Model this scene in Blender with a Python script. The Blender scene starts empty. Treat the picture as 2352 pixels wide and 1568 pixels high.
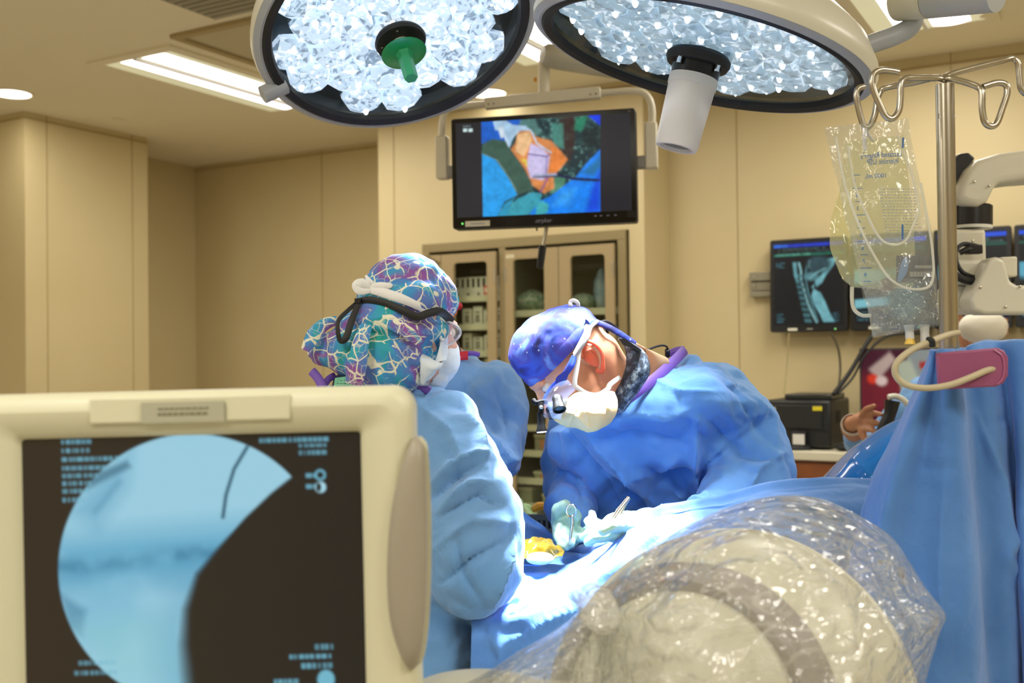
import bpy, bmesh, math, random
import numpy as np
from mathutils import Vector, Matrix, noise
random.seed(7)
rng = np.random.default_rng(11)
SC = bpy.context.scene
COL = SC.collection
PI = math.pi
# ---------------------------------------------------------------- camera model
FOC, PITCH, ROLL, EYE = 2426.0, .0124, -.0111, 1.5
_cp, _sp, _cr, _sr = math.cos(PITCH), math.sin(PITCH), math.cos(ROLL), math.sin(ROLL)
FW = Vector((0, _cp, _sp)); _r0 = Vector((1, 0, 0)); _u0 = Vector((0, -_sp, _cp))
RT = _cr * _r0 + _sr * _u0; UP = -_sr * _r0 + _cr * _u0
def ray(px, py):
    r = FW + RT * ((px - 1176) / FOC) + UP * ((784 - py) / FOC)
    return r / r.y
def P(px, py, Y):
    return Vector((0, 0, EYE)) + ray(px, py) * Y
YAW = .5176
cY, sY = math.cos(YAW), math.sin(YAW)
UD = Vector((cY, -sY, 0)); VD = Vector((sY, cY, 0)); ZD = Vector((0, 0, 1))
def UV(u, v, z): return UD * u + VD * v + ZD * z
def onv(px, py, v):
    r = ray(px, py); t = v / (sY * r.x + cY * r.y)
    p = r * t; return p.x * cY - p.y * sY, p.z + EYE
def onz(px, py, z):
    r = ray(px, py); t = (z - EYE) / r.z; p = r * t
    return p.x * cY - p.y * sY, p.x * sY + p.y * cY
cam = bpy.data.cameras.new('camera'); co = bpy.data.objects.new('camera', cam); COL.objects.link(co)
co.matrix_world = Matrix(((RT.x, UP.x, -FW.x, 0), (RT.y, UP.y, -FW.y, 0), (RT.z, UP.z, -FW.z, EYE), (0, 0, 0, 1)))
cam.sensor_width = 36; cam.lens = FOC / 2352 * 36; cam.clip_start = .05
cam.dof.use_dof = True; cam.dof.focus_distance = 2.15; cam.dof.aperture_fstop = 3.8
SC.camera = co
# ---------------------------------------------------------------- materials
def lin(c):
    if isinstance(c, str):
        c = tuple(int(c[i:i + 2], 16) for i in (0, 2, 4))
    return tuple(((x / 255) / 12.92 if x / 255 <= .04045 else ((x / 255 + .055) / 1.055) ** 2.4) for x in c) + (1,)
class NT:
    def __init__(s, m): s.t = m.node_tree; s.n = s.t.nodes; s.l = s.t.links
    def add(s, typ, **k):
        n = s.n.new(typ)
        for a, b in k.items():
            if a in n.inputs: n.inputs[a].default_value = b
            else: setattr(n, a, b)
        return n
    def link(s, a, b): s.l.new(a, b)
MATS = {}
def mat(name, col, rough=.5, metal=0, spec=.5, emit=None, es=0, bump=None, var=None, sub=0, coat=0, trans=0, sheen=0, aniso=None):
    if name in MATS: return MATS[name]
    m = bpy.data.materials.new(name); m.use_nodes = True; t = NT(m)
    b = t.n['Principled BSDF']; c = lin(col)
    b.inputs['Base Color'].default_value = c; b.inputs['Roughness'].default_value = rough
    b.inputs['Metallic'].default_value = metal; b.inputs['Specular IOR Level'].default_value = spec
    if emit: b.inputs['Emission Color'].default_value = lin(emit); b.inputs['Emission Strength'].default_value = es
    if sub: b.inputs['Subsurface Weight'].default_value = sub; b.inputs['Subsurface Radius'].default_value = (.012, .004, .002); b.inputs['Subsurface Scale'].default_value = 1
    if coat: b.inputs['Coat Weight'].default_value = coat
    if trans: b.inputs['Transmission Weight'].default_value = trans
    if sheen: b.inputs['Sheen Weight'].default_value = sheen
    tc = t.add('ShaderNodeTexCoord')
    if var:
        n = t.add('ShaderNodeTexNoise', Scale=var[1], Detail=4.0); t.link(tc.outputs['Object'], n.inputs['Vector'])
        r = t.add('ShaderNodeMapRange'); r.inputs['From Min'].default_value = .3; r.inputs['From Max'].default_value = .7
        t.link(n.outputs['Fac'], r.inputs['Value'])
        x = t.add('ShaderNodeMixRGB'); x.inputs[1].default_value = c; x.inputs[2].default_value = lin(var[0])
        t.link(r.outputs[0], x.inputs[0]); t.link(x.outputs[0], b.inputs['Base Color'])
    if bump:
        n = t.add('ShaderNodeTexNoise', Scale=bump[0], Detail=3.0); t.link(tc.outputs['Object'], n.inputs['Vector'])
        bn = t.add('ShaderNodeBump', Strength=bump[1], Distance=bump[2]); t.link(n.outputs['Fac'], bn.inputs['Height']); t.link(bn.outputs[0], b.inputs['Normal'])
    MATS[name] = m; return m
def ramp(t, fac, stops, interp='LINEAR'):
    r = t.add('ShaderNodeValToRGB'); r.color_ramp.interpolation = interp
    e = r.color_ramp.elements
    while len(e) < len(stops): e.new(.5)
    for k, (p, c) in enumerate(stops): e[k].position = p; e[k].color = lin(c) if not (isinstance(c, tuple) and len(c) == 4) else c
    if fac is not None: t.link(fac, r.inputs[0])
    return r
# ---------------------------------------------------------------- objects
def tag(o, label=None, cat=None, group=None, kind=None):
    if label: o['label'] = label
    if cat: o['category'] = cat
    if group: o['group'] = group
    if kind: o['kind'] = kind
    return o
def empty(name, loc, label=None, cat=None, group=None):
    o = bpy.data.objects.new(name, None); COL.objects.link(o); o.location = Vector(loc); o.empty_display_size = .05
    return tag(o, label, cat, group)
def wloc(o):
    p = Vector((0, 0, 0))
    while o is not None: p += o.location; o = o.parent
    return p
class G:
    """collects geometry in world coordinates"""
    def __init__(s): s.v = []; s.f = []; s.mi = []; s.cur = 0
    def mesh(s, vs, fs, M=None):
        o = len(s.v)
        for p in vs:
            p = Vector(p); s.v.append(M @ p if M else p)
        for f in fs: s.f.append([i + o for i in f]); s.mi.append(s.cur)
        return s
    def box(s, c, d, M=None):
        x, y, z = c; a, b, e = d[0] / 2, d[1] / 2, d[2] / 2
        vs = [(x + i * a, y + j * b, z + k * e) for k in (-1, 1) for j in (-1, 1) for i in (-1, 1)]
        return s.mesh(vs, [(0, 2, 3, 1), (4, 5, 7, 6), (0, 1, 5, 4), (2, 6, 7, 3), (0, 4, 6, 2), (1, 3, 7, 5)], M)
    def prism(s, pts, z0, z1, M=None):
        n = len(pts); vs = [(x, y, z0) for x, y in pts] + [(x, y, z1) for x, y in pts]
        a = sum(pts[i][0] * pts[(i + 1) % n][1] - pts[(i + 1) % n][0] * pts[i][1] for i in range(n))
        fs = [list(range(n))[::-1], list(range(n, 2 * n))] + [(i, (i + 1) % n, n + (i + 1) % n, n + i) for i in range(n)]
        if a < 0: fs = [f[::-1] for f in fs]
        return s.mesh(vs, fs, M)
    def lathe(s, prof, M=None, seg=48, a0=0, a1=2 * PI, cap=True):
        full = abs(a1 - a0 - 2 * PI) < 1e-6; n = seg if full else seg + 1
        vs = []; fs = []
        for r, z in prof:
            for i in range(n):
                a = a0 + (a1 - a0) * i / seg; vs.append((r * math.cos(a), r * math.sin(a), z))
        for j in range(len(prof) - 1):
            for i in range(seg):
                k = (i + 1) % n; fs.append((j * n + i, j * n + k, (j + 1) * n + k, (j + 1) * n + i))
        if full and cap:
            if prof[0][0] > 1e-6: fs.append(list(range(n))[::-1])
            if prof[-1][0] > 1e-6: fs.append([(len(prof) - 1) * n + i for i in range(n)])
        return s.mesh(vs, fs, M)
    def cyl(s, p, q, r, r2=None, seg=24):
        p, q = Vector(p), Vector(q); L = (q - p).length
        return s.lathe([(r, 0), (r if r2 is None else r2, L)], zframe(p, q - p), seg)
    def tube(s, pts, r, seg=10, smooth=0, caps=True, flat=None):
        pts = [Vector(p) for p in pts]
        if smooth: pts, r = catmull(pts, smooth, r)
        n = len(pts); rs = r if isinstance(r, (list, tuple)) else [r] * n
        T = [(pts[min(i + 1, n - 1)] - pts[max(i - 1, 0)]).normalized() for i in range(n)]
        N = T[0].orthogonal().normalized() if flat is None else (Vector(flat[0]) - T[0] * T[0].dot(Vector(flat[0]))).normalized()
        vs = []; fs = []
        for i in range(n):
            N = (N - T[i] * N.dot(T[i])).normalized() if flat is None else (Vector(flat[0]) - T[i] * T[i].dot(Vector(flat[0]))).normalized()
            B = T[i].cross(N)
            k1, k2 = (1, 1) if flat is None else (flat[1], flat[2])
            for j in range(seg):
                a = 2 * PI * j / seg; vs.append(pts[i] + (N * math.cos(a) * k1 + B * math.sin(a) * k2) * rs[i])
        for i in range(n - 1):
            for j in range(seg):
                k = (j + 1) % seg; fs.append((i * seg + j, i * seg + k, (i + 1) * seg + k, (i + 1) * seg + j))
        if caps: fs.append(list(range(seg))[::-1]); fs.append([(n - 1) * seg + j for j in range(seg)])
        return s.mesh(vs, fs)
    def ell(s, c, ax, seg=28, rings=18):
        """ellipsoid: ax = three world half axes (vectors)"""
        c = Vector(c); A = [Vector(a) for a in ax]; vs = []; fs = []
        for i in range(rings + 1):
            t = PI * i / rings
            for j in range(seg):
                a = 2 * PI * j / seg
                vs.append(c + A[0] * (math.sin(t) * math.cos(a)) + A[1] * (math.sin(t) * math.sin(a)) + A[2] * math.cos(t))
        for i in range(rings):
            for j in range(seg):
                k = (j + 1) % seg; fs.append((i * seg + j, (i + 1) * seg + j, (i + 1) * seg + k, i * seg + k))
        if A[0].cross(A[1]).dot(A[2]) < 0: fs = [f[::-1] for f in fs]
        return s.mesh(vs, fs)
    def ball(s, c, r, seg=24): return s.ell(c, ((r, 0, 0), (0, r, 0), (0, 0, r)), seg, seg * 2 // 3)
    def chain(s, pts, rs, seg=24):
        """capsules: closed tapered limbs"""
        pts = [Vector(p) for p in pts]
        for p, r in zip(pts, rs): s.ball(p, r, seg)
        for i in range(len(pts) - 1): 
            if (pts[i + 1] - pts[i]).length > 1e-5: s.cyl(pts[i], pts[i + 1], rs[i] * .995, rs[i + 1] * .995, seg)
        return s
    def loft(s, rings, caps=True):
        """rings: lists of equal length of points"""
        n = len(rings[0]); vs = [p for r in rings for p in r]; fs = []
        for i in range(len(rings) - 1):
            for j in range(n):
                k = (j + 1) % n; fs.append((i * n + j, i * n + k, (i + 1) * n + k, (i + 1) * n + j))
        if caps: fs.append(list(range(n))[::-1]); fs.append([(len(rings) - 1) * n + j for j in range(n)])
        return s.mesh(vs, fs)
    def build(s, name, mats, parent=None, smooth=True, bevel=0, bseg=2, origin=None, subd=0, sharp=35, solid=0):
        me = bpy.data.meshes.new(name)
        if parent is not None: org = wloc(parent)
        elif origin is not None: org = Vector(origin)
        else:
            a = np.array([tuple(p) for p in s.v]); lo, hi = a.min(0), a.max(0)
            org = Vector(((lo[0] + hi[0]) / 2, (lo[1] + hi[1]) / 2, lo[2]))
        me.from_pydata([tuple(p - org) for p in s.v], [], s.f)
        if not isinstance(mats, (list, tuple)): mats = [mats]
        for m in mats: me.materials.append(m)
        if len(mats) > 1: me.polygons.foreach_set('material_index', s.mi)
        bm = bmesh.new(); bm.from_mesh(me)
        if len(s.v) < 60000: bmesh.ops.recalc_face_normals(bm, faces=bm.faces)
        if smooth:
            for f in bm.faces: f.smooth = True
            for e in bm.edges:
                if len(e.link_faces) == 2 and e.calc_face_angle(0) > math.radians(sharp): e.smooth = False
        bm.to_mesh(me); bm.free()
        o = bpy.data.objects.new(name, me); COL.objects.link(o)
        if parent is not None: o.parent = parent
        else: o.location = org
        if solid:
            md = o.modifiers.new('solid', 'SOLIDIFY'); md.thickness = solid; md.offset = 0
        if bevel:
            md = o.modifiers.new('bevel', 'BEVEL'); md.width = bevel; md.segments = bseg; md.limit_method = 'ANGLE'; md.angle_limit = math.radians(40)
            md.harden_normals = False
            if smooth:
                for p in me.polygons: p.use_smooth = True
        if subd:
            md = o.modifiers.new('sub', 'SUBSURF'); md.levels = subd; md.render_levels = subd
        return o
def zframe(o, z, x=None):
    z = Vector(z).normalized()
    x = z.orthogonal() if x is None else Vector(x)
    x = (x - z * x.dot(z)).normalized(); y = z.cross(x); o = Vector(o)
    return Matrix(((x.x, y.x, z.x, o.x), (x.y, y.y, z.y, o.y), (x.z, y.z, z.z, o.z), (0, 0, 0, 1)))
def xyframe(o, x, y):
    x = Vector(x).normalized(); y = Vector(y); y = (y - x * y.dot(x)).normalized(); z = x.cross(y); o = Vector(o)
    return Matrix(((x.x, y.x, z.x, o.x), (x.y, y.y, z.y, o.y), (x.z, y.z, z.z, o.z), (0, 0, 0, 1)))
def catmull(pts, k, r=None):
    n = len(pts); out = []; ro = []
    rs = r if isinstance(r, (list, tuple)) else [r] * n
    for i in range(n - 1):
        a, b, c, d = pts[max(i - 1, 0)], pts[i], pts[i + 1], pts[min(i + 2, n - 1)]
        for j in range(k):
            t = j / k
            out.append(.5 * ((2 * b) + (c - a) * t + (2 * a - 5 * b + 4 * c - d) * t * t + (3 * b - a - 3 * c + d) * t ** 3))
            if rs[0] is not None: ro.append(rs[i] + (rs[i + 1] - rs[i]) * t)
    out.append(pts[-1]); ro.append(rs[-1])
    return out, ro
def fill(polys):   # closed smooth outline from 2D points
    pts = [Vector((a, b, 0)) for a, b in polys]; n = len(pts); out = []
    for i in range(n):
        a, b, c, d = pts[i - 1], pts[i], pts[(i + 1) % n], pts[(i + 2) % n]
        for j in range(4):
            t = j / 4; q = .5 * ((2 * b) + (c - a) * t + (2 * a - 5 * b + 4 * c - d) * t * t + (3 * b - a - 3 * c + d) * t ** 3)
            out.append((q.x, q.y))
    return out
def proj_np(v):
    q = v - np.array([0, 0, EYE]); d = q @ np.array(FW)
    return 1176 + FOC * (q @ np.array(RT)) / d, 784 - FOC * (q @ np.array(UP)) / d
def rn(p, s, seed=0.):
    return noise.noise(Vector((p[0] * s[0] + seed, p[1] * s[1] - seed * 2.3, p[2] * s[2] + seed * .7)))
def folds(amp, scale=(7, 7, 4), seed=0., oct=2):
    """crisp nonwoven folds: straight-edged cells plus ridged noise; displacement as a function of world position"""
    def fn(p):
        w = noise.noise(p * 3.1 + Vector((seed, 3, 1))) * .08
        q = Vector((p.x + w, p.y - w, p.z + w * .7)); h = 0; a = 1.; s = scale
        for o in range(oct):
            v = Vector((q.x * s[0] * .8 + seed + o * 7.7, q.y * s[1] * .8 + seed * 2, q.z * s[2] * .8))
            d = noise.voronoi(v, distance_metric='DISTANCE')[0]
            h += a * (min(d[1] - d[0], .7) - .25) * 1.8
            n = rn(q, s, seed + o * 7.7); h += a * .9 * (.3 - abs(n))
            a *= .42; s = (s[0] * 2.2, s[1] * 2.2, s[2] * 2.2)
        return h * amp
    return fn
def remesh(g, voxel, smooth=3, disp=None, creases=None):
    """union of overlapping closed pieces -> one continuous surface; returns G"""
    me = bpy.data.meshes.new('t'); me.from_pydata([tuple(p) for p in g.v], [], g.f); me.update()
    bm = bmesh.new(); bm.from_mesh(me); bmesh.ops.recalc_face_normals(bm, faces=bm.faces); bm.to_mesh(me); bm.free()
    o = bpy.data.objects.new('t', me); COL.objects.link(o)
    md = o.modifiers.new('r', 'REMESH'); md.mode = 'VOXEL'; md.voxel_size = voxel
    if smooth:
        sm = o.modifiers.new('s', 'SMOOTH'); sm.factor = .5; sm.iterations = smooth
    dg = bpy.context.evaluated_depsgraph_get(); dg.update()
    m2 = bpy.data.meshes.new_from_object(o.evaluated_get(dg)); 
    bpy.data.objects.remove(o); bpy.data.meshes.remove(me)
    n = len(m2.vertices); co_ = np.empty(n * 3); m2.vertices.foreach_get('co', co_); co_ = co_.reshape(-1, 3)
    no = np.empty(n * 3); m2.vertices.foreach_get('normal', no); no = no.reshape(-1, 3)
    if disp:
        d = np.array([disp(Vector(c)) for c in co_])
        co_ = co_ + no * d[:, None]
    if creases:
        co_ = co_ + crease_disp(co_, no, creases)
    r = G(); r.v = [Vector(c) for c in co_]; r.f = [list(p.vertices) for p in m2.polygons]; r.mi = [0] * len(r.f)
    bpy.data.meshes.remove(m2)
    return r
def crease_disp(co_, no, creases):
    """creases: (list of (px,py), amplitude m, width px): ridge (+) or groove (-) on surfaces that face the table side"""
    X, Y = proj_np(co_); tot = np.zeros(len(co_)); face = np.clip(-(no @ np.array(FW)) * 2, 0, 1)
    for pts, amp, w in creases:
        best = np.full(len(co_), 1e9); tt = np.zeros(len(co_)); n = len(pts) - 1
        for i in range(n):
            ax, ay = pts[i]; bx, by = pts[i + 1]; dx, dy = bx - ax, by - ay; L = dx * dx + dy * dy
            t = np.clip(((X - ax) * dx + (Y - ay) * dy) / L, 0, 1)
            d = np.hypot(X - ax - t * dx, Y - ay - t * dy); k = d < best
            best = np.where(k, d, best); tt = np.where(k, (i + t) / n, tt)
        prof = np.exp(-np.abs(best) / w) * (1 - .0) ; env = np.sin(np.clip(tt, .04, .96) * PI) ** .5
        tot += amp * prof * env
    return no * (tot * face)[:, None]
def patch(rows, nu=60, nv=50, disp=None, creases=None):
    """cloth surface through a net of points (rows of equal length), smooth in both directions"""
    rows = [[Vector(p) for p in r] for r in rows]
    def res(line, n):
        d, _ = catmull(line, 12); L = [0]
        for a, b in zip(d, d[1:]): L.append(L[-1] + max((b - a).length, 1e-6))
        out = []; k = 0
        for i in range(n):
            t = L[-1] * i / (n - 1)
            while k < len(d) - 2 and L[k + 1] < t: k += 1
            f = min(max((t - L[k]) / (L[k + 1] - L[k]), 0), 1); out.append(d[k].lerp(d[k + 1], f))
        return out
    hr = [res(r, nu) for r in rows]
    cols = [res([h[i] for h in hr], nv) for i in range(nu)]
    g = G(); pts = [cols[i][j] for j in range(nv) for i in range(nu)]
    fs = [(j * nu + i, j * nu + i + 1, (j + 1) * nu + i + 1, (j + 1) * nu + i) for j in range(nv - 1) for i in range(nu - 1)]
    co_ = np.array([tuple(p) for p in pts]).reshape(nv, nu, 3)
    du = np.gradient(co_, axis=1); dv = np.gradient(co_, axis=0); nn = np.cross(du, dv); nn /= np.linalg.norm(nn, axis=2, keepdims=True) + 1e-12
    nn = nn.reshape(-1, 3); co_ = co_.reshape(-1, 3)
    fl = np.sign(-(nn @ np.array(FW)) + 1e-9); fl = 1.0 if np.mean(fl) > 0 else -1.0; nn = nn * fl
    if disp: co_ = co_ + nn * np.array([disp(Vector(c)) for c in co_])[:, None]
    if creases: co_ = co_ + crease_disp(co_, nn, creases)
    g.v = [Vector(c) for c in co_]; g.f = [list(f) for f in fs]; g.mi = [0] * len(fs)
    return g
# ---------------------------------------------------------------- painted screens (procedural pictures as colour attributes on a grid)
class Paint:
    def __init__(s, w, h, col, W=1.0):
        s.w, s.h = w, h; s.a = np.ones((h, w, 3)) * np.array(lin(col)[:3]); s.Y, s.X = np.mgrid[0:h, 0:w]; s.X = (s.X + .5) / w; s.Y = (s.Y + .5) / h
    def put(s, m, col, k=1): c = np.array(lin(col)[:3]); m = np.clip(m, 0, 1)[..., None] * k; s.a = s.a * (1 - m) + c * m
    def sdpoly(s, pts):
        asp = s.w / s.h; X, Y = s.X * asp, s.Y; d = np.full(X.shape, 1e9); ins = np.zeros(X.shape, bool); n = len(pts)
        for i in range(n):
            ax, ay = pts[i][0] * asp, pts[i][1]; bx, by = pts[(i + 1) % n][0] * asp, pts[(i + 1) % n][1]
            dx, dy = bx - ax, by - ay; t = np.clip(((X - ax) * dx + (Y - ay) * dy) / (dx * dx + dy * dy + 1e-12), 0, 1)
            d = np.minimum(d, np.hypot(X - ax - t * dx, Y - ay - t * dy))
            if abs(by - ay) > 1e-9: ins ^= ((ay > Y) != (by > Y)) & (X < (bx - ax) * (Y - ay) / (by - ay) + ax)
        return np.where(ins, d, -d)
    def poly(s, pts, col, soft=.006, k=1): s.put(s.sdpoly(pts) / soft + .5, col, k)
    def ell(s, cx, cy, rx, ry, col, soft=.05, k=1): s.put((1 - np.hypot((s.X - cx) / rx, (s.Y - cy) / ry)) / soft + .5, col, k)
    def line(s, pts, w, col, soft=.004, k=1):
        asp = s.w / s.h; X, Y = s.X * asp, s.Y; d = np.full(X.shape, 1e9)
        for (ax, ay), (bx, by) in zip(pts, pts[1:]):
            ax, bx = ax * asp, bx * asp; dx, dy = bx - ax, by - ay; t = np.clip(((X - ax) * dx + (Y - ay) * dy) / (dx * dx + dy * dy + 1e-12), 0, 1)
            d = np.minimum(d, np.hypot(X - ax - t * dx, Y - ay - t * dy))
        s.put((w / 2 - d) / soft + .5, col, k)
    def textlines(s, x, y, n, lh, ws, col, right=False, k=.8):
        for i in range(n):
            w = ws[i % len(ws)]; cx = x
            while cx < x + w:
                l = .006 + random.random() * .012; xx = (cx - w) if right else cx
                s.put(((s.X > xx) & (s.X < xx + l) & (s.Y > y + i * lh) & (s.Y < y + i * lh + lh * .55)).astype(float), col, k * (.6 + .4 * random.random())); cx += l + .004
    def noise(s, sx, sy, seed, oct=3):
        out = np.zeros((s.h, s.w)); 
        for o in range(oct):
            k = 2 ** o; gx, gy = int(sx * k) + 2, int(sy * k) + 2; r = np.random.default_rng(seed + o).random((gy + 1, gx + 1))
            x = s.X * (gx - 1); y = s.Y * (gy - 1); i = x.astype(int); j = y.astype(int); fx = x - i; fy = y - j; fx = fx * fx * (3 - 2 * fx); fy = fy * fy * (3 - 2 * fy)
            out += ((r[j, i] * (1 - fx) + r[j, i + 1] * fx) * (1 - fy) + (r[j + 1, i] * (1 - fx) + r[j + 1, i + 1] * fx) * fy) / k
        return out / sum(1 / 2 ** o for o in range(oct))
    def blur(s, n):
        for _ in range(n):
            s.a[1:-1] = (s.a[:-2] + 2 * s.a[1:-1] + s.a[2:]) / 4; s.a[:, 1:-1] = (s.a[:, :-2] + 2 * s.a[:, 1:-1] + s.a[:, 2:]) / 4
    def build(s, name, M, w, h, parent, strength=1.0, gloss=.25, emit=True, matname=None, rough=.35):
        """grid in the frame M: x right, y up, centred"""
        nx, ny = s.w, s.h
        xs = (np.arange(nx + 1) / nx - .5) * w; ys = (.5 - np.arange(ny + 1) / ny) * h
        org = wloc(parent)
        g = [tuple((M @ Vector((x, y, 0))) - org) for y in ys for x in xs]; q = nx + 1
        fs = [(j * q + i, (j + 1) * q + i, (j + 1) * q + i + 1, j * q + i + 1) for j in range(ny) for i in range(nx)]
        me = bpy.data.meshes.new(name); me.from_pydata(g, [], fs)
        a = np.pad(s.a, ((0, 1), (0, 1), (0, 0)), 'edge'); a = (a + np.roll(a, 1, 0) + np.roll(a, 1, 1) + np.roll(np.roll(a, 1, 0), 1, 1)) / 4
        a[0, :] = a[1, :]; a[:, 0] = a[:, 1]
        at = me.color_attributes.new('picture', 'FLOAT_COLOR', 'POINT'); at.data.foreach_set('color', np.concatenate([a, np.ones(a.shape[:2] + (1,))], 2).ravel())
        mn = matname or ('screen_glow' if emit else 'printed_picture'); mn += '%.1f' % strength
        if mn not in MATS:
            m = bpy.data.materials.new(mn); m.use_nodes = True; t = NT(m); b = t.n['Principled BSDF']
            vc = t.add('ShaderNodeVertexColor', layer_name='picture')
            if emit:
                b.inputs['Base Color'].default_value = (.01, .01, .012, 1); t.link(vc.outputs[0], b.inputs['Emission Color']); b.inputs['Emission Strength'].default_value = strength
            else: t.link(vc.outputs[0], b.inputs['Base Color'])
            b.inputs['Roughness'].default_value = rough; b.inputs['Specular IOR Level'].default_value = gloss
            MATS[mn] = m
        me.materials.append(MATS[mn])
        o = bpy.data.objects.new(name, me); COL.objects.link(o); o.parent = parent
        return o
def text(name, s, M, size, m, parent, mirror=False, depth=.0002, align='CENTER', shear=0, width=None):
    c = bpy.data.curves.new(name, 'FONT'); c.body = s; c.size = size; c.align_x = align; c.align_y = 'CENTER'; c.extrude = depth; c.shear = shear
    c.resolution_u = 3
    o = bpy.data.objects.new('t', c); COL.objects.link(o); dg = bpy.context.evaluated_depsgraph_get(); dg.update()
    me = bpy.data.meshes.new_from_object(o.evaluated_get(dg)); bpy.data.objects.remove(o)
    if width:
        xs = [v.co.x for v in me.vertices]; k = width / (max(xs) - min(xs))
    else: k = 1
    g = G(); g.mesh([((-v.co.x if mirror else v.co.x) * k, v.co.y, v.co.z) for v in me.vertices], [list(p.vertices) for p in me.polygons], M)
    bpy.data.meshes.remove(me)
    return g.build(name, m, parent, smooth=False)
def copy_tree(o, parent=None):
    c = o.copy(); COL.objects.link(c)
    if parent is not None: c.parent = parent; c.matrix_parent_inverse = o.matrix_parent_inverse.copy()
    for ch in [x for x in bpy.data.objects if x.parent == o]: copy_tree(ch, c)
    return c
def rrect(w, h, r, n=5, cx=0, cy=0):
    out = []
    for sx, sy, a in ((1, 1, 0), (-1, 1, 90), (-1, -1, 180), (1, -1, 270)):
        for i in range(n + 1):
            t = math.radians(a + 90 * i / n); out.append((cx + sx * (w / 2 - r) + r * math.cos(t), cy + sy * (h / 2 - r) + r * math.sin(t)))
    return out
def frame_ring(g, outer, inner, z0, z1, M):
    """flat frame with a hole: outer/inner same count"""
    n = len(outer); vs = [(x, y, z) for z in (z0, z1) for ring in (outer, inner) for x, y in ring]; fs = []
    for i in range(n):
        k = (i + 1) % n
        fs += [(i, n + i, n + k, k), (2 * n + i, 2 * n + k, 3 * n + k, 3 * n + i), (i, k, 2 * n + k, 2 * n + i), (n + i, 3 * n + i, 3 * n + k, n + k)]
    g.mesh(vs, fs, M)
# ---------------------------------------------------------------- shared materials
m_wall = mat('wall_paint', 'cab98c', .55, var=('cdbd92', 2.0), bump=(90, .05, .002))
m_ceil = mat('ceiling_paint', 'e6dcc0', .8, bump=(60, .05, .002))
m_floor = mat('floor_vinyl', 'c2bcae', .35, var=('b5afa0', 5))
m_seam = mat('wall_seam', 'a08a5a', .7)
m_white = mat('white_enamel', 'd9d8cc', .35)
m_cream = mat('cream_plastic', 'd0ceb2', .42)
m_greypl = mat('grey_plastic', '8f8c86', .5)
m_black = mat('black_plastic', '121316', .35)
m_rubber = mat('black_rubber', '0b0c0e', .6)
m_steel = mat('brushed_steel', 'b9b3a4', .28, metal=1, bump=(250, .03, .0005))
m_chrome = mat('chrome', 'dcdcdc', .12, metal=1)
m_taupe = mat('taupe_metal', 'a3906a', .45, spec=.4)
m_taupe2 = mat('taupe_frame', '94855f', .4, metal=.3)
m_glass = None
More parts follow.
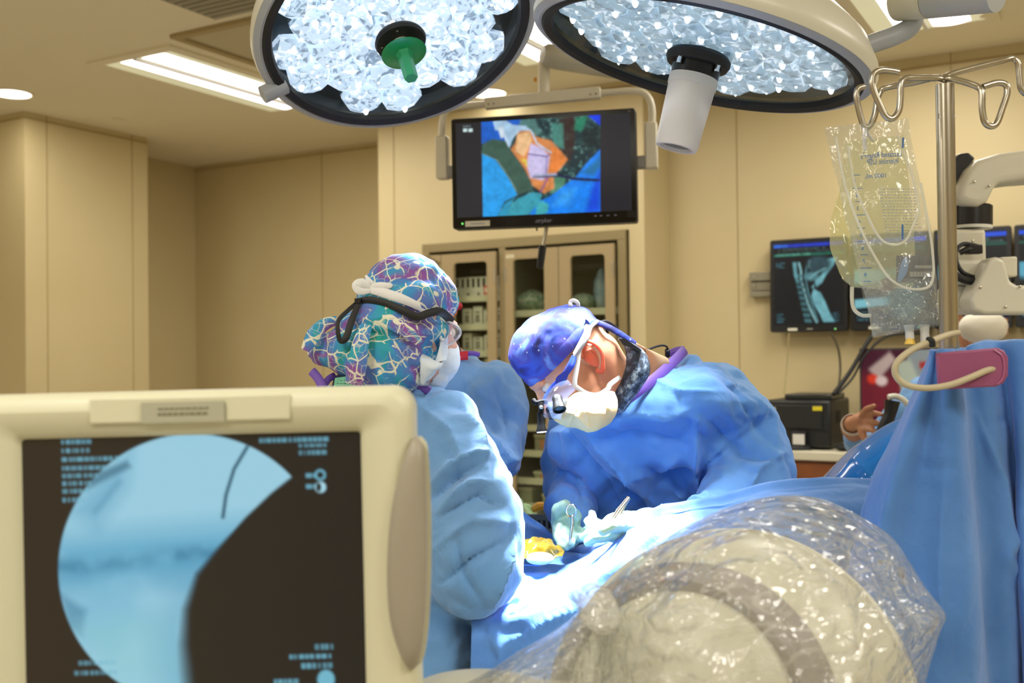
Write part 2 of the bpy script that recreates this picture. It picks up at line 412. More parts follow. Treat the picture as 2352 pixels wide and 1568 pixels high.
def glass(name, tint=(1, 1, 1, 1), ior=1.45, refl=.9, rough=.03, veil=None, veilk=.0, bump=None, crease=0, ck=.3):
    if name in MATS: return MATS[name]
    m = bpy.data.materials.new(name); m.use_nodes = True; t = NT(m); t.n.remove(t.n['Principled BSDF']); out = t.n['Material Output']
    tr = t.add('ShaderNodeBsdfTransparent'); tr.inputs[0].default_value = tint
    gl = t.add('ShaderNodeBsdfGlossy'); gl.inputs['Roughness'].default_value = rough
    fr = t.add('ShaderNodeLayerWeight', Blend=.5); mx = t.add('ShaderNodeMixShader')
    pw = t.add('ShaderNodeMath', operation='POWER'); t.link(fr.outputs['Facing'], pw.inputs[0]); pw.inputs[1].default_value = 3.2
    mu = t.add('ShaderNodeMath', operation='MULTIPLY_ADD'); t.link(pw.outputs[0], mu.inputs[0]); mu.inputs[1].default_value = refl * .55; mu.inputs[2].default_value = .05 * refl * (ior - 1) / .5
    t.link(mu.outputs[0], mx.inputs[0]); t.link(gl.outputs[0], mx.inputs[2])
    crf = None
    if crease:
        tc = t.add('ShaderNodeMapping'); tcc = t.add('ShaderNodeTexCoord'); t.link(tcc.outputs['Object'], tc.inputs[0]); tc.inputs['Rotation'].default_value = (.4, .7, .2); tc.inputs['Scale'].default_value = (.6, 1.1, 1.9); acc = None; ha = None
        for sc_, th_ in ((crease, .022), (crease * 2.3, .03)):
            n = t.add('ShaderNodeTexNoise', Scale=sc_, Detail=1.0, Distortion=1.0); t.link(tc.outputs[0], n.inputs['Vector'])
            s_ = t.add('ShaderNodeMath', operation='SUBTRACT'); t.link(n.outputs['Fac'], s_.inputs[0]); s_.inputs[1].default_value = .5
            ab = t.add('ShaderNodeMath', operation='ABSOLUTE'); t.link(s_.outputs[0], ab.inputs[0])
            mr = t.add('ShaderNodeMapRange'); t.link(ab.outputs[0], mr.inputs['Value']); mr.inputs['From Min'].default_value = 0; mr.inputs['From Max'].default_value = th_; mr.inputs['To Min'].default_value = 1; mr.inputs['To Max'].default_value = 0
            if acc is None: acc, ha = mr.outputs[0], ab.outputs[0]
            else:
                mxx = t.add('ShaderNodeMath', operation='MAXIMUM'); t.link(acc, mxx.inputs[0]); t.link(mr.outputs[0], mxx.inputs[1]); acc = mxx.outputs[0]
                ad = t.add('ShaderNodeMath', operation='MULTIPLY_ADD'); t.link(ab.outputs[0], ad.inputs[0]); ad.inputs[1].default_value = .5; t.link(ha, ad.inputs[2]); ha = ad.outputs[0]
        bn = t.add('ShaderNodeBump', Strength=1.0, Distance=.035); t.link(ha, bn.inputs['Height']); t.link(bn.outputs[0], gl.inputs['Normal']); t.link(bn.outputs[0], fr.inputs['Normal'])
        crf = acc
    if veil:
        df = t.add('ShaderNodeBsdfDiffuse'); df.inputs[0].default_value = lin(veil)
        tl = t.add('ShaderNodeBsdfTranslucent'); tl.inputs[0].default_value = lin(veil)
        m1 = t.add('ShaderNodeMixShader'); m1.inputs[0].default_value = .4; t.link(df.outputs[0], m1.inputs[1]); t.link(tl.outputs[0], m1.inputs[2])
        m2 = t.add('ShaderNodeMixShader'); m2.inputs[0].default_value = veilk
        if crf is not None:
            q_ = t.add('ShaderNodeMath', operation='MULTIPLY_ADD'); t.link(crf, q_.inputs[0]); q_.inputs[1].default_value = ck; q_.inputs[2].default_value = veilk; t.link(q_.outputs[0], m2.inputs[0])
        t.link(tr.outputs[0], m2.inputs[1]); t.link(m1.outputs[0], m2.inputs[2]); t.link(m2.outputs[0], mx.inputs[1])
    else: t.link(tr.outputs[0], mx.inputs[1])
    if bump:
        tc = t.add('ShaderNodeTexCoord'); n = t.add('ShaderNodeTexNoise', Scale=bump[0], Detail=3.0, Distortion=1.5); t.link(tc.outputs['Object'], n.inputs['Vector'])
        bn = t.add('ShaderNodeBump', Strength=bump[1], Distance=bump[2]); t.link(n.outputs['Fac'], bn.inputs['Height'])
        t.link(bn.outputs[0], gl.inputs['Normal']); t.link(bn.outputs[0], fr.inputs['Normal'])
    t.link(mx.outputs[0], out.inputs[0]); MATS[name] = m; return m
m_glass = glass('clear_glass', (.93, .95, .92, 1), refl=.6)
def emis(name, col, s):
    if name in MATS: return MATS[name]
    m = bpy.data.materials.new(name); m.use_nodes = True; t = NT(m); b = t.n['Principled BSDF']
    b.inputs['Base Color'].default_value = (.8, .8, .8, 1); b.inputs['Emission Color'].default_value = lin(col); b.inputs['Emission Strength'].default_value = s
    MATS[name] = m; return m
def struct(name, g, m, **k): o = g.build(name, m, **k); o['kind'] = 'structure'; return o
RM = Matrix(((UD.x, VD.x, 0, 0), (UD.y, VD.y, 0, 0), (0, 0, 1, 0), (0, 0, 0, 1)))   # room frame -> world
def ubox(g, u0, u1, v0, v1, z0, z1): return g.box(((u0 + u1) / 2, (v0 + v1) / 2, (z0 + z1) / 2), (abs(u1 - u0), abs(v1 - v0), abs(z1 - z0)), RM)
H = 3.0
VC, VR, VB = 5.35, 5.95, 5.72       # cabinet wall, recess wall, right-hand back wall
UCL, UCR = -4.0, -2.209
flat = dict(smooth=False)
struct('floor', ubox(G(), -8, 4, -3.2, 6.6, -.1, 0), m_floor, **flat)
g = G(); struct('ceiling', ubox(g, -8, 4, -3.2, 6.6, H, H + .1), m_ceil, **flat)
struct('wall_recess', ubox(G(), -6.4, UCL, VR, VR + .12, 0, H), m_wall, **flat)
g = G(); ubox(g, UCL, -3.66, VC, VR + .12, 0, H); ubox(g, -3.66, -2.3, VC, VR + .12, 2.18, H); ubox(g, -2.3, UCR, VC, VR + .12, 0, H); ubox(g, -3.66, -2.3, VC + .55, VR + .12, 0, 2.18)
struct('wall_cabinet', g, m_wall, **flat)
struct('wall_back', ubox(G(), UCR, 4, VB, VB + .12, 0, H), m_wall, **flat)
struct('wall_recess_side', ubox(G(), -6.4, -6.23, 4.9, VR, 0, H), m_wall, **flat)
struct('wall_column', ubox(G(), -8, -5.68, 4.07, 5.0, 0, H), m_wall, **flat)
struct('wall_left', ubox(G(), -8, -7.9, -3.2, 4.07, 0, H), m_wall, **flat)
struct('wall_right', ubox(G(), 3.9, 4, -3.2, VB, 0, H), m_wall, **flat)
struct('wall_front', ubox(G(), -7.9, 3.9, -3.2, -3.1, 0, H), m_wall, **flat)
# seams of the wall sheets and the thin dark strip along the ceiling edge
n = 1
def trim(*a, m=m_seam):
    global n
    struct('trim_%d' % n, ubox(G(), *a), m, **flat); n += 1
for v in (4.22, 4.87): trim(-5.68, -5.677, v - .002, v + .002, 0, H)
for px in (905,): u, _ = onv(px, 400, VC); trim(u - .0018, u + .0018, VC - .003, VC, 0, H)
for px in (1693, 2188): u, _ = onv(px, 400, VB); trim(u - .0018, u + .0018, VB - .003, VB, 0, H)
for px in (740,): u, _ = onv(px, 500, VR); trim(u - .002, u + .002, VR - .003, VR, 0, H)
trim(-6.23, UCL, VR - .006, VR, H - .035, H - .03); trim(UCL, UCR, VC - .006, VC, H - .035, H - .03); trim(UCR, 3.9, VB - .006, VB, H - .06, H - .052)
trim(-5.68, -5.674, 4.07, 5.0, H - .04, H - .034); trim(-7.9, -5.68, 4.064, 4.07, H - .04, H - .034)
m_base = mat('baseboard', '6d6250', .6)
struct('baseboard_back', ubox(G(), UCR, 3.9, VB - .012, VB, 0, .1), m_base, **flat)
struct('baseboard_recess', ubox(G(), -6.23, UCL, VR - .012, VR, 0, .1), m_base, **flat)
struct('baseboard_column', ubox(G(), -5.68, -5.668, 4.07, 5.0, 0, .1), m_base, **flat)
# ---------------------------------------------------------------- ceiling fixtures
m_tube = emis('fluorescent_glow', 'fff6ff', 3.2)
m_troff = mat('troffer_reflector', 'd8d6b8', .4, emit='e6e4c0', es=.42)
def troffer(u0, u1, v0, v1, label, power=60, vis=True):
    t = empty('ceiling_light', UV((u0 + u1) / 2, (v0 + v1) / 2, H - .012), label, 'ceiling light', 'fluorescent ceiling troffers')
    g = G(); fw = .06
    for a in ((u0 - fw, u1 + fw, v0 - fw, v0), (u0 - fw, u1 + fw, v1, v1 + fw), (u0 - fw, u0, v0, v1), (u1, u1 + fw, v0, v1)): ubox(g, *a, H - .012, H + .0)
    g.build('frame', m_ceil, t, smooth=False)
    g = G(); ubox(g, u0, u1, v0, v1, H - .008, H - .004); g.build('reflector', m_troff, t, smooth=False)
    w = u1 - u0
    for a, b in ((.2, .42), (.53, .88)):
        g = G(); M = RM
        pts = [(u0 + w * a + (w * (b - a)) * i / 8, H - .008 - .010 * math.sin(PI * i / 8)) for i in range(9)]
        vs = [(x, y, z) for y in (v0 + .02, v1 - .02) for x, z in pts]; fs = [(i, i + 1, 9 + i + 1, 9 + i) for i in range(8)] + [list(range(9))[::-1], list(range(9, 18))]
        g.mesh(vs, fs, M); g.build('lamp_lens', m_tube, t)
    g = G(); ubox(g, u0 + w * .45, u0 + w * .49, v0, v1, H - .02, H - .008); g.build('baffle', m_white, t, smooth=False)
    L = bpy.data.lights.new('troffer_glow', 'AREA'); L.shape = 'RECTANGLE'; L.size = w; L.size_y = v1 - v0; L.energy = power; L.color = (1, .95, .84)
    lo = bpy.data.objects.new('troffer_glow', L); COL.objects.link(lo); lo.parent = t; lo.location = (0, 0, -.03); lo.rotation_euler = (0, 0, -YAW)
    return t
PW = 29
troffer(-4.42, -3.95, 3.62, 4.84, 'long lit fluorescent ceiling light at left, beside the left surgical lamp', PW * .8)
troffer(-2.62, -2.15, 3.55, 4.77, 'fluorescent ceiling light partly seen in the gap between both surgical lamps', PW * .5)
troffer(-.95, -.48, 3.6, 5.2, 'fluorescent ceiling light at upper right behind the right surgical lamp', PW)
for (u, v) in ((-5.2, .2), (-3.2, -.6), (-.9, -.6), (1.4, .6), (1.6, 3.2)):  # unseen troffers added around and behind the camera to light the room
    troffer(u - .235, u + .235, v - .61, v + .61, 'unseen fluorescent ceiling light added over the near half of the room to light it', PW * 1.55)
m_disc = emis('downlight_glow', 'fffaf4', 3.0)
for (a, b, lb) in ((28, 216, 'round recessed downlight at the far left above the wall column'), (1122, 215, 'round recessed downlight between the left surgical lamp and the hanging monitor')):
    u, v = onz(a, b, H); p = UV(u, v, H); t = empty('downlight', p - ZD * .008, lb, 'downlight', 'round recessed downlights')
    M = Matrix.Translation(p)
    G().lathe([(.098, 0), (.12, -.004), (.118, 0)], M, cap=False).build('trim_ring', m_ceil, t)
    G().lathe([(0, -.006), (.098, -.003), (.098, 0)], M).build('lens', m_disc, t)
    L = bpy.data.lights.new('downlight_glow', 'AREA'); L.shape = 'DISK'; L.size = .19; L.energy = 5 if a < 100 else 1; L.color = (1, .95, .84)
    lo = bpy.data.objects.new('downlight_glow', L); COL.objects.link(lo); lo.parent = t; lo.location = (0, 0, -.01)
# hatch, vent, sprinkler plates
u0, v0 = onz(405, 84, H); t = empty('ceiling_hatch', UV(u0 + .4, v0 + .4, H - .02), 'square framed access panel in the ceiling beside the long light', 'ceiling hatch')
g = G(); w = .9
for a in ((0, w, -.04, 0), (0, w, w * .6, w * .6 + .04), (-.0, .04, 0, w * .6), (w - .04, w, 0, w * .6)): ubox(g, u0 + a[0], u0 + a[1], v0 + a[2], v0 + a[3], H - .02, H)
g.build('frame', mat('hatch_frame', 'a8966c', .6), t, smooth=False)
g = G(); ubox(g, u0 + .04, u0 + w - .04, v0, v0 + w * .6, H - .006, H); g.build('panel', mat('hatch_panel', 'bdb392', .7), t, smooth=False)
u0, v0 = onz(540, 31, H); t = empty('ceiling_vent', UV(u0, v0 - .2, H - .012), 'grey square ventilation grille in the ceiling above the hatch', 'vent')
g = G(); ubox(g, u0 - .12, u0 + .5, v0 - .4, v0, H - .008, H); g.build('plate', mat('vent_plate', 'a09a86', .6), t, smooth=False)
g = G()
for i in range(9): ubox(g, u0 - .1, u0 + .48, v0 - .38 + i * .042, v0 - .365 + i * .042, H - .013, H - .008)
g.build('louvre', mat('vent_louvre', '8f8a78', .6), t, smooth=False)
for (a, b, lb) in ((273, 275, 'small round sprinkler cover on the ceiling above the wall column'), (2272, 32, 'small round sprinkler cover at upper right under the lamp arm')):
    u, v = onz(a, b, H); p = UV(u, v, H)
    o = G().lathe([(.04, 0), (.045, -.004), (.04, -.008), (.0, -.009)], Matrix.Translation(p)).build('sprinkler_cover', m_ceil)
    tag(o, lb, 'sprinkler cover', 'sprinkler covers')
# ---------------------------------------------------------------- built-in cabinet
k = VC
def cu(px, py=600): return onv(px, py, VC)
UL, UR_, ZT = -3.66, cu(1440, 538)[0], 2.18
cab = empty('supply_cabinet', UV((UL + UR_) / 2, VC + .2, 0), 'taupe metal built-in supply cabinet with glass doors behind the surgeons', 'cabinet')
g = G()
ubox(g, UL, UR_ , VC - .02, VC + .03, ZT - .055, ZT)
ubox(g, UR_ - .05, UR_, VC - .02, VC + .03, 0, ZT - .055); ubox(g, UL, UL + .05, VC - .02, VC + .03, 0, ZT - .055)
uM = (cu(1147)[0] + cu(1166)[0]) / 2; ubox(g, uM - .022, uM + .022, VC - .018, VC + .03, 0.1, ZT - .055); ubox(g, UL, UR_, VC - .015, VC + .03, 0, .1)
g.build('face_frame', m_taupe2, cab, smooth=False, bevel=.003)
g = G(); ubox(g, UL, UL + .015, VC + .03, VC + .5, 0, ZT - .02); ubox(g, UR_ - .02, UR_, VC + .03, VC + .5, 0, ZT - .02); ubox(g, UL, UR_, VC + .5, VC + .52, 0, ZT); ubox(g, UL, UR_, VC + .03, VC + .5, ZT - .03, ZT - .01)
ubox(g, uM - .015, uM + .015, VC + .03, VC + .5, 0, ZT - .03)
g.build('carcass', mat('cabinet_inside', '8f8a72', .6), cab, smooth=False)
TZ = ZT - .075
def door(u0, u1, w0, w1, zt, zb, hinge):
    w, h = u1 - u0, TZ - .12; M = xyframe(UV((u0 + u1) / 2, VC - .03, .12 + h / 2), UD, ZD)
    g = G(); iw, ih = w1 - w0, zt - zb
    cx = (w0 + w1) / 2 - (u0 + u1) / 2; cz = (zt + zb) / 2 - (.12 + h / 2)
    frame_ring(g, rrect(w, h, .004, 5), rrect(iw, ih, .025, 5, cx, cz), -.012, .012, M)
    d = g.build('door', m_taupe, cab, smooth=False, bevel=.002)
    g = G(); g.box((cx, cz, 0), (iw + .01, ih + .01, .004), M); g.build('pane', m_glass, d, smooth=False)
    g = G()
    for z in (h / 2 - .12, h / 2 - .16): g.cyl(M @ Vector((hinge * (w / 2 - .004), z - .02, .014)), M @ Vector((hinge * (w / 2 - .004), z + .02, .014)), .005, seg=8)
    g.build('hinge', m_steel, d)
    return M, cx, cz, w, h, d
zwt = 2.05
dA = cu(1022)[0]; dB = cu(1146)[0]; dC = cu(1167)[0]; dE = cu(1417)[0]; dD = cu(1290)[0]
door(UL + .055, dA - .004, UL + .14, dA - .09, zwt, .35, 1)
door(dA, dB, cu(1050)[0], cu(1126)[0], zwt, .35, 1)
door(dC, dD - .002, cu(1186)[0], cu(1257)[0], zwt, .35, -1)
door(dD + .002, dE, cu(1317)[0], cu(1396)[0], zwt, .35, 1)
M = xyframe(UV(cu(1180)[0], VC - .043, cu(1180, 590)[1]), UD, ZD)
G().box((0, 0, 0), (.055, .022, .002), M).build('name_label', mat('cream_label', 'cfc6a2', .6), cab, smooth=False)
# shelves
m_shelf = mat('cream_shelf', 'c9c6a4', .5)
ZS = [1.9, 1.68, 1.46, 1.24, 1.02, .80, .58, .36]
# left bay contents: slotted white bins with upright packs
zl = [cu(1090, y)[1] for y in (684, 750, 812)]
m_bin = mat('ivory_bin', 'd8d6bd', .5)
def shelf(u0, u1, z):
    g = G(); ubox(g, u0, u1, VC + .04, VC + .48, z - .012, z); ubox(g, u0, u1, VC + .035, VC + .045, z - .02, z + .018); g.build('shelf', m_shelf, cab, smooth=False)
sL = [cu(1090, y)[1] for y in (684, 750, 812, 872, 935, 1000, 1060, 1120, 1180, 1240)]
for z in sL: shelf(UL + .015, uM - .016, z)
sR = [cu(1290, y)[1] for y in (716, 780, 850, 985, 1045, 1110, 1170, 1240)]
for z in sR: shelf(uM + .016, UR_ - .02, z)
def bin_(u0, u1, z0, z1, v0, col, slots, label, group):
    t = empty('storage_bin', UV((u0 + u1) / 2, v0 + .1, z0), label, 'storage bin', group)
    g = G(); h = z1 - z0
    w = u1 - u0
    ubox(g, u0, u1, v0 + .006, v0 + .012, z0, z1 - .0); ubox(g, u0, u1, v0 + .2, v0 + .206, z0, z1); ubox(g, u0, u0 + .004, v0, v0 + .2, z0, z1); ubox(g, u1 - .004, u1, v0, v0 + .2, z0, z1); ubox(g, u0, u1, v0, v0 + .2, z0, z0 + .004)
    g.build('bin_body', col, t, smooth=False)
    g = G(); nsl = slots
    for i in range(nsl):
        x = u0 + w * (i + .5) / nsl; ubox(g, x - w / nsl * .2, x + w / nsl * .2, v0 + .002, v0 + .006, z0 + h * .52, z0 + h * .93)
        if i % 2 == 0: ubox(g, x - w / nsl * .16, x + w / nsl * .16, v0 + .002, v0 + .006, z0 + h * .15, z0 + h * .26)
    g.build('slot', mat('dark_slot', '3a3a2c', .8), t, smooth=False)
    return t
bcount = 0
for r, (z0, z1) in enumerate([(sL[0], sL[0] + .13), (sL[1], sL[1] + .12), (sL[2], sL[2] + .12), (sL[3], sL[3] + .12), (sL[4], sL[4] + .12), (sL[5], sL[5] + .12), (sL[6], sL[6] + .12)]):
    rown = ('top', 'second', 'third', 'fourth', 'fifth', 'sixth', 'seventh')[r]
    if r == 0: bin_(dA + .03, dB - .015, z0 + .001, z1, VC + .06, m_bin, 9, 'long slotted white bin on the %s shelf of the left cabinet bay' % rown, 'bins in the left bay')
    else:
        nb = 4; a0, a1 = cu(1048)[0] - .01, dB - .005
        for i in range(nb):
            w = (a1 - a0) / nb; t = empty('supply_pack', UV(a0 + w * (i + .5), VC + .12, z0), 'narrow white supply box, %s from left on the %s shelf of the left bay' % (('first', 'second', 'third', 'fourth')[i], rown), 'supply box', 'supply boxes in the left bay')
            g = G(); ubox(g, a0 + w * i + .006, a0 + w * (i + 1) - .006, VC + .07, VC + .2, z0 + .001, z0 + .1 + .012 * ((i * 7 + r) % 3)); g.build('carton', m_bin, t, smooth=False, bevel=.002)
            g = G(); ubox(g, a0 + w * (i + .3), a0 + w * (i + .7), VC + .068, VC + .07, z0 + .03, z0 + .075); g.build('window', mat('carton_window', '8a8874', .6), t, smooth=False)
            g = G(); ubox(g, a0 + w * (i + .3), a0 + w * (i + .7), VC + .068, VC + .07, z0 + .084, z0 + .094); g.build('band', mat('carton_band', ['7a4a44', '77765a', '4c5a66'][(i + r) % 3], .6), t, smooth=False)
z = sL[0]; t = empty('shelf_sign', UV(cu(1112)[0], VC + .05, z + .02), 'red bordered white label on the top bin in the left cabinet bay', 'label')
ua, ub = cu(1100)[0], cu(1127)[0]
g = G(); ubox(g, ua, ub, VC + .05, VC + .053, z + .02, z + .075); g.build('card', mat('red_card', 'd0574e', .6), t, smooth=False)
g = G(); ubox(g, ua + .008, ub - .004, VC + .0485, VC + .05, z + .032, z + .062); g.build('text_field', mat('pale_card', 'e8ccb8', .6), t, smooth=False)
# right bays: bags, bins, boxes
m_lime = mat('pale_green_bin', 'a8b088', .5); m_gbag = mat('green_packs', '5d8a6a', .5, var=('c7c9ae', 40), bump=(40, .8, .01)); m_clearbag = mat('pale_blue_pack', 'b9c6c4', .3, var=('7fa7b8', 18), bump=(30, .8, .01))
def lump(name, px, py, v, s, m, label, cat, seed):
    u, z = onv(px, py, v); c = UV(u, v, z)
    g = G(); g.ell(c, (UD * s[0], VD * s[1], ZD * s[2]), 24, 16); f_ = folds(.014, (22, 22, 22), seed)
    for i, p in enumerate(g.v): g.v[i] = p + (p - c).normalized() * f_(p)
    zz = min(p.z for p in g.v)
    o = g.build(name, m); tag(o, label, cat); return o
def onshelf(i, arr): return arr[i]
def pack(name, px0, px1, shelfz, h, m, label, cat, seed, d=.2, v=VC + .2):
    u0, _ = onv(px0, 700, v); u1, _ = onv(px1, 700, v); c = UV((u0 + u1) / 2, v, shelfz + h / 2 + .004)
    g = G(); g.ell(c, (UD * (u1 - u0) / 2, VD * d / 2, ZD * h / 2), 24, 16); f_ = folds(.012, (22, 22, 22), seed)
    for i, p in enumerate(g.v):
        q = p + (p - c).normalized() * f_(p); q.z = max(q.z, shelfz + .001); g.v[i] = q
    o = g.build(name, m); tag(o, label, cat); return o
pack('supply_bag', 1190, 1255, sR[0], .14, m_gbag, 'dark green soft pack on the upper shelf behind the middle door', 'supply bag', 1)
pack('supply_bag', 1312, 1368, sR[0], .11, m_gbag, 'green and white packs in the upper right window', 'supply bag', 2)
pack('blue_white_bag', 1366, 1402, sR[0], .24, m_clearbag, 'tall pale blue plastic pack at right in the right window', 'supply bag', 3, .12)
pack('paper_stack', 1195, 1258, sR[1], .09, mat('grey_pack', '8f9184', .5, bump=(30, .5, .01)), 'grey wrapped packs on the second shelf behind the middle door', 'supply bag', 4)
def crate(px0, px1, z, h, m, label, v=VC + .08, lab=None, name='storage_box'):
    u0, u1 = cu(px0)[0], cu(px1)[0]; t = empty(name, UV((u0 + u1) / 2, v + .1, z), label, 'storage box', 'storage boxes in the right bays')
    g = G(); ubox(g, u0, u1, v, v + .22, z + .001, z + h); g.build('box_body', m, t, smooth=False, bevel=.004)
    g = G(); ubox(g, u0 - .003, u1 + .003, v - .004, v + .224, z + h - .014, z + h + .002); g.build('rim', m_shelf, t, smooth=False)
    if lab:
        g = G(); ubox(g, u0 + (u1 - u0) * .25, u0 + (u1 - u0) * .85, v - .003, v, z + h * .2, z + h * .75); g.build('label_card', lab, t, smooth=False)
m_or = mat('orange_card', 'c98a5c', .6); m_gr = mat('olive_grey_bin', '9a9a7c', .5); m_dkb = mat('brown_card', '7b5f48', .7)
crate(1320, 1396, sR[1], .1, mat('grey_folder', '6f6f70', .5), 'dark grey storage box behind the right door, second shelf')
crate(1188, 1262, sR[2], .1, m_gr, 'olive storage box behind the middle door, third shelf')
crate(1208, 1260, sR[4] , .105, m_gr, 'storage box with orange label under the headlight of the surgeon', lab=m_or)
crate(1206, 1262, sR[5], .05, m_lime, 'low tray with orange label, below the orange labelled box', lab=m_or)
crate(1170, 1200, sR[6], .1, m_lime, 'pale storage box low in the middle bay at left')
crate(1225, 1262, sR[6], .07, m_lime, 'clear pale tray low in the middle bay at right')
crate(1168, 1222, sR[7], .12, m_dkb, 'brown cardboard box at the bottom of the middle bay', lab=mat('brown_label', '5f4632', .7))
# door closing bar lower part: solid kick panels
# ---------------------------------------------------------------- rail, PACS monitors, printer, counter
mr = G(); u0 = onv(1727, 627, VB)[0]; z0, z1 = onv(1730, 683, VB)[1], onv(1730, 627, VB)[1]
t = empty('wall_rail', UV(u0 + .9, VB - .02, z0), 'grey metal wall rail carrying the row of scan monitors', 'wall rail')
h = z1 - z0
for a, b, d, nm in ((0, .22, .05, 'lower_lip'), (.25, .62, .04, 'channel'), (.65, 1, .055, 'upper_lip')):
    g = G(); ubox(g, u0, u0 + 2.2, VB - d, VB, z0 + h * a, z0 + h * b); g.build(nm, mat('rail_metal', '8f8a76', .4, metal=.4), t, smooth=False, bevel=.003)
g = G()
for i in range(2): g.cyl(UV(u0 + .03, VB - .058, z0 + h * (.45 + .38 * i)), UV(u0 + .03, VB - .05, z0 + h * (.45 + .38 * i)), .006, seg=10)
g.build('screw', m_steel, t)
def spine(p):
    # sagittal neck scan
    N = p.noise(14, 18, 5); 
    p.a *= 0; p.a += np.array(lin('05090c')[:3])
    p.put(((p.Y > .02) & (p.Y < .055)).astype(float), '1538c8'); p.put(((p.Y > .02) & (p.Y < .055) & (p.X < .2)).astype(float), '2a6be0')
    p.textlines(.05, .075, 2, .03, [.7, .9], '5c8a86', k=.5)
    p.put(((p.Y > .135) & (p.Y < .165)).astype(float), '0c6e58', .9); p.textlines(.03, .14, 1, .03, [.5], '7fd0b8', k=.6)
    C = '74b4be'
    p.poly([(.78, .22), (.93, .2), (.86, .3), (.75, .42), (.7, .5), (.62, .55), (.6, .47), (.7, .4)], C, .01)
    p.poly([(.6, .5), (.55, .55), (.6, .58), (.68, .62), (.74, .72), (.8, .85), (.88, .97), (.72, .97), (.66, .86), (.58, .75), (.55, .66)], C, .012)
    p.line([(.37, .25), (.4, .35), (.4, .45), (.45, .6), (.5, .75), (.58, .9), (.62, .97)], .02, '8cc2c6', .01)
    p.line([(.48, .3), (.46, .42), (.5, .6), (.56, .76), (.64, .96)], .012, '5d9aa2', .01)
    p.poly([(.52, .22), (.58, .26), (.56, .34), (.5, .3)], '9fcfd2', .012)
    p.ell(.66, .28, .17, .1, '2a4a52', .5); p.ell(.55, .42, .1, .05, '4f8088', .6); p.line([(.52, .44), (.62, .38), (.75, .33)], .018, '7ab2b8', .015)
    for i in range(9): 
        y = .38 + i * .068; p.poly([(.30 + i * .018, y), (.40 + i * .018, y + .008), (.41 + i * .018, y + .05), (.31 + i * .018, y + .045)], '3c6a70', .012)
    p.poly([(.28, .24), (.33, .24), (.35, .5), (.3, .4)], '6aa8b0', .015)
    p.a[p.a.sum(2) > .08] *= 1; p.a *= (.55 + .6 * N[..., None])
    p.textlines(.03, .86, 4, .028, [.09, .07, .12], '4c8fa0', k=.7); p.textlines(.93, .86, 4, .028, [.09, .07], '4c8fa0', True, k=.7); p.textlines(.03, .24, 3, .025, [.12, .07], '4c8fa0', k=.6)
def scanB(p):
    N = p.noise(20, 24, 9); p.a *= 0; p.a += np.array(lin('05090c')[:3]); p.put(((p.Y > .02) & (p.Y < .06)).astype(float), '1b4fd8')
    p.textlines(.05, .08, 2, .03, [.7, .9], '5c8a86', k=.5); p.put(((p.Y > .135) & (p.Y < .165)).astype(float), '0c5e50', .7)
    p.put(((p.Y > .36) & (p.Y < .48)).astype(float) * N, '4a98a4', 1.2); p.put(((p.Y > .48) & (p.Y < .56)).astype(float) * N, '2f6c76', 1)
    p.ell(.15, .45, .3, .08, '56a0b8', .4); p.poly([(0, .72), (.5, .7), (.7, .78), (0, .82)], '74b4be', .02)
    p.ell(.7, .75, .25, .2, '2e5a62', .6); p.textlines(.03, .86, 4, .028, [.15, .12, .2], '4c8fa0', k=.7)
def pacs(px0, px1, i, painter, label):
    v = VB - .1; u0, u1 = onv(px0, 640, v)[0], onv(px1, 640, v)[0]
    ua, ub = u0, u1; zt, zb = onv(1765, 552, v)[1], onv(1783, 763, v)[1]
    w, hh = ub - ua, zt - zb; c = UV((ua + ub) / 2, v, (zt + zb) / 2)
    t = empty('scan_monitor', c - ZD * hh / 2, label, 'monitor', 'wall monitors showing scans')
    M = xyframe(c, UD, ZD + VD * .04)
    G().prism(rrect(w - .006, hh, .012), -.045, 0, M).build('housing', m_black, t, bevel=.004)
    p = Paint(90, 110, '05090c'); painter(p); p.build('screen', M @ Matrix.Translation((0, .008, .0015)), w - .05, hh - .055, t, 1.0)
    G().box((-w * .2, -hh / 2 + .013, .002), (.05, .014, .002), M).build('asset_sticker', mat('pale_sticker', 'd8d4c0', .6), t, smooth=False)
    G().box((w * .02, -hh / 2 + .014, .002), (.03, .006, .002), M).build('nameplate', mat('dim_plate', '9a988c', .6), t, smooth=False)
    G().box((w * .34, -hh / 2 + .012, .002), (.006, .004, .002), M).build('power_led', emis('green_led', '20ff40', 1.5), t, smooth=False)
    G().box((0, 0, -.065), (.12, .12, .04), M).build('mount_plate', m_rubber, t, smooth=False)
pacs(1767, 1948, 0, spine, 'wall monitor showing a side view neck spine scan, left end of the row')
pacs(1951, 2140, 1, scanB, 'wall scan monitor mostly hidden behind the hanging fluid bags')
pacs(2143, 2326, 2, scanB, 'wall scan monitor behind the white jointed arm')
pacs(2329, 2520, 3, scanB, 'wall scan monitor cut off by the right edge of the picture')
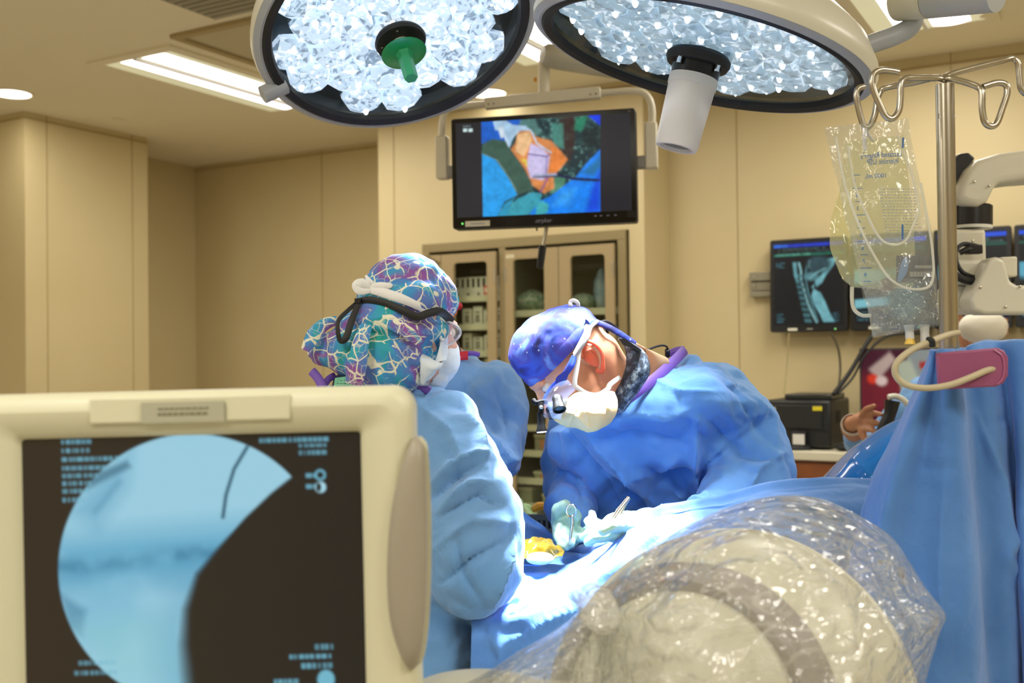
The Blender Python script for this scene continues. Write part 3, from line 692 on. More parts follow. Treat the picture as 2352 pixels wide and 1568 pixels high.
# cables
m_cab = mat('cable_olive', '4d4630', .6)
def cable(name, pts, r, m, label, cat='cable', sm=8): o = G().tube([P(*p) for p in pts], r, 8, smooth=sm).build(name, m); return tag(o, label, cat)
Yw = 5.4
cable('cable', [(1812, 765, 5.47), (1808, 830, 5.47), (1801, 903, 5.4)], .004, mat('cable_pale', 'a09468', .6), 'thin pale cable running straight down the wall to the printer')
cable('cable', [(1908, 762, 5.3), (1925, 800, 5.3), (1930, 850, 5.3), (1924, 905, 5.2)], .006, m_cab, 'olive cable curving down from under the neck scan monitor')
cable('cable', [(2010, 762, 5.25), (1990, 790, 5.22), (1955, 850, 5.2), (1915, 905, 5.15)], .011, m_rubber, 'thick black cable bundle slanting down to the printer')
cable('cable', [(2120, 765, 5.1), (2040, 772, 5.1), (1990, 812, 5.1), (1958, 868, 5.1), (1925, 903, 5.05)], .006, m_rubber, 'thin black cable beside the thick slanting bundle')
# counter
vF = VB - .62
uc0 = -2.15
t = empty('counter_cabinet', UV(uc0 + 1.7, VB - .3, 0), 'brown wood base cabinet under the pale counter by the back wall', 'cabinet')
m_wood = mat('reddish_wood', '8a4f24', .4, var=('6f3c1a', 6)); zc = onv(1850, 1036, vF)[1]
g = G(); ubox(g, uc0 + .02, uc0 + 3.6, vF + .03, VB - .01, .08, zc - .045); g.build('cabinet_body', m_wood, t, smooth=False)
for i in range(6):
    g = G(); ubox(g, uc0 + .03 + i * .59, uc0 + .6 + i * .59, vF + .012, vF + .03, .1, zc - .06); d = g.build('door', m_wood, t, smooth=False, bevel=.003)
    g = G(); ubox(g, uc0 + .5 + i * .59, uc0 + .51 + i * .59, vF - .012, vF + .012, zc - .3, zc - .18); g.build('handle', m_steel, d, bevel=.003)
o = G(); ubox(o, uc0, uc0 + 3.65, vF, VB - .005, zc - .045, zc); o = o.build('countertop', mat('pale_laminate', 'cfc9b0', .4), bevel=.006); tag(o, 'pale laminate countertop along the back wall under the printer', 'countertop')
# printer
vp = vF + .08; pu0, pu1 = onv(1758, 960, vp)[0], onv(1908, 960, vp)[0]; pz0, pz1 = zc, onv(1850, 912, vp)[1]
t = empty('printer', UV((pu0 + pu1) / 2, vp + .2, zc), 'black laser printer on the pale counter below the neck scan monitor', 'printer')
w = pu1 - pu0; hh = pz1 - pz0
g = G(); ubox(g, pu0, pu1, vp, vp + .42, pz0 + .01, pz1 - .015); g.build('printer_body', mat('printer_black', '17191a', .4), t, bevel=.012)
g = G(); ubox(g, pu0 + w * .25, pu1 - .01, vp + .06, vp + .36, pz1 - .015, pz1 + .012); g.build('top_lid', mat('printer_lid', '232524', .3), t, bevel=.006)
g = G(); ubox(g, pu0 + .01, pu1 - .01, vp - .004, vp, pz0 + hh * .36, pz0 + hh * .37); g.build('seam', m_rubber, t, smooth=False)
g = G(); ubox(g, pu0 + .02, pu1 - w * .12, vp - .008, vp, pz0 + hh * .4, pz0 + hh * .85); g.build('front_panel', mat('printer_panel', '1d1f20', .35), t, bevel=.004)
g = G(); ubox(g, pu0 + w * .74, pu0 + w * .88, vp - .011, vp - .008, pz0 + hh * .75, pz0 + hh * .83); g.build('yellow_sticker', mat('yellow_sticker', 'd8c823', .5), t, smooth=False)
g = G(); ubox(g, pu0 + .01, pu0 + w * .17, vp - .011, vp - .007, pz0 + hh * .6, pz0 + hh * .8); g.build('white_sticker', mat('white_sticker', 'd8d6cc', .5), t, smooth=False)
g = G(); M = xyframe(UV(pu0 + .02, vp - .004, pz1 - .05), UD, ZD); g.lathe([(.018, 0), (.018, .006), (.012, .006), (.012, 0)], M, 24); g.build('round_button', m_steel, t)
g = G(); ubox(g, pu1 - .003, pu1 + .003, vp + .12, vp + .2, pz1 - .13, pz1 - .07); g.build('side_vent', m_rubber, t, smooth=False)
# card reader
u0, z0 = onv(1836, 1030, vF + .05); t = empty('card_reader', UV(u0, vF + .05, zc), 'small black device with a white label in front of the printer', 'card reader')
G().lathe([(.07, 0), (.07, .01), (.05, .022), (0, .024)], Matrix.Translation(UV(u0, vF + .05, zc)) @ Matrix.Diagonal((.9, .4, 1, 1)), 32).build('base', m_rubber, t)
g = G(); ubox(g, u0 - .035, u0 + .035, vF + .04, vF + .055, zc + .02, zc + .09); g.build('reader_body', m_black, t, bevel=.004)
g = G(); ubox(g, u0 - .028, u0 + .028, vF + .037, vF + .04, zc + .028, zc + .078); g.build('white_label', mat('white_sticker', 'd8d6cc', .5), t, smooth=False)
u0, z0 = onv(1940, 1030, vF + .06)
o = G().ell(UV(u0, vF + .08, zc + .012), (UD * .05, VD * .035, ZD * .018)).build('computer_mouse', m_rubber); o.location.z = zc + .0; tag(o, 'black computer mouse on the counter right of the printer', 'computer mouse')
# purple poster (screen display board) behind seated person
v = VF2 = VB - .3; u0, u1 = onv(1974, 850, v)[0], onv(2330, 850, v)[0]; zt = onv(1985, 800, v)[1]; zb = zc
t = empty('display_board', UV((u0 + u1) / 2, v, zb), 'dark red picture board with pale figures standing on the counter', 'picture board')
M = xyframe(UV((u0 + u1) / 2, v, (zt + zb) / 2), UD, ZD); w, hh = u1 - u0, zt - zb
G().box((0, 0, -.012), (w, hh, .02), M).build('panel_frame', mat('dark_frame', '3a3036', .5), t, smooth=False)
p = Paint(110, 60, '4e1f35'); N = p.noise(6, 4, 3); p.put(N * .8, '3a1a2e'); p.put(((p.X > .32)).astype(float), '8fa0aa', .8)
p.ell(.1, .45, .3, .2, '7c2436', .7, .8); p.poly([(.05, .2), (.2, .02), (.24, .1), (.12, .3)], 'b9a8ac', .03); p.ell(.08, .3, .04, .05, 'e0402a', .4); p.ell(.14, .32, .04, .05, 'd8c8d0', .4)
p.poly([(.24, .12), (.34, .1), (.42, .4), (.36, .62), (.28, .45)], 'a8b6ae', .04); p.poly([(.4, .12), (.47, .12), (.46, .18), (.4, .2)], '9c3030', .02)
p.build('picture', M @ Matrix.Translation((0, 0, .0)), w - .02, hh - .02, t, emit=False)
# ---------------------------------------------------------------- surgical lamps
m_lampgrey = mat('lamp_housing', 'cfcdbd', .35)
m_flange = mat('lamp_flange', 'a3a9b0', .4)
m_teal = mat('lamp_backplate', '1d2b31', .3, metal=.2)
def lens_material(name, lo, mid, hi, s, fz):
    m = bpy.data.materials.new(name); m.use_nodes = True; t = NT(m); b = t.n['Principled BSDF']
    b.inputs['Base Color'].default_value = lin('b8c8d4'); b.inputs['Roughness'].default_value = .12
    ge = t.add('ShaderNodeNewGeometry'); tc = t.add('ShaderNodeTexCoord')
    v1 = t.add('ShaderNodeVectorMath', operation='SCALE'); v1.inputs['Scale'].default_value = 1.6; t.link(ge.outputs['Normal'], v1.inputs[0])
    v2 = t.add('ShaderNodeVectorMath', operation='SCALE'); v2.inputs['Scale'].default_value = fz; t.link(tc.outputs['Object'], v2.inputs[0])
    v3 = t.add('ShaderNodeVectorMath', operation='ADD'); t.link(v1.outputs[0], v3.inputs[0]); t.link(v2.outputs[0], v3.inputs[1])
    n = t.add('ShaderNodeTexNoise', Scale=1.0, Detail=2.5, Distortion=.8); t.link(v3.outputs[0], n.inputs['Vector'])
    r = ramp(t, n.outputs['Fac'], [(.36, lo), (.45, mid), (.55, mid), (.62, hi)]); t.link(r.outputs[0], b.inputs['Emission Color']); b.inputs['Emission Strength'].default_value = s
    return m
m_lens1 = lens_material('lens_bright', '5c7088', 'c3d4e6', 'ffffff', 1.05, 34)
m_lens2 = lens_material('lens_soft', '5d7280', '93aab6', 'eef6ff', .78, 26)
m_led = emis('led_white', 'ffffff', 2.2)
m_led2 = emis('led_soft', 'f4f8ff', 1.15)
m_cover = glass('lamp_cover_glass', (.86, .92, .96, 1), refl=.55)
def lamp(C, nrm, R, label, lensm, ledm, pitch, rl, rot, domeh, tall):
    C = Vector(C); nrm = Vector(nrm).normalized(); M = zframe(C, -nrm, Vector((1, 0, 0)))
    t = empty('surgical_light', C, label, 'surgical light', 'surgical lights over the table')
    G().lathe([(R + .004, -.008), (R + .02, -.002), (R + .024, .012), (R + .02, .03), (R - .01, .04 + tall * .5), (R * .8, .05 + tall), (R * .45, .05 + domeh), (0, .05 + domeh * 1.1)], M, 96, cap=False).build('housing', m_lampgrey, t, sharp=50)
    G().lathe([(R - .003, -.009), (R + .006, -.011), (R + .019, -.003), (R + .015, .002), (R - .003, .002)], M, 96, cap=False).build('flange', m_flange, t)
    G().lathe([(R - .024, .004), (R - .02, -.008), (R - .006, -.014), (R + .002, -.009), (R + .002, .004)], M, 96, cap=False).build('seal_ring', m_rubber, t)
    G().lathe([(0, .045), (R - .02, .045), (R - .012, .02), (R - .012, .05), (0, .05)], M, 72).build('back_plate', m_teal, t)
    G().lathe([(.06, .0), (R - .018, .0)], M, 72, cap=False).build('cover_glass', m_cover, t)
    k = 0; n = int(R / pitch) + 2; pts = []
    for i in range(-n, n + 1):
        for j in range(-n, n + 1):
            x = pitch * (i + j * .5); y = pitch * j * .866
            x, y = x * math.cos(rot) - y * math.sin(rot), x * math.sin(rot) + y * math.cos(rot)
            if math.hypot(x, y) < R - .022 - pitch * .40: pts.append((x, y))
    for q, (x, y) in enumerate(pts):
        g = G(); a0 = rot + .3 * (q % 3)
        rings = [(rl, .04, 0), (rl * .98, .026, 0), (rl * .72, .012, PI / 6), (rl * .42, .008, 0), (rl * .2, .014, PI / 6)]
        vs = []; fs = []
        for r_, z, o_ in rings:
            for s_ in range(6): vs.append((x + r_ * math.cos(a0 + o_ + s_ * PI / 3), y + r_ * math.sin(a0 + o_ + s_ * PI / 3), z))
        for a in range(4):
            for s_ in range(6):
                e = (s_ + 1) % 6; A, B_, C_, D = a * 6 + s_, a * 6 + e, (a + 1) * 6 + s_, (a + 1) * 6 + e
                fs += [(A, B_, D), (A, D, C_)] if (a % 2 == 0) else [(A, B_, C_), (B_, D, C_)]
        fs.append([24 + s_ for s_ in range(6)])
        g.mesh(vs, fs, M); g.cur = 1
        for b_, rr in ((1.9, .0095), (4.6, .005)):
            p = M @ Vector((x + math.cos(b_ + q) * rl * .42, y + math.sin(b_ + q) * rl * .5, .012)); g.ell(p, ((rr * .8, 0, 0), (0, rr * .8, 0), (0, 0, rr * 1.5)), 12, 8)
        g.build('lens', [lensm, ledm], t, smooth=True, sharp=8)
    return t, M
L1, M1 = lamp((-.258, 2.465, 2.254), (.25, -.41, -.877), .316, 'round surgical light at left with crisp bright lenses and a green centre handle', m_lens1, m_led, .096, .058, .25, .09, .02)
# green handle
m_green = mat('green_handle', '0a8f4c', .3)
m_green2 = mat('green_translucent', '35a878', .25)
def offs(M, z): return M @ Matrix.Translation((0, 0, -z))
g = G().lathe([(0, 0), (.058, 0), (.061, .008), (.058, .016), (.03, .02), (0, .02)], offs(M1, .032), 48); g.build('handle_mount', m_rubber, L1)
g = G()
for a in (.6, 1.9, 3.2, 4.6): g.lathe([(0, -.001), (.0025, -.001), (.0025, .001)], offs(M1, .0325) @ Matrix.Translation((.046 * math.cos(a), .046 * math.sin(a), 0)), 10)
g.build('mount_screws', m_steel, L1)
G().lathe([(.024, .0), (.024, .03), (.0, .03)], offs(M1, .058), 32).build('handle_core', m_white, L1)
G().lathe([(.0, -.001), (.022, -.001), (.051, .0), (.053, .0015), (.051, .003), (0, .003)], offs(M1, .062), 48).build('guard_disc', m_green, L1)
G().lathe([(0, -.075), (.0155, -.075), (.0165, -.07), (.017, -.01), (.022, .0), (0, 0)], offs(M1, .062), 6).build('hex_grip', m_green2, L1, sharp=25)
# knuckle at left and suspension
a = M1 @ Vector((0, 0, .04)); K = P(612, 205, 2.5)
G().cyl(P(655, 195, 2.52), P(603, 218, 2.5), .021, .021, 28).build('side_knuckle', m_flange, L1)
G().tube([M1 @ Vector((0, 0, .1)), M1 @ Vector((0, 0, .2)), Vector((-.4, 2.7, 2.62)), Vector((-.4, 2.75, 2.99))], .03, 16, smooth=8).build('suspension_tube', m_lampgrey, L1)
L2, M2 = lamp((.416, 2.296, 2.147), (-.257, .022, -.966), .353, 'large tilted surgical light at right with softer lenses and a white camera handle', m_lens2, m_led2, .094, .056, .1, .13, .07)
G().lathe([(0, 0), (.066, 0), (.071, .01), (.071, .018), (.064, .026), (0, .026)], offs(M2, .024), 48).build('handle_mount', m_rubber, L2)
G().lathe([(0, 0), (.052, 0), (.054, .03), (0, .03)], offs(M2, .05), 40).build('mount_collar', m_black, L2)
g = G()
for a in (2.3, 5.4, 3.9): g.lathe([(0, -.008), (.006, -.008), (.006, .006)], offs(M2, .03) @ Matrix.Translation((.06 * math.cos(a), .06 * math.sin(a), 0)), 10)
g.build('clamp_screws', m_chrome, L2)
m_cam = mat('camera_white', 'dcdad6', .4)
G().lathe([(.0, -.148), (.034, -.150), (.036, -.158), (.044, -.158), (.047, -.152), (.0515, -.022), (.0535, -.020), (.0535, 0), (0, 0)], offs(M2, .05), 48).build('camera_handle', m_cam, L2)
G().lathe([(.0, -.151), (.033, -.151), (.033, -.149)], offs(M2, .05), 40).build('camera_lens', mat('camera_lens_glass', '5c6050', .1, metal=.5), L2)
# elbow and arm of lamp two
Y2 = 2.3
G().tube([P(1955, 118, Y2), P(2010, 98, Y2), P(2055, 82, Y2), P(2090, 62, Y2), P(2100, 30, Y2), P(2100, 0, Y2)], .021, 20, smooth=8).build('elbow_tube', m_flange, L2)
M = zframe(P(2064, 2, 2.3), P(2290, -14, 2.12) - P(2064, 2, 2.3)); Ln = (P(2290, -14, 2.12) - P(2064, 2, 2.3)).length
G().lathe([(0, 0), (.042, 0), (.043, .004), (.041, Ln * .33), (0, Ln * .33)], M, 40).build('arm_joint', m_lampgrey, L2)
G().lathe([(0, Ln * .335), (.041, Ln * .335), (.036, Ln), (0, Ln)], M, 40).build('spring_arm', mat('arm_bluegrey', 'a9adae', .4), L2)
p = P(2250, -30, 2.14); G().cyl(p, (p.x, p.y, 2.99), .03).build('ceiling_post', m_lampgrey, L2)
# ---------------------------------------------------------------- ceiling-hung video monitor
DL, DR = 3.9, 3.77
TL, TR, BR, BL = P(1033.4, 273.3, DL), P(1458.8, 247, DR), P(1465.3, 510, DR), P(1042, 527, DL)
cc = (TL + TR + BR + BL) / 4; M = xyframe(cc, TR - TL + BR - BL, TL - BL + TR - BR)
w = ((TR - TL).length + (BR - BL).length) / 2; h = ((TL - BL).length + (TR - BR).length) / 2
vm = empty('video_monitor', cc - ZD * h / 2, 'large black video monitor hung from a ceiling arm showing a live operation', 'monitor')
G().prism(rrect(w, h, .012), -.06, 0, M).build('housing', m_black, vm, bevel=.004)
m_bez = mat('glossy_bezel', '05060c', .12)
G().prism(rrect(w - .008, h - .008, .010), 0, .002, M).build('bezel_glass', m_bez, vm, smooth=False)
pt = Paint(270, 150, '222228')
def q(x, y):
    ry = (y - 368 + (x - 300) * .0557) / (717 + (x - 300) * .015); return (x - 300 - ry * 22) / 1365, ry
def pl(pts, c, soft=.008, k=1): pt.poly([q(*p) for p in pts], c, soft, k)
BX = [(505, 353), (1437, 300), (1447, 1040), (528, 1080)]
mask_before = pt.a.copy()
pl(BX, '123038', .004)
N1, N2 = pt.noise(22, 14, 21, 4), pt.noise(60, 30, 22, 2)
pt.put(np.clip((N1 - .5) * 4, 0, 1) * .6, '3f6e66'); pt.put(np.clip((N2 - .62) * 6, 0, 1) * .5, '7fb8ae')
pl([(1120, 330), (1250, 310), (1240, 560), (1190, 700), (1120, 500)], '3a1e18', .03, .8); pl([(1250, 330), (1340, 310), (1300, 430), (1240, 420)], '1f8a68', .03, .8)
pl([(1060, 370), (1150, 370), (1160, 560), (1080, 540)], '4f9a8c', .03, .7); pl([(1060, 780), (1180, 760), (1150, 900), (1060, 900)], '5e9c7c', .03, .7)
pl([(1300, 420), (1437, 380), (1440, 560), (1300, 560)], '0a2024', .03, .9)
pl([(1330, 300), (1450, 290), (1450, 395)], '0a3be0'); pl([(505, 345), (830, 330), (760, 480), (640, 560), (505, 520)], '1560c8', .02)
pl([(820, 340), (930, 330), (980, 440), (900, 480), (800, 420)], '4f7c78', .03)
pl([(600, 350), (700, 345), (760, 380), (860, 385), (930, 450), (840, 420), (770, 460), (730, 560), (700, 540), (690, 420), (620, 420)], 'a9cbe6', .012)
pl([(640, 400), (680, 390), (700, 470), (665, 480)], 'd5e6f2', .012)
pl([(800, 430), (900, 420), (940, 470), (1060, 500), (1120, 560), (1190, 640), (1130, 720), (1080, 760), (1090, 860), (1010, 900), (920, 840), (860, 720), (740, 570), (780, 520)], 'd98a4e', .02)
pl([(800, 450), (890, 430), (910, 500), (880, 560), (850, 620), (780, 580)], 'eec08c', .02); pl([(900, 520), (1000, 560), (1050, 620), (1030, 760), (1000, 800), (900, 780), (870, 680)], 'cfc4ec', .02)
pl([(1060, 540), (1130, 580), (1180, 650), (1100, 740), (1050, 740), (1070, 620)], 'e8833a', .02); pl([(820, 640), (870, 640), (880, 700)], 'e0c84a', .02)
pt.line([q(880, 600), q(1030, 620), q(1050, 600)], .012, '5a4690'); pt.line([q(1030, 620), q(1020, 790)], .012, '8a7ac0')
pl([(520, 520), (600, 485), (700, 500), (740, 560), (830, 680), (900, 800), (915, 870), (800, 915), (740, 800), (640, 660), (515, 600)], '3c5c50', .012)
pt.line([q(525, 600), q(640, 650), q(740, 790), (q(790, 880))], .008, '86a898', .01)
pl([(515, 600), (620, 640), (720, 770), (800, 910), (700, 960), (640, 1075), (528, 1080)], '22a0ee', .01)
pl([(1445, 560), (1447, 1040), (900, 1060), (930, 980), (1060, 920), (1260, 770), (1330, 680)], '1182f0', .01)
pl([(1447, 700), (1447, 1040), (1330, 1046), (1380, 860)], '0b3fd8', .06, .9); pl([(1300, 740), (1445, 620), (1445, 700), (1390, 760)], '1a6a8c', .04, .8)
pl([(1150, 880), (1260, 860), (1200, 980), (1080, 990)], '46b4ff', .08, .6)
pl([(700, 1070), (740, 1000), (800, 940), (920, 890), (990, 900), (980, 960), (930, 1020), (880, 1065)], '3aa0b4', .012); pl([(640, 1075), (700, 980), (780, 930), (740, 1000), (715, 1070)], '2a98c0', .02)
pl([(945, 1060), (955, 980), (1000, 955), (1048, 985), (1040, 1040), (1010, 1056)], '45b0b8', .012)
pt.line([q(930, 770), q(1130, 765), q(1250, 790), q(1430, 800)], .03, '15204a'); pt.line([q(930, 765), q(1100, 755)], .02, 'b4bedc', .02); pt.line([q(1040, 780), q(980, 890)], .014, '8a5aa0')
pt.line([q(760, 470), q(830, 400), q(900, 420), q(950, 520), q(1060, 590)], .014, 'bfdcf2'); pt.line([q(730, 540), q(700, 470)], .02, 'c8e0f4')
pt.blur(1); pt.a *= (.62 + .45 * N1 + .3 * N2)[..., None]
sd = pt.sdpoly([q(*p) for p in BX]) / .004 + .5; sd = np.clip(sd, 0, 1)[..., None]; pt.a = pt.a * sd + mask_before * (1 - sd)
for x in (362, 405):
    pl([(x, 408), (x + 32, 406), (x + 33, 430), (x + 1, 432)], 'cfe8ea', .006)
pt.textlines(*q(360, 385), 1, .03, [.045], '7a8a8c')
Ms = M @ Matrix.Translation((-.0005, .012, .0028))
pt.build('screen', Ms, w * .945, h * .85, vm, .95)
text('brand_text', 'stryker', M @ Matrix.Translation((0, -h / 2 + .019, .0028)), .021, mat('bezel_print', '8e93a8', .5), vm, shear=.2)
text('resolution_text', '4K', M @ Matrix.Translation((w / 2 - .022, h / 2 - .012, .0028)), .012, mat('bezel_print_dim', '5d6066', .5), vm)
G().box((-w / 2 + .095, -h / 2 + .018, .003), (.092, .02, .002), M).build('asset_sticker', mat('pale_sticker', 'd8d4c0', .6), vm, smooth=False)
g = G(); 
for i in range(14): g.box((-w / 2 + .07 + i * .0038, -h / 2 + .018, .0043), (.0022, .006, .0003), M)
g.build('sticker_print', mat('bezel_print', '8e93a8', .5), vm, smooth=False)
G().box((-w / 2 + .038, -h / 2 + .02, .003), (.005, .005, .002), M).build('power_led', emis('green_led', '20ff40', 1.5), vm, smooth=False)
g = G()
for i, x in enumerate((.19, .21, .235, .262)): g.box((x, -h / 2 + .028, .0028), (.009, .003, .0006), M)
g.build('key_marks', mat('bezel_print', '8e93a8', .5), vm, smooth=False)
G().box((w / 2 - .022, -h / 2 + .03, .0028), (.028, .022, .001), M).build('corner_badge', mat('badge', '16181c', .3), vm, bevel=.003)
# yoke
m_yoke = mat('yoke_enamel', 'cfc9b4', .4)
def PM(a, b): return P(a, b, DL + (DR - DL) * (a - 1033) / 425 + .06)
G().tube([PM(1016, 350), PM(1015, 300), PM(1022, 258), PM(1050, 245), PM(1120, 239), PM(1250, 226), PM(1380, 214), PM(1450, 209), PM(1482, 216), PM(1497, 245), PM(1498, 300), PM(1498, 340)], .0125, 16, smooth=6).build('yoke_tube', m_yoke, vm)
Mp = xyframe(PM(1247, 228), PM(1380, 215) - PM(1120, 240), ZD); G().box((0, 0, .012), ((PM(1380, 215) - PM(1115, 240)).length, .042, .034), Mp).build('yoke_plate', m_yoke, vm, bevel=.004)
g = G()
for x in (-.2, -.18, .18, .2): g.box((x, -.006, .031), (.004, .004, .004), Mp)
g.build('plate_screws', m_rubber, vm, smooth=False)
for (a, b0, b1, s) in ((1017, 313, 413, 1), (1496, 283, 387, -1)):
    Mb = xyframe(PM(a, (b0 + b1) / 2), TR - TL, ZD); hh = (b1 - b0) / 622
    br = G().box((0, 0, 0), (.045, hh, .05), Mb).build('side_bracket', m_yoke, vm, bevel=.006)
    G().box((s * .04, -hh / 2 + .025, .0), (.05, .045, .045), Mb).build('pivot', m_greypl, br, bevel=.006)
G().tube([PM(1249, 222), PM(1250, 170), PM(1250, 140)], .021, 16).build('drop_tube', m_yoke, vm)
G().box((-.022, .07, .02), (.012, .016, .006), Mp).build('amber_mark', mat('amber', 'c88a20', .5), vm, bevel=.002)
a_, b_ = P(1262, 128, 3.85), P(1720, 205, 4.15)
Mh = zframe(a_, b_ - a_, ZD); Lh = (b_ - a_).length
G().lathe([(0, -.03), (.03, -.028), (.042, -.01), (.045, .03), (.04, Lh - .02), (.02, Lh), (0, Lh)], Mh, 32).build('swing_arm', mat('swing_arm_grey', 'a8a492', .45), vm)
G().cyl(b_ - (b_ - a_).normalized() * .04, (b_.x, b_.y, 2.99), .035).build('ceiling_post', m_yoke, vm)
G().cyl(PM(1256, 520), PM(1247, 568), .007).build('handle_rod', m_steel, vm)
G().lathe([(0, 0), (.011, .001), (.0145, .01), (.013, .08), (.0135, .085), (0, .088)], zframe(PM(1247, 563), PM(1240, 617) - PM(1247, 563)), 24).build('handle_grip', m_rubber, vm)
G().cyl(PM(1233, 518), PM(1233, 530), .003, seg=8).build('cable_stub', m_rubber, vm)
# ---------------------------------------------------------------- foreground monitor
YF = 1.2
TL, TR, BL = P(43, 1013, YF), P(822.6, 994, YF), P(56, 1640, YF)
M = xyframe(TL, TR - TL, TL - BL); sw = (TR - TL).length; sh = sw * .8
fm = empty('imaging_monitor', (TL + TR) / 2 - ZD * 1.35, 'big cream x-ray monitor in the near left foreground with a blue round scan', 'monitor')
fm.location.z = 0; XL, XR, YT, YB = -.075, sw + .062, .052, -sh - .08
cx, cy = (XL + XR) / 2, (YT + YB) / 2
# housing: deep rounded body and a front bezel ring with a rolled edge
g = G(); prof = [(-.14, -.05), (-.03, 0), (-.006, 0), (.0, -.004), (.004, -.012)]
rings = []
for z, ins in [(-.16, -.07), (-.15, -.03), (-.06, 0), (-.012, 0), (-.004, -.003), (.001, -.01), (.003, -.02)]:
    rings.append([M @ Vector((x, y, z)) for x, y in rrect(XR - XL + 2 * ins, YT - YB + 2 * ins, .028 + ins * .25, 8, cx, cy)])
g.loft(rings, caps=False); g.f.append(list(range(len(rings[0])))[::-1]); g.mi.append(0)
out2 = rrect(XR - XL - .04, YT - YB - .04, .02, 8, cx, cy); inn = rrect(sw, sh, .004, 8, sw / 2, -sh / 2)
n_ = len(out2); vs = [(x, y, .003) for x, y in out2] + [(x, y, -.001) for x, y in rrect(sw + .016, sh + .016, .01, 8, sw / 2, -sh / 2)] + [(x, y, -.012) for x, y in inn]
fs = []
for a in range(2):
    for i in range(n_): k = (i + 1) % n_; fs.append((a * n_ + i, a * n_ + k, (a + 1) * n_ + k, (a + 1) * n_ + i))
g.mesh(vs, fs, M); g.build('housing', m_cream, fm, sharp=60)
pt = Paint(320, 250, '2d2416')
def q2(x, y): return (x - 48) / 780, (y - 1010 + (x - 48) * .022) / 624
pt.put(np.clip(pt.X * 1.2 - .1, 0, 1) * .8, '1b1812')
N = pt.noise(7, 5, 40, 4); Nf = pt.noise(18, 12, 44, 3)
Cx, Cy = q2(436, 1308); cir = 1 - np.hypot((pt.X - Cx) * 780, (pt.Y - Cy) * 624) / 308
save = pt.a.copy()
pt.a = np.ones_like(pt.a) * np.array(lin('97c9dc')[:3])
def pl2(pts, c, soft=.02, k=1): pt.poly([q2(*p) for p in pts], c, soft, k)
pl2([(120, 1240), (300, 1220), (560, 1200), (600, 1330), (300, 1340), (120, 1360)], '63a9c8', .12, .9)
pt.put(np.exp(-((pt.Y - .455 - .02 * np.sin(pt.X * 9)) / .03) ** 2) * np.clip(Nf * 2.2 - .5, 0, 1), '3f7f9f', .9)
pt.put(np.exp(-((pt.Y - .5) / .07) ** 2) * np.clip(N * 2 - .5, 0, 1), '5598b8', .8)
pl2([(140, 1400), (230, 1330), (300, 1350), (330, 1420), (250, 1500), (180, 1480)], '6fb0cc', .1, .6); pl2([(150, 1180), (220, 1100), (300, 1040), (290, 1120), (220, 1220)], '6aa9c6', .08, .7)
pl2([(190, 1100), (290, 1060), (300, 1075), (200, 1125)], '2f5f78', .02, .7); pt.line([q2(215, 1175), q2(270, 1110)], .015, '4f8aa8', .03, .6)
pl2([(130, 1360), (190, 1400), (180, 1460), (150, 1440)], '4a86a4', .03, .7); pl2([(170, 1440), (380, 1400), (420, 1568), (250, 1568)], '8cc6ce', .1, .6)
pt.line([q2(566, 1030), q2(535, 1080), q2(515, 1140), q2(507, 1190)], .013, '1d5066', .008)
pt.line([q2(430, 1330), q2(385, 1440), q2(395, 1568)], .09, '4a94b8', .2, .5)
dk = pt.sdpoly([q2(*p) for p in [(668, 1098), (620, 1135), (560, 1190), (500, 1255), (445, 1320), (418, 1400), (412, 1480), (430, 1700), (900, 1700), (900, 1000), (760, 1040)]])
kk = np.clip(dk / (.012 + .06 * np.clip((pt.Y - .35) * 2, 0, 1)) + .5, 0, 1)
pic = pt.a; dark = np.ones_like(pic) * np.array(lin('211b12')[:3]); pic = pic * (1 - kk[..., None]) + dark * kk[..., None]
pt.a = save; cm = np.clip(cir / .008 + .5, 0, 1) * (1 - kk * .999); cm = cm[..., None]; pt.a = pt.a * (1 - cm) + pic * cm
c = '6fb2c8'
x, y = q2(140, 1014); pt.textlines(x, y, 2, .029, [.075], c); pt.textlines(x, y + .062, 1, .03, [.16], c); pt.textlines(x, y + .093, 5, .029, [.12, .1, .08, .07, .06], c, k=.7)
x, y = q2(742, 1006); pt.textlines(x, y, 1, .03, [.19], c, True); pt.textlines(x + .005, y + .024, 2, .026, [.08], c, True)
x, y = q2(700, 1090); pt.textlines(x, y, 1, .03, [.03], c); pt.ell(*q2(732, 1094), .016, .02, c, .3); pt.ell(*q2(732, 1094), .010, .0125, '1b1812', .3); pt.textlines(x, y + .042, 1, .03, [.03], c); pt.ell(*q2(732, 1122), .016, .02, 'a8d8e8', .3); pt.ell(*q2(728, 1122), .008, .016, '1b1812', .3)
x, y = q2(750, 1480); pt.textlines(x, y, 1, .03, [.05], c, True); pt.textlines(x, y + .034, 1, .03, [.125], c, True); pt.textlines(x, y + .068, 1, .03, [.09], c, True)
x, y = q2(170, 1516); pt.textlines(x, y, 1, .03, [.1], c, k=.6); x, y = q2(160, 1538); pt.textlines(x, y, 1, .03, [.12], c, k=.6); pt.ell(*q2(735, 1560), .025, .035, c, .2); pt.textlines(*q2(615, 1560), 1, .05, [.06], c)
pt.build('screen', M @ Matrix.Translation((sw / 2, -sh / 2, -.010)), sw + .004, sh + .004, fm, 1.0)
u = .335 / 1
Mt = M @ Matrix.Translation(((440 - 43) / 2022, .033, .0035))
G().box((0, -.001, -.001), (.228, .03, .005), Mt).build('top_tab', m_cream, fm, bevel=.005, bseg=3)
tb = G().box((-.007, -.004, .004), (.094, .023, .002), Mt).build('grey_nameplate', mat('grey_nameplate', 'a9a893', .5), fm, smooth=False)
g = G()
for j in range(2):
    x = -.035
    while x < .022: w_ = random.uniform(.003, .007); g.box((x + w_ / 2, -.000 - j * .006, .0053), (w_, .0032 if j else .002, .0003), Mt); x += w_ + .0012
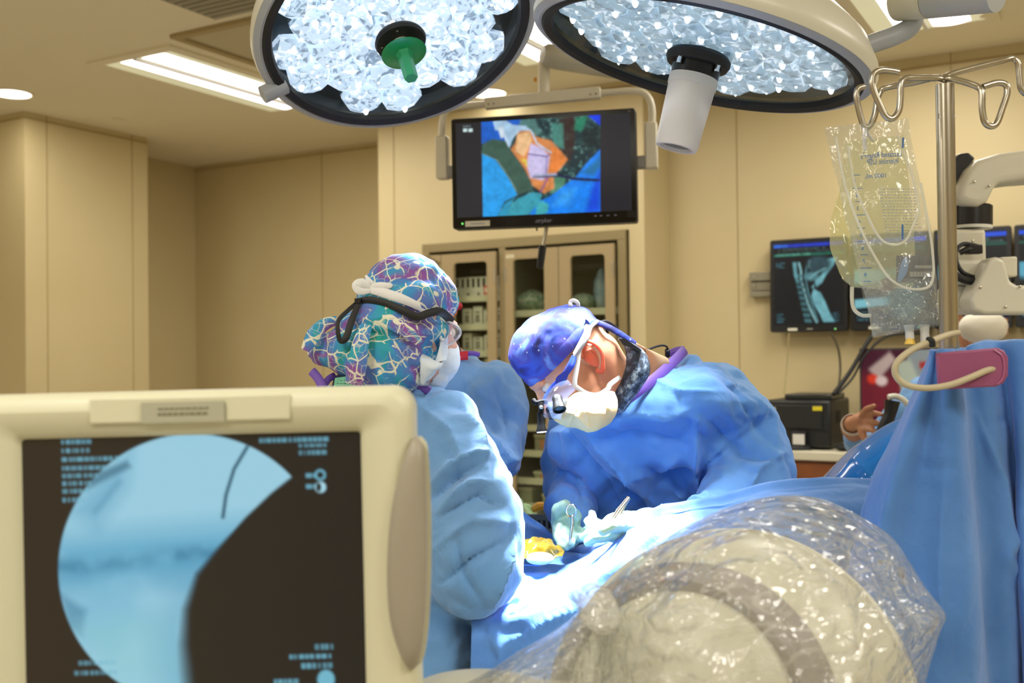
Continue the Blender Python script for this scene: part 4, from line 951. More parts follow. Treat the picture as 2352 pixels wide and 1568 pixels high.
g.build('nameplate_print', mat('nameplate_ink', '77765f', .6), tb, smooth=False)
# grip pad on the right edge
Yp = 1.19
def pad(z, k):
    o = [(948, 1006), (925, 1060), (900, 1160), (889, 1280), (892, 1400), (910, 1480), (938, 1535), (962, 1520), (975, 1440), (981, 1300), (980, 1150), (974, 1040), (966, 1012)]
    o = fill(o); cxx, cyy = 938, 1275
    return [P(cxx + (a - cxx) * k, cyy + (b - cyy) * k, Yp + z) for a, b in o]
G().loft([pad(.06, .9), pad(.03, 1), pad(.004, 1), pad(-.004, .94), pad(-.008, .8), pad(-.010, .4)]).build('grip_pad', mat('grip_pad_grey', '9b9383', .5), fm, sharp=70)
G().loft([[p + Vector((.004, .012, 0)) for p in pad(.07, .9)], [p + Vector((.004, .012, 0)) for p in pad(.02, 1.0)], [p + Vector((.004, .012, 0)) for p in pad(.0, .99)]]).build('pad_backing', m_cream, fm, sharp=70)
cb = M @ Vector((cx, YB, -.08)); G().cyl((cb.x, cb.y, .1), (cb.x, cb.y, cb.z + .03), .035).build('stand_column', m_cream, fm)
G().box((cb.x, cb.y + .0, .07), (.5, .42, .1)).build('stand_base', m_cream, fm, bevel=.02)
for sx in (-1, 1):
    for sy in (-1, 1): G().cyl((cb.x + sx * .2 - .012, cb.y + sy * .16, .03), (cb.x + sx * .2 + .012, cb.y + sy * .16, .03), .03).build('caster', m_rubber, fm)
# ---------------------------------------------------------------- cloth, skin and cap materials
def cloth_mat(name, c1, c2, rough=.75, weave=True, sheen=.25):
    if name in MATS: return MATS[name]
    m = bpy.data.materials.new(name); m.use_nodes = True; t = NT(m); b = t.n['Principled BSDF']
    tc = t.add('ShaderNodeTexCoord'); n = t.add('ShaderNodeTexNoise', Scale=5.0, Detail=5.0); t.link(tc.outputs['Object'], n.inputs['Vector'])
    r = ramp(t, n.outputs['Fac'], [(.35, c1), (.65, c2)]); t.link(r.outputs[0], b.inputs['Base Color'])
    b.inputs['Roughness'].default_value = rough; b.inputs['Sheen Weight'].default_value = sheen; b.inputs['Specular IOR Level'].default_value = .3
    w = t.add('ShaderNodeTexNoise', Scale=380.0, Detail=2.0); t.link(tc.outputs['Object'], w.inputs['Vector'])
    w2 = t.add('ShaderNodeTexNoise', Scale=26.0, Detail=3.0, Distortion=1.2); t.link(tc.outputs['Object'], w2.inputs['Vector'])
    b1 = t.add('ShaderNodeBump', Strength=.12, Distance=.0006); t.link(w.outputs['Fac'], b1.inputs['Height'])
    b2 = t.add('ShaderNodeBump', Strength=.35, Distance=.006); t.link(w2.outputs['Fac'], b2.inputs['Height']); t.link(b1.outputs[0], b2.inputs['Normal']); t.link(b2.outputs[0], b.inputs['Normal'])
    MATS[name] = m; return m
m_gown = cloth_mat('gown_blue', '68a0e2', '568eda')
m_gown2 = cloth_mat('gown_blue_grey', '6c98c8', '5d8bbc')
m_drape = cloth_mat('drape_blue', '5889cc', '4879be')
m_purple = mat('purple_binding', '6a4aa8', .6)
m_skin = mat('skin_warm', 'd09a78', .45, sub=.15, var=('c8886a', 12), bump=(120, .15, .001))
m_skin2 = mat('skin_pale', 'cfa090', .5, sub=.15)
m_skin3 = mat('skin_tan', 'b07a58', .5, sub=.1)
m_glove = mat('glove_mint', 'a3c8b4', .4, sub=.1, bump=(60, .3, .002))
m_tie = mat('white_tie', 'dfe0e2', .6)
m_mask = mat('mask_pale_blue', 'd2dde8', .7, bump=(60, .3, .003))
m_masky = mat('mask_cream', 'e6cb98', .7, var=('dcc08c', 14), bump=(40, .3, .003))
m_shoe = mat('shoe_black', '1c1c20', .6); m_trouser = cloth_mat('scrub_navy', '27395c', '22324f')
def neuron_mat():
    m = bpy.data.materials.new('neuron_print'); m.use_nodes = True; t = NT(m); b = t.n['Principled BSDF']; b.inputs['Roughness'].default_value = .8
    tc = t.add('ShaderNodeTexCoord')
    n = t.add('ShaderNodeTexNoise', Scale=13.0, Detail=2.0, Distortion=.6); t.link(tc.outputs['Object'], n.inputs['Vector'])
    base = ramp(t, n.outputs['Fac'], [(.3, '18998c'), (.41, '2c9ab4'), (.48, '3a86c4'), (.56, '5f66b0'), (.64, '8a4a98'), (.72, '3a8cc0')])
    wn = t.add('ShaderNodeTexNoise', Scale=18.0, Detail=1.0); t.link(tc.outputs['Object'], wn.inputs['Vector'])
    ws = t.add('ShaderNodeVectorMath', operation='SCALE'); ws.inputs['Scale'].default_value = .035; t.link(wn.outputs['Color'], ws.inputs[0])
    wa = t.add('ShaderNodeVectorMath', operation='ADD'); t.link(tc.outputs['Object'], wa.inputs[0]); t.link(ws.outputs[0], wa.inputs[1])
    v = t.add('ShaderNodeTexVoronoi', feature='DISTANCE_TO_EDGE', Scale=31.0); t.link(wa.outputs[0], v.inputs['Vector'])
    l = ramp(t, v.outputs['Distance'], [(.026, (1, 1, 1, 1)), (.045, (0, 0, 0, 1))])
    v2 = t.add('ShaderNodeTexVoronoi', feature='F1', Scale=24.0); t.link(wa.outputs[0], v2.inputs['Vector'])
    l2 = ramp(t, v2.outputs['Distance'], [(.15, (1, 1, 1, 1)), (.2, (0, 0, 0, 1))])
    v3 = t.add('ShaderNodeTexVoronoi', feature='DISTANCE_TO_EDGE', Scale=70.0); t.link(wa.outputs[0], v3.inputs['Vector'])
    l3 = ramp(t, v3.outputs['Distance'], [(.015, (.55, .55, .55, 1)), (.05, (0, 0, 0, 1))])
    gate = t.add('ShaderNodeTexNoise', Scale=30.0); t.link(tc.outputs['Object'], gate.inputs['Vector'])
    gr = ramp(t, gate.outputs['Fac'], [(.5, (0, 0, 0, 1)), (.56, (1, 1, 1, 1))])
    mg = t.add('ShaderNodeMath', operation='MULTIPLY'); t.link(l3.outputs[0], mg.inputs[0]); t.link(gr.outputs[0], mg.inputs[1])
    g1 = ramp(t, gate.outputs['Fac'], [(.38, (0, 0, 0, 1)), (.43, (1, 1, 1, 1))]); ml = t.add('ShaderNodeMath', operation='MULTIPLY'); t.link(l.outputs[0], ml.inputs[0]); t.link(g1.outputs[0], ml.inputs[1])
    a1 = t.add('ShaderNodeMath', operation='MAXIMUM'); t.link(ml.outputs[0], a1.inputs[0]); t.link(l2.outputs[0], a1.inputs[1])
    a2 = t.add('ShaderNodeMath', operation='MAXIMUM'); t.link(a1.outputs[0], a2.inputs[0]); t.link(mg.outputs[0], a2.inputs[1])
    x = t.add('ShaderNodeMixRGB'); t.link(a2.outputs[0], x.inputs[0]); t.link(base.outputs[0], x.inputs[1]); x.inputs[2].default_value = lin('dcdcc8'); t.link(x.outputs[0], b.inputs['Base Color'])
    return m
m_neuron = neuron_mat()
def galaxy_mat():
    m = bpy.data.materials.new('galaxy_print'); m.use_nodes = True; t = NT(m); b = t.n['Principled BSDF']; b.inputs['Roughness'].default_value = .75
    tc = t.add('ShaderNodeTexCoord'); n = t.add('ShaderNodeTexNoise', Scale=9.0, Detail=5.0, Distortion=1.0); t.link(tc.outputs['Object'], n.inputs['Vector'])
    base = ramp(t, n.outputs['Fac'], [(.32, '0c0a36'), (.42, '16207a'), (.5, '2b48a8'), (.56, '3d3690'), (.63, '5a80cc'), (.72, '94b0e6')])
    v = t.add('ShaderNodeTexVoronoi', feature='F1', Scale=75.0); t.link(tc.outputs['Object'], v.inputs['Vector'])
    s = ramp(t, v.outputs['Distance'], [(.07, (1, 1, 1, 1)), (.16, (0, 0, 0, 1))])
    sp = t.add('ShaderNodeSeparateColor'); t.link(v.outputs['Color'], sp.inputs[0]); g = t.add('ShaderNodeMath', operation='GREATER_THAN'); t.link(sp.outputs[0], g.inputs[0]); g.inputs[1].default_value = .72
    mm = t.add('ShaderNodeMath', operation='MULTIPLY'); t.link(s.outputs[0], mm.inputs[0]); t.link(g.outputs[0], mm.inputs[1])
    x = t.add('ShaderNodeMixRGB'); t.link(mm.outputs[0], x.inputs[0]); t.link(base.outputs[0], x.inputs[1]); x.inputs[2].default_value = lin('d8ecff'); t.link(x.outputs[0], b.inputs['Base Color'])
    w2 = t.add('ShaderNodeTexNoise', Scale=40.0, Detail=3.0); t.link(tc.outputs['Object'], w2.inputs['Vector']); b2 = t.add('ShaderNodeBump', Strength=.4, Distance=.003); t.link(w2.outputs['Fac'], b2.inputs['Height']); t.link(b2.outputs[0], b.inputs['Normal'])
    return m
m_galaxy = galaxy_mat()
def camo_mat():
    m = bpy.data.materials.new('camo_print'); m.use_nodes = True; t = NT(m); b = t.n['Principled BSDF']; b.inputs['Roughness'].default_value = .8
    tc = t.add('ShaderNodeTexCoord'); v = t.add('ShaderNodeTexVoronoi', feature='F1', distance='CHEBYCHEV', Scale=230.0); t.link(tc.outputs['Object'], v.inputs['Vector'])
    n = t.add('ShaderNodeTexNoise', Scale=55.0, Detail=2.0); t.link(v.outputs['Position'], n.inputs['Vector'])
    r = ramp(t, n.outputs['Fac'], [(0, '1c2430'), (.45, '39475a'), (.52, '5f7080'), (.6, '93a0ac')], 'CONSTANT'); t.link(r.outputs[0], b.inputs['Base Color']); return m
m_camo = camo_mat()
# ---------------------------------------------------------------- body helpers
def ring(pxl, pxr, py, Y, hd, dy=0, n=28, tilt=0, back=1.0):
    """horizontal body section seen between two pixels, depth half-thickness hd, tilt = pixel drop on the right"""
    a, b = P(pxl, py - tilt / 2, Y), P(pxr, py + tilt / 2, Y); c = (a + b) / 2; h = (b - a) / 2; out = []
    for i in range(n):
        t = 2 * PI * i / n; ct, st = math.cos(t), math.sin(t)
        e = abs(ct) ** .8 * (1 if ct > 0 else -1); f = abs(st) ** .85 * (1 if st > 0 else -1)
        out.append(c + h * e + Vector((0, hd * f * (back if f > 0 else 1), 0)))
    return out
def PP(*a): return [P(*p) for p in a]
def hand(g, wrist, palm, fingers, thumb, pr=.03):
    """glove/hand blob: wrist, palm centre list, fingers as point lists"""
    g.chain([wrist] + palm, [pr * .85] + [pr] * len(palm), 20)
    for f in fingers: g.chain(f, [.0105, .0098, .0092, .0082, .0078][:len(f)], 14)
    g.chain(thumb, [.015, .012, .0105][:len(thumb)], 14)
def legs(g, hip, foot_l, foot_r, r=.075):
    for f, s in ((foot_l, -1), (foot_r, 1)):
        h = hip + Vector((s * .09, 0, 0)); k = (h + f) / 2 + Vector((0, -.01, 0)); g.chain([h, k, f + Vector((0, 0, .09))], [r, r * .72, r * .5], 18)
def shoes(parent, fl, fr, d):
    for f in (fl, fr):
        g = G(); d = Vector(d).normalized(); s = Vector((-d.y, d.x, 0)); c = f + d * .06
        g.ell(c + ZD * .045, (d * .145, s * .05, ZD * .045), 24, 14)
        for i, p in enumerate(g.v): g.v[i] = Vector((p.x, p.y, max(p.z, .002)))
        g.build('shoe', m_shoe, parent)
def headgeo(g, C, f, u, s=1.0, jaw=True):
    """head: C centre of the cranium, f forward, u up; returns frame vectors"""
    f = Vector(f).normalized(); u = Vector(u); u = (u - f * u.dot(f)).normalized(); r = f.cross(u)
    def L(a, b, c): return C + (f * a + r * b + u * c) * s
    g.ell(L(-.008, 0, .01), (f * .1 * s, r * .077 * s, u * .09 * s)); g.ell(L(.03, 0, -.035), (f * .066 * s, r * .066 * s, u * .075 * s)); 
    g.ell(L(.035, 0, -.085), (f * .055 * s, r * .055 * s, u * .042 * s))       # jaw
    g.ell(L(.075, 0, -.108), (f * .022 * s, r * .026 * s, u * .02 * s)); 
    g.ell(L(.088, 0, .012), (f * .014 * s, r * .05 * s, u * .012 * s)); g.chain([L(.096, 0, -.0), L(.112, 0, -.04)], [.008 * s, .013 * s], 12)
    for k in (-1, 1): g.ell(L(.098, k * .012, -.043), (f * .01 * s, r * .009 * s, u * .008 * s), 12, 8); g.ell(L(.062, k * .045, -.04), (f * .03 * s, r * .02 * s, u * .026 * s), 14, 10)
    g.ell(L(.094, 0, -.072), (f * .014 * s, r * .024 * s, u * .008 * s), 14, 8); g.ell(L(.091, 0, -.083), (f * .013 * s, r * .021 * s, u * .008 * s), 14, 8)
    return L, f, r, u
def ear(g, L, side, s=1.0):
    """raised rim, lobe and hollow"""
    L0_ = L; L = lambda a, b, c: L0_(a * 1.2 + .004, b * 1.01, c * 1.2 - .022)
    pts = [L(-.012 + .001, side * .074, .004), L(-.008, side * .082, .02), L(-.022, side * .088, .03), L(-.036, side * .09, .018), L(-.038, side * .088, -.004), L(-.027, side * .083, -.022), L(-.014, side * .077, -.032), L(-.01, side * .073, -.024)]
    g.tube(pts, [.003, .0036, .004, .004, .004, .004, .0065, .0045], 10, smooth=5)
    g.tube([L(-.016, side * .078, .012), L(-.027, side * .083, .008), L(-.027, side * .081, -.008), L(-.016, side * .077, -.016)], .0035, 8, smooth=4)
    a = L(-.024, side * .076, .0); g.ell(a, ((L(1, 0, 0) - L(0, 0, 0)) * .017, (L(0, 0, 1) - L(0, 0, 0)) * .027, (L(0, 1, 0) - L(0, 0, 0)) * .0075), 18, 10)
def eyes(parent, L, f):
    g = G()
    for k in (-1, 1): g.ball(L(.083, k * .032, -.006), .0125, 16)
    g.build('eyes', mat('eye_white', 'ddd8d0', .2), parent)
    g = G()
    for k in (-1, 1): g.ell(L(.0935, k * .032, -.008), (f * .002, L(0, 1, 0).__sub__(L(0, 0, 0)) * .006, (L(0, 0, 1) - L(0, 0, 0)) * .006), 12, 8)
    g.build('iris', mat('eye_iris', '3a2a20', .2), parent)
# ================================================================ SURGEON
sg = empty('person', Vector((P(1500, 900, 2.55).x, P(1500, 900, 2.55).y, 0)), 'surgeon bending over the table in blue gown, galaxy print cap, loupes and cream mask', 'person', None)
SY = 2.3
Cs = P(1302, 823, SY); Fs = Vector((-.66, -.2, -.72)); Us = Vector((-.73, -.12, .66))
body = G(); Ls, fs_, rs_, us_ = headgeo(body, Cs, Fs, Us, 1.0)
side_s = 1 if rs_.y < 0 else -1
neckB = P(1535, 900, 2.58)
body.chain([Ls(-.045, 0, -.045), Ls(-.035, 0, -.10), neckB], [.06, .054, .055])
LA = PP((1655, 930, 2.52), (1740, 1095, 2.42), (1630, 1205, 2.24), (1510, 1222, 2.14), (1470, 1212, 2.09)); RA = PP((1320, 1010, 2.66), (1300, 1115, 2.66), (1305, 1160, 2.5), (1308, 1188, 2.34))
hipS = Vector((P(1500, 1300, 2.78).x, P(1500, 1300, 2.78).y, .93))
body.chain([neckB + Vector((0, .02, -.03)), P(1490, 1010, 2.62), P(1490, 1150, 2.7), hipS], [.06, .12, .12, .12])
body.chain([neckB, LA[0]], [.055, .05]); body.chain([neckB, RA[0] + Vector((0, .04, 0))], [.05, .05]); body.chain(LA, [.055, .042, .034, .026, .025]); body.chain(RA, [.055, .04, .033, .026])
FLs, FRs = Vector((hipS.x - .12, hipS.y, 0)), Vector((hipS.x + .14, hipS.y + .05, 0)); legs(body, hipS, FLs, FRs, .06)
ear(body, Ls, side_s); ear(body, Ls, -side_s)
body = remesh(body, .0045, 2)
sbody = body.build('body', m_skin, sg); shoes(sg, FLs, FRs, (-.3, -1, 0))
# ear flush: red, with more subsurface than the face
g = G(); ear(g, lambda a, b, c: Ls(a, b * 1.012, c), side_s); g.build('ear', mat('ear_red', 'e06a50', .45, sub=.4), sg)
eyes(sg, Ls, fs_)
# gown
g = G()
g.loft([ring(1545, 1590, 815, 2.5, .04), ring(1500, 1640, 836, 2.46, .10), ring(1452, 1700, 870, 2.45, .15), ring(1385, 1740, 914, 2.45, .175), ring(1325, 1755, 948, 2.46, .18), ring(1262, 1768, 985, 2.5, .175), ring(1256, 1762, 1040, 2.54, .18), ring(1280, 1730, 1110, 2.62, .18), ring(1300, 1700, 1220, 2.68, .19), ring(1305, 1700, 1400, 2.74, .2), ring(1290, 1720, 1700, 2.78, .22), ring(1285, 1730, 2150, 2.8, .24)])
g.chain(PP((1640, 925, 2.52), (1690, 985, 2.46), (1732, 1090, 2.4), (1640, 1205, 2.26), (1515, 1226, 2.15)), [.105, .1, .095, .078, .05])
g.chain(PP((1325, 1005, 2.66), (1310, 1110, 2.62), (1308, 1170, 2.46), (1308, 1192, 2.36)), [.085, .07, .055, .042])
cr = [([(1745, 950), (1640, 1040), (1580, 1110)], .012, 9), ([(1600, 960), (1590, 1060), (1625, 1160)], .026, 9), ([(1620, 960), (1700, 1040), (1790, 1060)], -.014, 9), ([(1350, 1000), (1440, 1090), (1560, 1210)], .022, 8), ([(1300, 985), (1370, 1080), (1440, 1180)], -.014, 10), ([(1470, 1075), (1545, 1100), (1610, 1075)], -.024, 12), ([(1560, 1050), (1500, 1090), (1440, 1085)], .016, 10), ([(1270, 1075), (1330, 1110), (1345, 1160)], -.016, 8), ([(1480, 860), (1560, 900), (1660, 900)], .007, 8), ([(1440, 950), (1530, 960), (1610, 930)], .010, 14), ([(1410, 990), (1500, 1000), (1580, 1020)], -.010, 12), ([(1640, 850), (1700, 900), (1740, 990)], -.010, 9), ([(1700, 880), (1770, 960), (1785, 1040)], .012, 10), ([(1700, 1160), (1740, 1080), (1800, 1040)], .014, 8), ([(1380, 1090), (1470, 1150), (1520, 1230)], -.018, 8), ([(1540, 1120), (1590, 1150), (1640, 1180)], .016, 8), ([(1255, 1150), (1300, 1120), (1330, 1130)], .010, 6)]
g = remesh(g, .006, 8, folds(.024, (4.2, 4.2, 3.4), 3.3, 3), [(a, b * 1.5, c) for a, b, c in cr])
g.build('gown', m_gown, sg, sharp=180)
tr = G(); legs(tr, hipS, FLs, FRs, .085); remesh(tr, .01, 3).build('trousers', m_trouser, sg)
# neckline binding, camouflage collar
G().tube(PP((1572, 804, 2.455), (1545, 832, 2.39), (1500, 872, 2.315), (1450, 910, 2.28), (1400, 940, 2.28), (1355, 953, 2.31)), .010, 10, smooth=6, flat=((0, 1, 0), .5, 1.2)).build('neck_binding', m_purple, sg)
G().tube(PP((1540, 812, 2.5), (1556, 806, 2.49), (1570, 804, 2.48)), .010, 8, smooth=4).build('binding_end', m_purple, sg)
def crescent(pa, pb, Ya, n=26, m=8, bulge=.03, th=.012):
    """band between two pixel curves, bulging to the table side"""
    A, _ = catmull([Vector((a, b, 0)) for a, b in pa], 8); B, _ = catmull([Vector((a, b, 0)) for a, b in pb], 8)
    def at(L_, t): x = t * (len(L_) - 1); i = min(int(x), len(L_) - 2); return L_[i].lerp(L_[i + 1], x - i)
    vs = []
    for j in range(m + 1):
        for i in range(n + 1):
            t = i / n; s = j / m; q = at(A, t).lerp(at(B, t), s)
            Y = Ya - bulge * math.sin(PI * (.15 + .7 * s)) * (.35 + .65 * math.sin(PI * (.1 + .8 * t))); vs.append(P(q.x, q.y, Y))
    fs = [(j * (n + 1) + i, j * (n + 1) + i + 1, (j + 1) * (n + 1) + i + 1, (j + 1) * (n + 1) + i) for j in range(m) for i in range(n)]
    g = G(); g.mesh(vs, fs); return g
g = crescent([(1421, 776), (1438, 800), (1440, 840), (1428, 875), (1415, 905), (1412, 935), (1420, 948)], [(1440, 785), (1475, 805), (1490, 835), (1488, 860), (1470, 890), (1450, 918), (1432, 942)], 2.3, bulge=.06)
g.build('thyroid_collar', m_camo, sg, solid=.006)
g = crescent([(1445, 780), (1475, 800), (1490, 830), (1488, 862), (1470, 892)], [(1500, 815), (1530, 822), (1535, 838), (1512, 862), (1478, 892)], 2.38, bulge=.02); g.build('undershirt', mat('tan_undershirt', 'b99a78', .8), sg, solid=.004)
# cap
g = G(); g.ell(Ls(-.006, 0, .03), (fs_ * .104, rs_ * .084, us_ * .077)); g.ell(Ls(.03, 0, .052), (fs_ * .068, rs_ * .076, us_ * .068)); g.ell(Ls(.01, 0, .06), (fs_ * .07, rs_ * .07, us_ * .06)); g.ell(Ls(-.06, 0, .03), (fs_ * .044, rs_ * .07, us_ * .047))
g = remesh(g, .005, 6, folds(.0022, (20, 20, 20), 8.))
# cut the cap along the band line
def cutcap(g, keep):
    k = [keep(p) for p in g.v]; idx = {}; r = G()
    for i, p in enumerate(g.v):
        if k[i]: idx[i] = len(r.v); r.v.append(p)
    r.f = [[idx[i] for i in f] for f in g.f if all(k[i] for i in f)]; r.mi = [0] * len(r.f); return r
def band_h(p):
    q = p - Cs; a = q.dot(fs_); return q.dot(us_) - (.022 + .0 * a) + (0.10 * max(0, -a - .03))
capo = cutcap(g, lambda p: band_h(p) > 0).build('surgical_cap', m_galaxy, sg, sharp=180, solid=.003)
# band along the rim
rim = []
for i in range(40):
    a = 2 * PI * i / 40; q = Cs + fs_ * (-.004 + .1025 * math.cos(a)) + rs_ * (.085 * math.sin(a)); zz = -band_h(q); rim.append(q + us_ * (zz + .006))
rim.append(rim[0]); G().tube(rim, .012, 8, flat=(us_, 1, .25)).build('cap_band', m_galaxy, capo)
G().tube([Ls(-.07, side_s * .075, .03), Ls(-.085, side_s * .06, .02), Ls(-.1, side_s * .05, -.01), Ls(-.112, side_s * .045, -.05), Ls(-.12, side_s * .04, -.085)], .008, 8, smooth=5, flat=(us_, 1, .4)).build('cap_tie', m_galaxy, capo)
# loupe headstrap, mask straps, glasses
S = SY
G().tube(PP((1325, 730, 2.31), (1343, 742, 2.25), (1349, 760, 2.225), (1336, 788, 2.213), (1322, 815, 2.208)), .0055, 8, smooth=6, flat=((0, 1, 0), .4, 1.3)).build('white_head_strap', m_tie, sg)
G().tube(PP((1372, 738, 2.26), (1356, 752, 2.232), (1350, 772, 2.212), (1336, 795, 2.205), (1318, 822, 2.205)), .0045, 10, smooth=6).build('grey_strap_sleeve', mat('strap_grey', '9b9da4', .5), sg)
G().tube(PP((1322, 722, 2.3), (1312, 705, 2.28), (1310, 694, 2.28), (1318, 690, 2.28), (1327, 697, 2.28), (1327, 715, 2.29), (1325, 730, 2.3)), .0045, 8, smooth=5, flat=((0, 1, 0), .5, 1)).build('mask_tie_loop', m_tie, sg)
G().tube(PP((1330, 805, 2.208), (1326, 840, 2.2), (1320, 880, 2.195), (1330, 893, 2.195), (1352, 905, 2.19), (1375, 906, 2.19), (1396, 893, 2.2), (1402, 882, 2.21), (1424, 866, 2.25)), .0035, 8, smooth=6, flat=((0, 1, 0), .5, 1.4)).build('mask_tie', m_tie, sg)
# temple arm, lens shield, loupe barrels, headlight
m_bluef = mat('blue_frame', '2440b4', .3)
tm = G().tube(PP((1319, 818, 2.2), (1310, 840, 2.193), (1290, 868, 2.19), (1265, 890, 2.185), (1250, 915, 2.175), (1244, 932, 2.17)), [.0055, .0085, .006, .0035, .003, .003], 10, smooth=6, flat=((0, 1, 0), .35, 1)).build('glasses_temple', m_bluef, sg)
g = G(); g.prism([(a, b) for a, b in fill([(1282, 862), (1302, 850), (1306, 858), (1297, 880), (1285, 885), (1276, 874)])], 0, 1); g.v = [P(p.x, p.y, 2.185 + p.z * .003) for p in g.v]; g.build('side_badge', mat('badge_blue', '1c2f8c', .4), tm)
m_lensg = glass('shield_glass', (.78, .84, .95, 1), refl=1.0, ior=1.6, veil='8fa4d8', veilk=.25)
g = crescent([(1245, 925), (1258, 900), (1280, 880), (1305, 872)], [(1262, 945), (1285, 935), (1302, 915), (1322, 895)], 2.165, bulge=.012); g.build('side_shield', m_lensg, sg)
g = crescent([(1244, 930), (1262, 948), (1285, 940)], [(1236, 945), (1258, 962), (1282, 950)], 2.16, bulge=.0); g.build('front_lens', m_lensg, sg)
m_opt = mat('matte_black_optics', '08080a', .5, spec=.12)
Mh = zframe(P(1279, 912, 2.125), P(1286, 944, 2.105) - P(1279, 912, 2.125))
lb = G().lathe([(0, -.004), (.0075, -.003), (.0105, .002), (.0105, .01), (.012, .02), (.0138, .028), (.0138, .031), (.011, .031), (.0105, .026), (0, .026)], Mh, 28).build('loupe_barrel', m_opt, sg)
G().lathe([(0, .0265), (.0105, .0265)], Mh, 24).build('loupe_lens', mat('loupe_glass', '7a93a8', .08, metal=.6), lb)
Mh = zframe(P(1249, 938, 2.17), P(1262, 958, 2.15) - P(1249, 938, 2.17))
G().lathe([(0, -.004), (.009, .0), (.012, .022), (0, .022)], zframe(P(1262, 935, 2.19), P(1274, 960, 2.18) - P(1262, 935, 2.19)), 20).build('loupe_barrel', m_opt, sg)
hl = G().tube(PP((1224, 918, 2.17), (1232, 925, 2.165), (1246, 922, 2.165), (1258, 922, 2.165)), .0055, 10, smooth=4).build('headlight_bracket', m_opt, sg)
G().tube(PP((1242, 925, 2.16), (1243, 940, 2.155), (1241, 952, 2.155)), .006, 10, smooth=3).build('headlight_arm', m_opt, hl)
G().ball(P(1243, 935, 2.147), .0045, 12).build('screw', m_chrome, hl)
Mh = zframe(P(1240, 948, 2.155), P(1244, 990, 2.15) - P(1240, 948, 2.155))
G().lathe([(0, 0), (.0065, .0), (.0065, .014), (.009, .03), (.0115, .036), (.0115, .038), (0, .0375)], Mh, 24).build('headlight', m_opt, sg)
G().lathe([(0, .0382), (.0105, .0384), (.0095, .040), (0, .041)], Mh, 24).build('headlight_lens', emis('headlight_glow', 'f0f0ff', 1.6), sg)
# mask (cream duckbill)
def maskgeo(rows, m, name, parent, nu=40, nv=30, d=None):
    return patch(rows, nu, nv, d).build(name, m, parent, sharp=180, solid=.002)
rows = [PP((1268, 958, 2.19), (1300, 925, 2.175), (1325, 905, 2.18), (1355, 908, 2.18), (1378, 908, 2.18), (1398, 898, 2.19), (1412, 900, 2.21)),
        PP((1275, 966, 2.18), (1303, 950, 2.15), (1330, 935, 2.145), (1358, 935, 2.14), (1382, 935, 2.145), (1402, 925, 2.16), (1418, 925, 2.2)),
        PP((1290, 975, 2.18), (1308, 965, 2.155), (1332, 962, 2.14), (1358, 962, 2.135), (1380, 962, 2.14), (1400, 955, 2.16), (1412, 950, 2.2)),
        PP((1305, 981, 2.2), (1318, 980, 2.18), (1338, 986, 2.17), (1352, 990, 2.165), (1372, 986, 2.17), (1392, 974, 2.19), (1402, 966, 2.22)),
        PP((1315, 975, 2.25), (1325, 978, 2.25), (1340, 983, 2.25), (1352, 986, 2.25), (1370, 982, 2.25), (1388, 970, 2.26), (1396, 962, 2.27))]
def mcr(p): return 0.0
g = patch(rows, 120, 90, folds(.0035, (13, 13, 13), 5.), [([(1325, 925), (1320, 950), (1308, 975)], -.009, 4), ([(1395, 925), (1396, 950), (1393, 970)], -.009, 4), ([(1355, 912), (1350, 950), (1352, 985)], .006, 5), ([(1300, 945), (1330, 958), (1360, 985)], .005, 4), ([(1340, 945), (1365, 950), (1385, 945)], .004, 8)])
g.build('face_mask', m_masky, sg, sharp=180, solid=.002)
g = patch([PP((1258, 925, 2.16), (1280, 920, 2.16), (1305, 915, 2.165)), PP((1262, 945, 2.165), (1282, 945, 2.16), (1300, 940, 2.165)), PP((1268, 960, 2.17), (1285, 962, 2.165), (1300, 958, 2.165))], 14, 12); g.build('mask_nose_flap', m_mask, sg, solid=.001)
# cables at the back of the head
G().tube(PP((1372, 742, 2.27), (1392, 738, 2.3), (1415, 752, 2.32), (1428, 775, 2.33)), .0035, 8, smooth=6).build('headlight_cable', m_rubber, sg)
G().tube(PP((1368, 745, 2.27), (1380, 742, 2.29), (1392, 752, 2.3), (1396, 764, 2.31)), .003, 8, smooth=6).build('headlight_cable', m_rubber, sg)
G().tube(PP((1472, 812, 2.36), (1495, 800, 2.38), (1520, 793, 2.4), (1532, 797, 2.4), (1534, 812, 2.41)), .0025, 8, smooth=6).build('headlight_cable', m_rubber, sg)
G().tube(PP((1533, 803, 2.4), (1533, 818, 2.41)), .006, 10).build('cable_plug', m_rubber, sg)
g = G(); g.prism([(1421, 777), (1435, 777), (1474, 804), (1468, 806), (1432, 792)], 0, 1); g.v = [P(p.x, p.y, 2.24 + p.z * .02) for p in g.v]; g.build('nape_clip', m_rubber, sg)
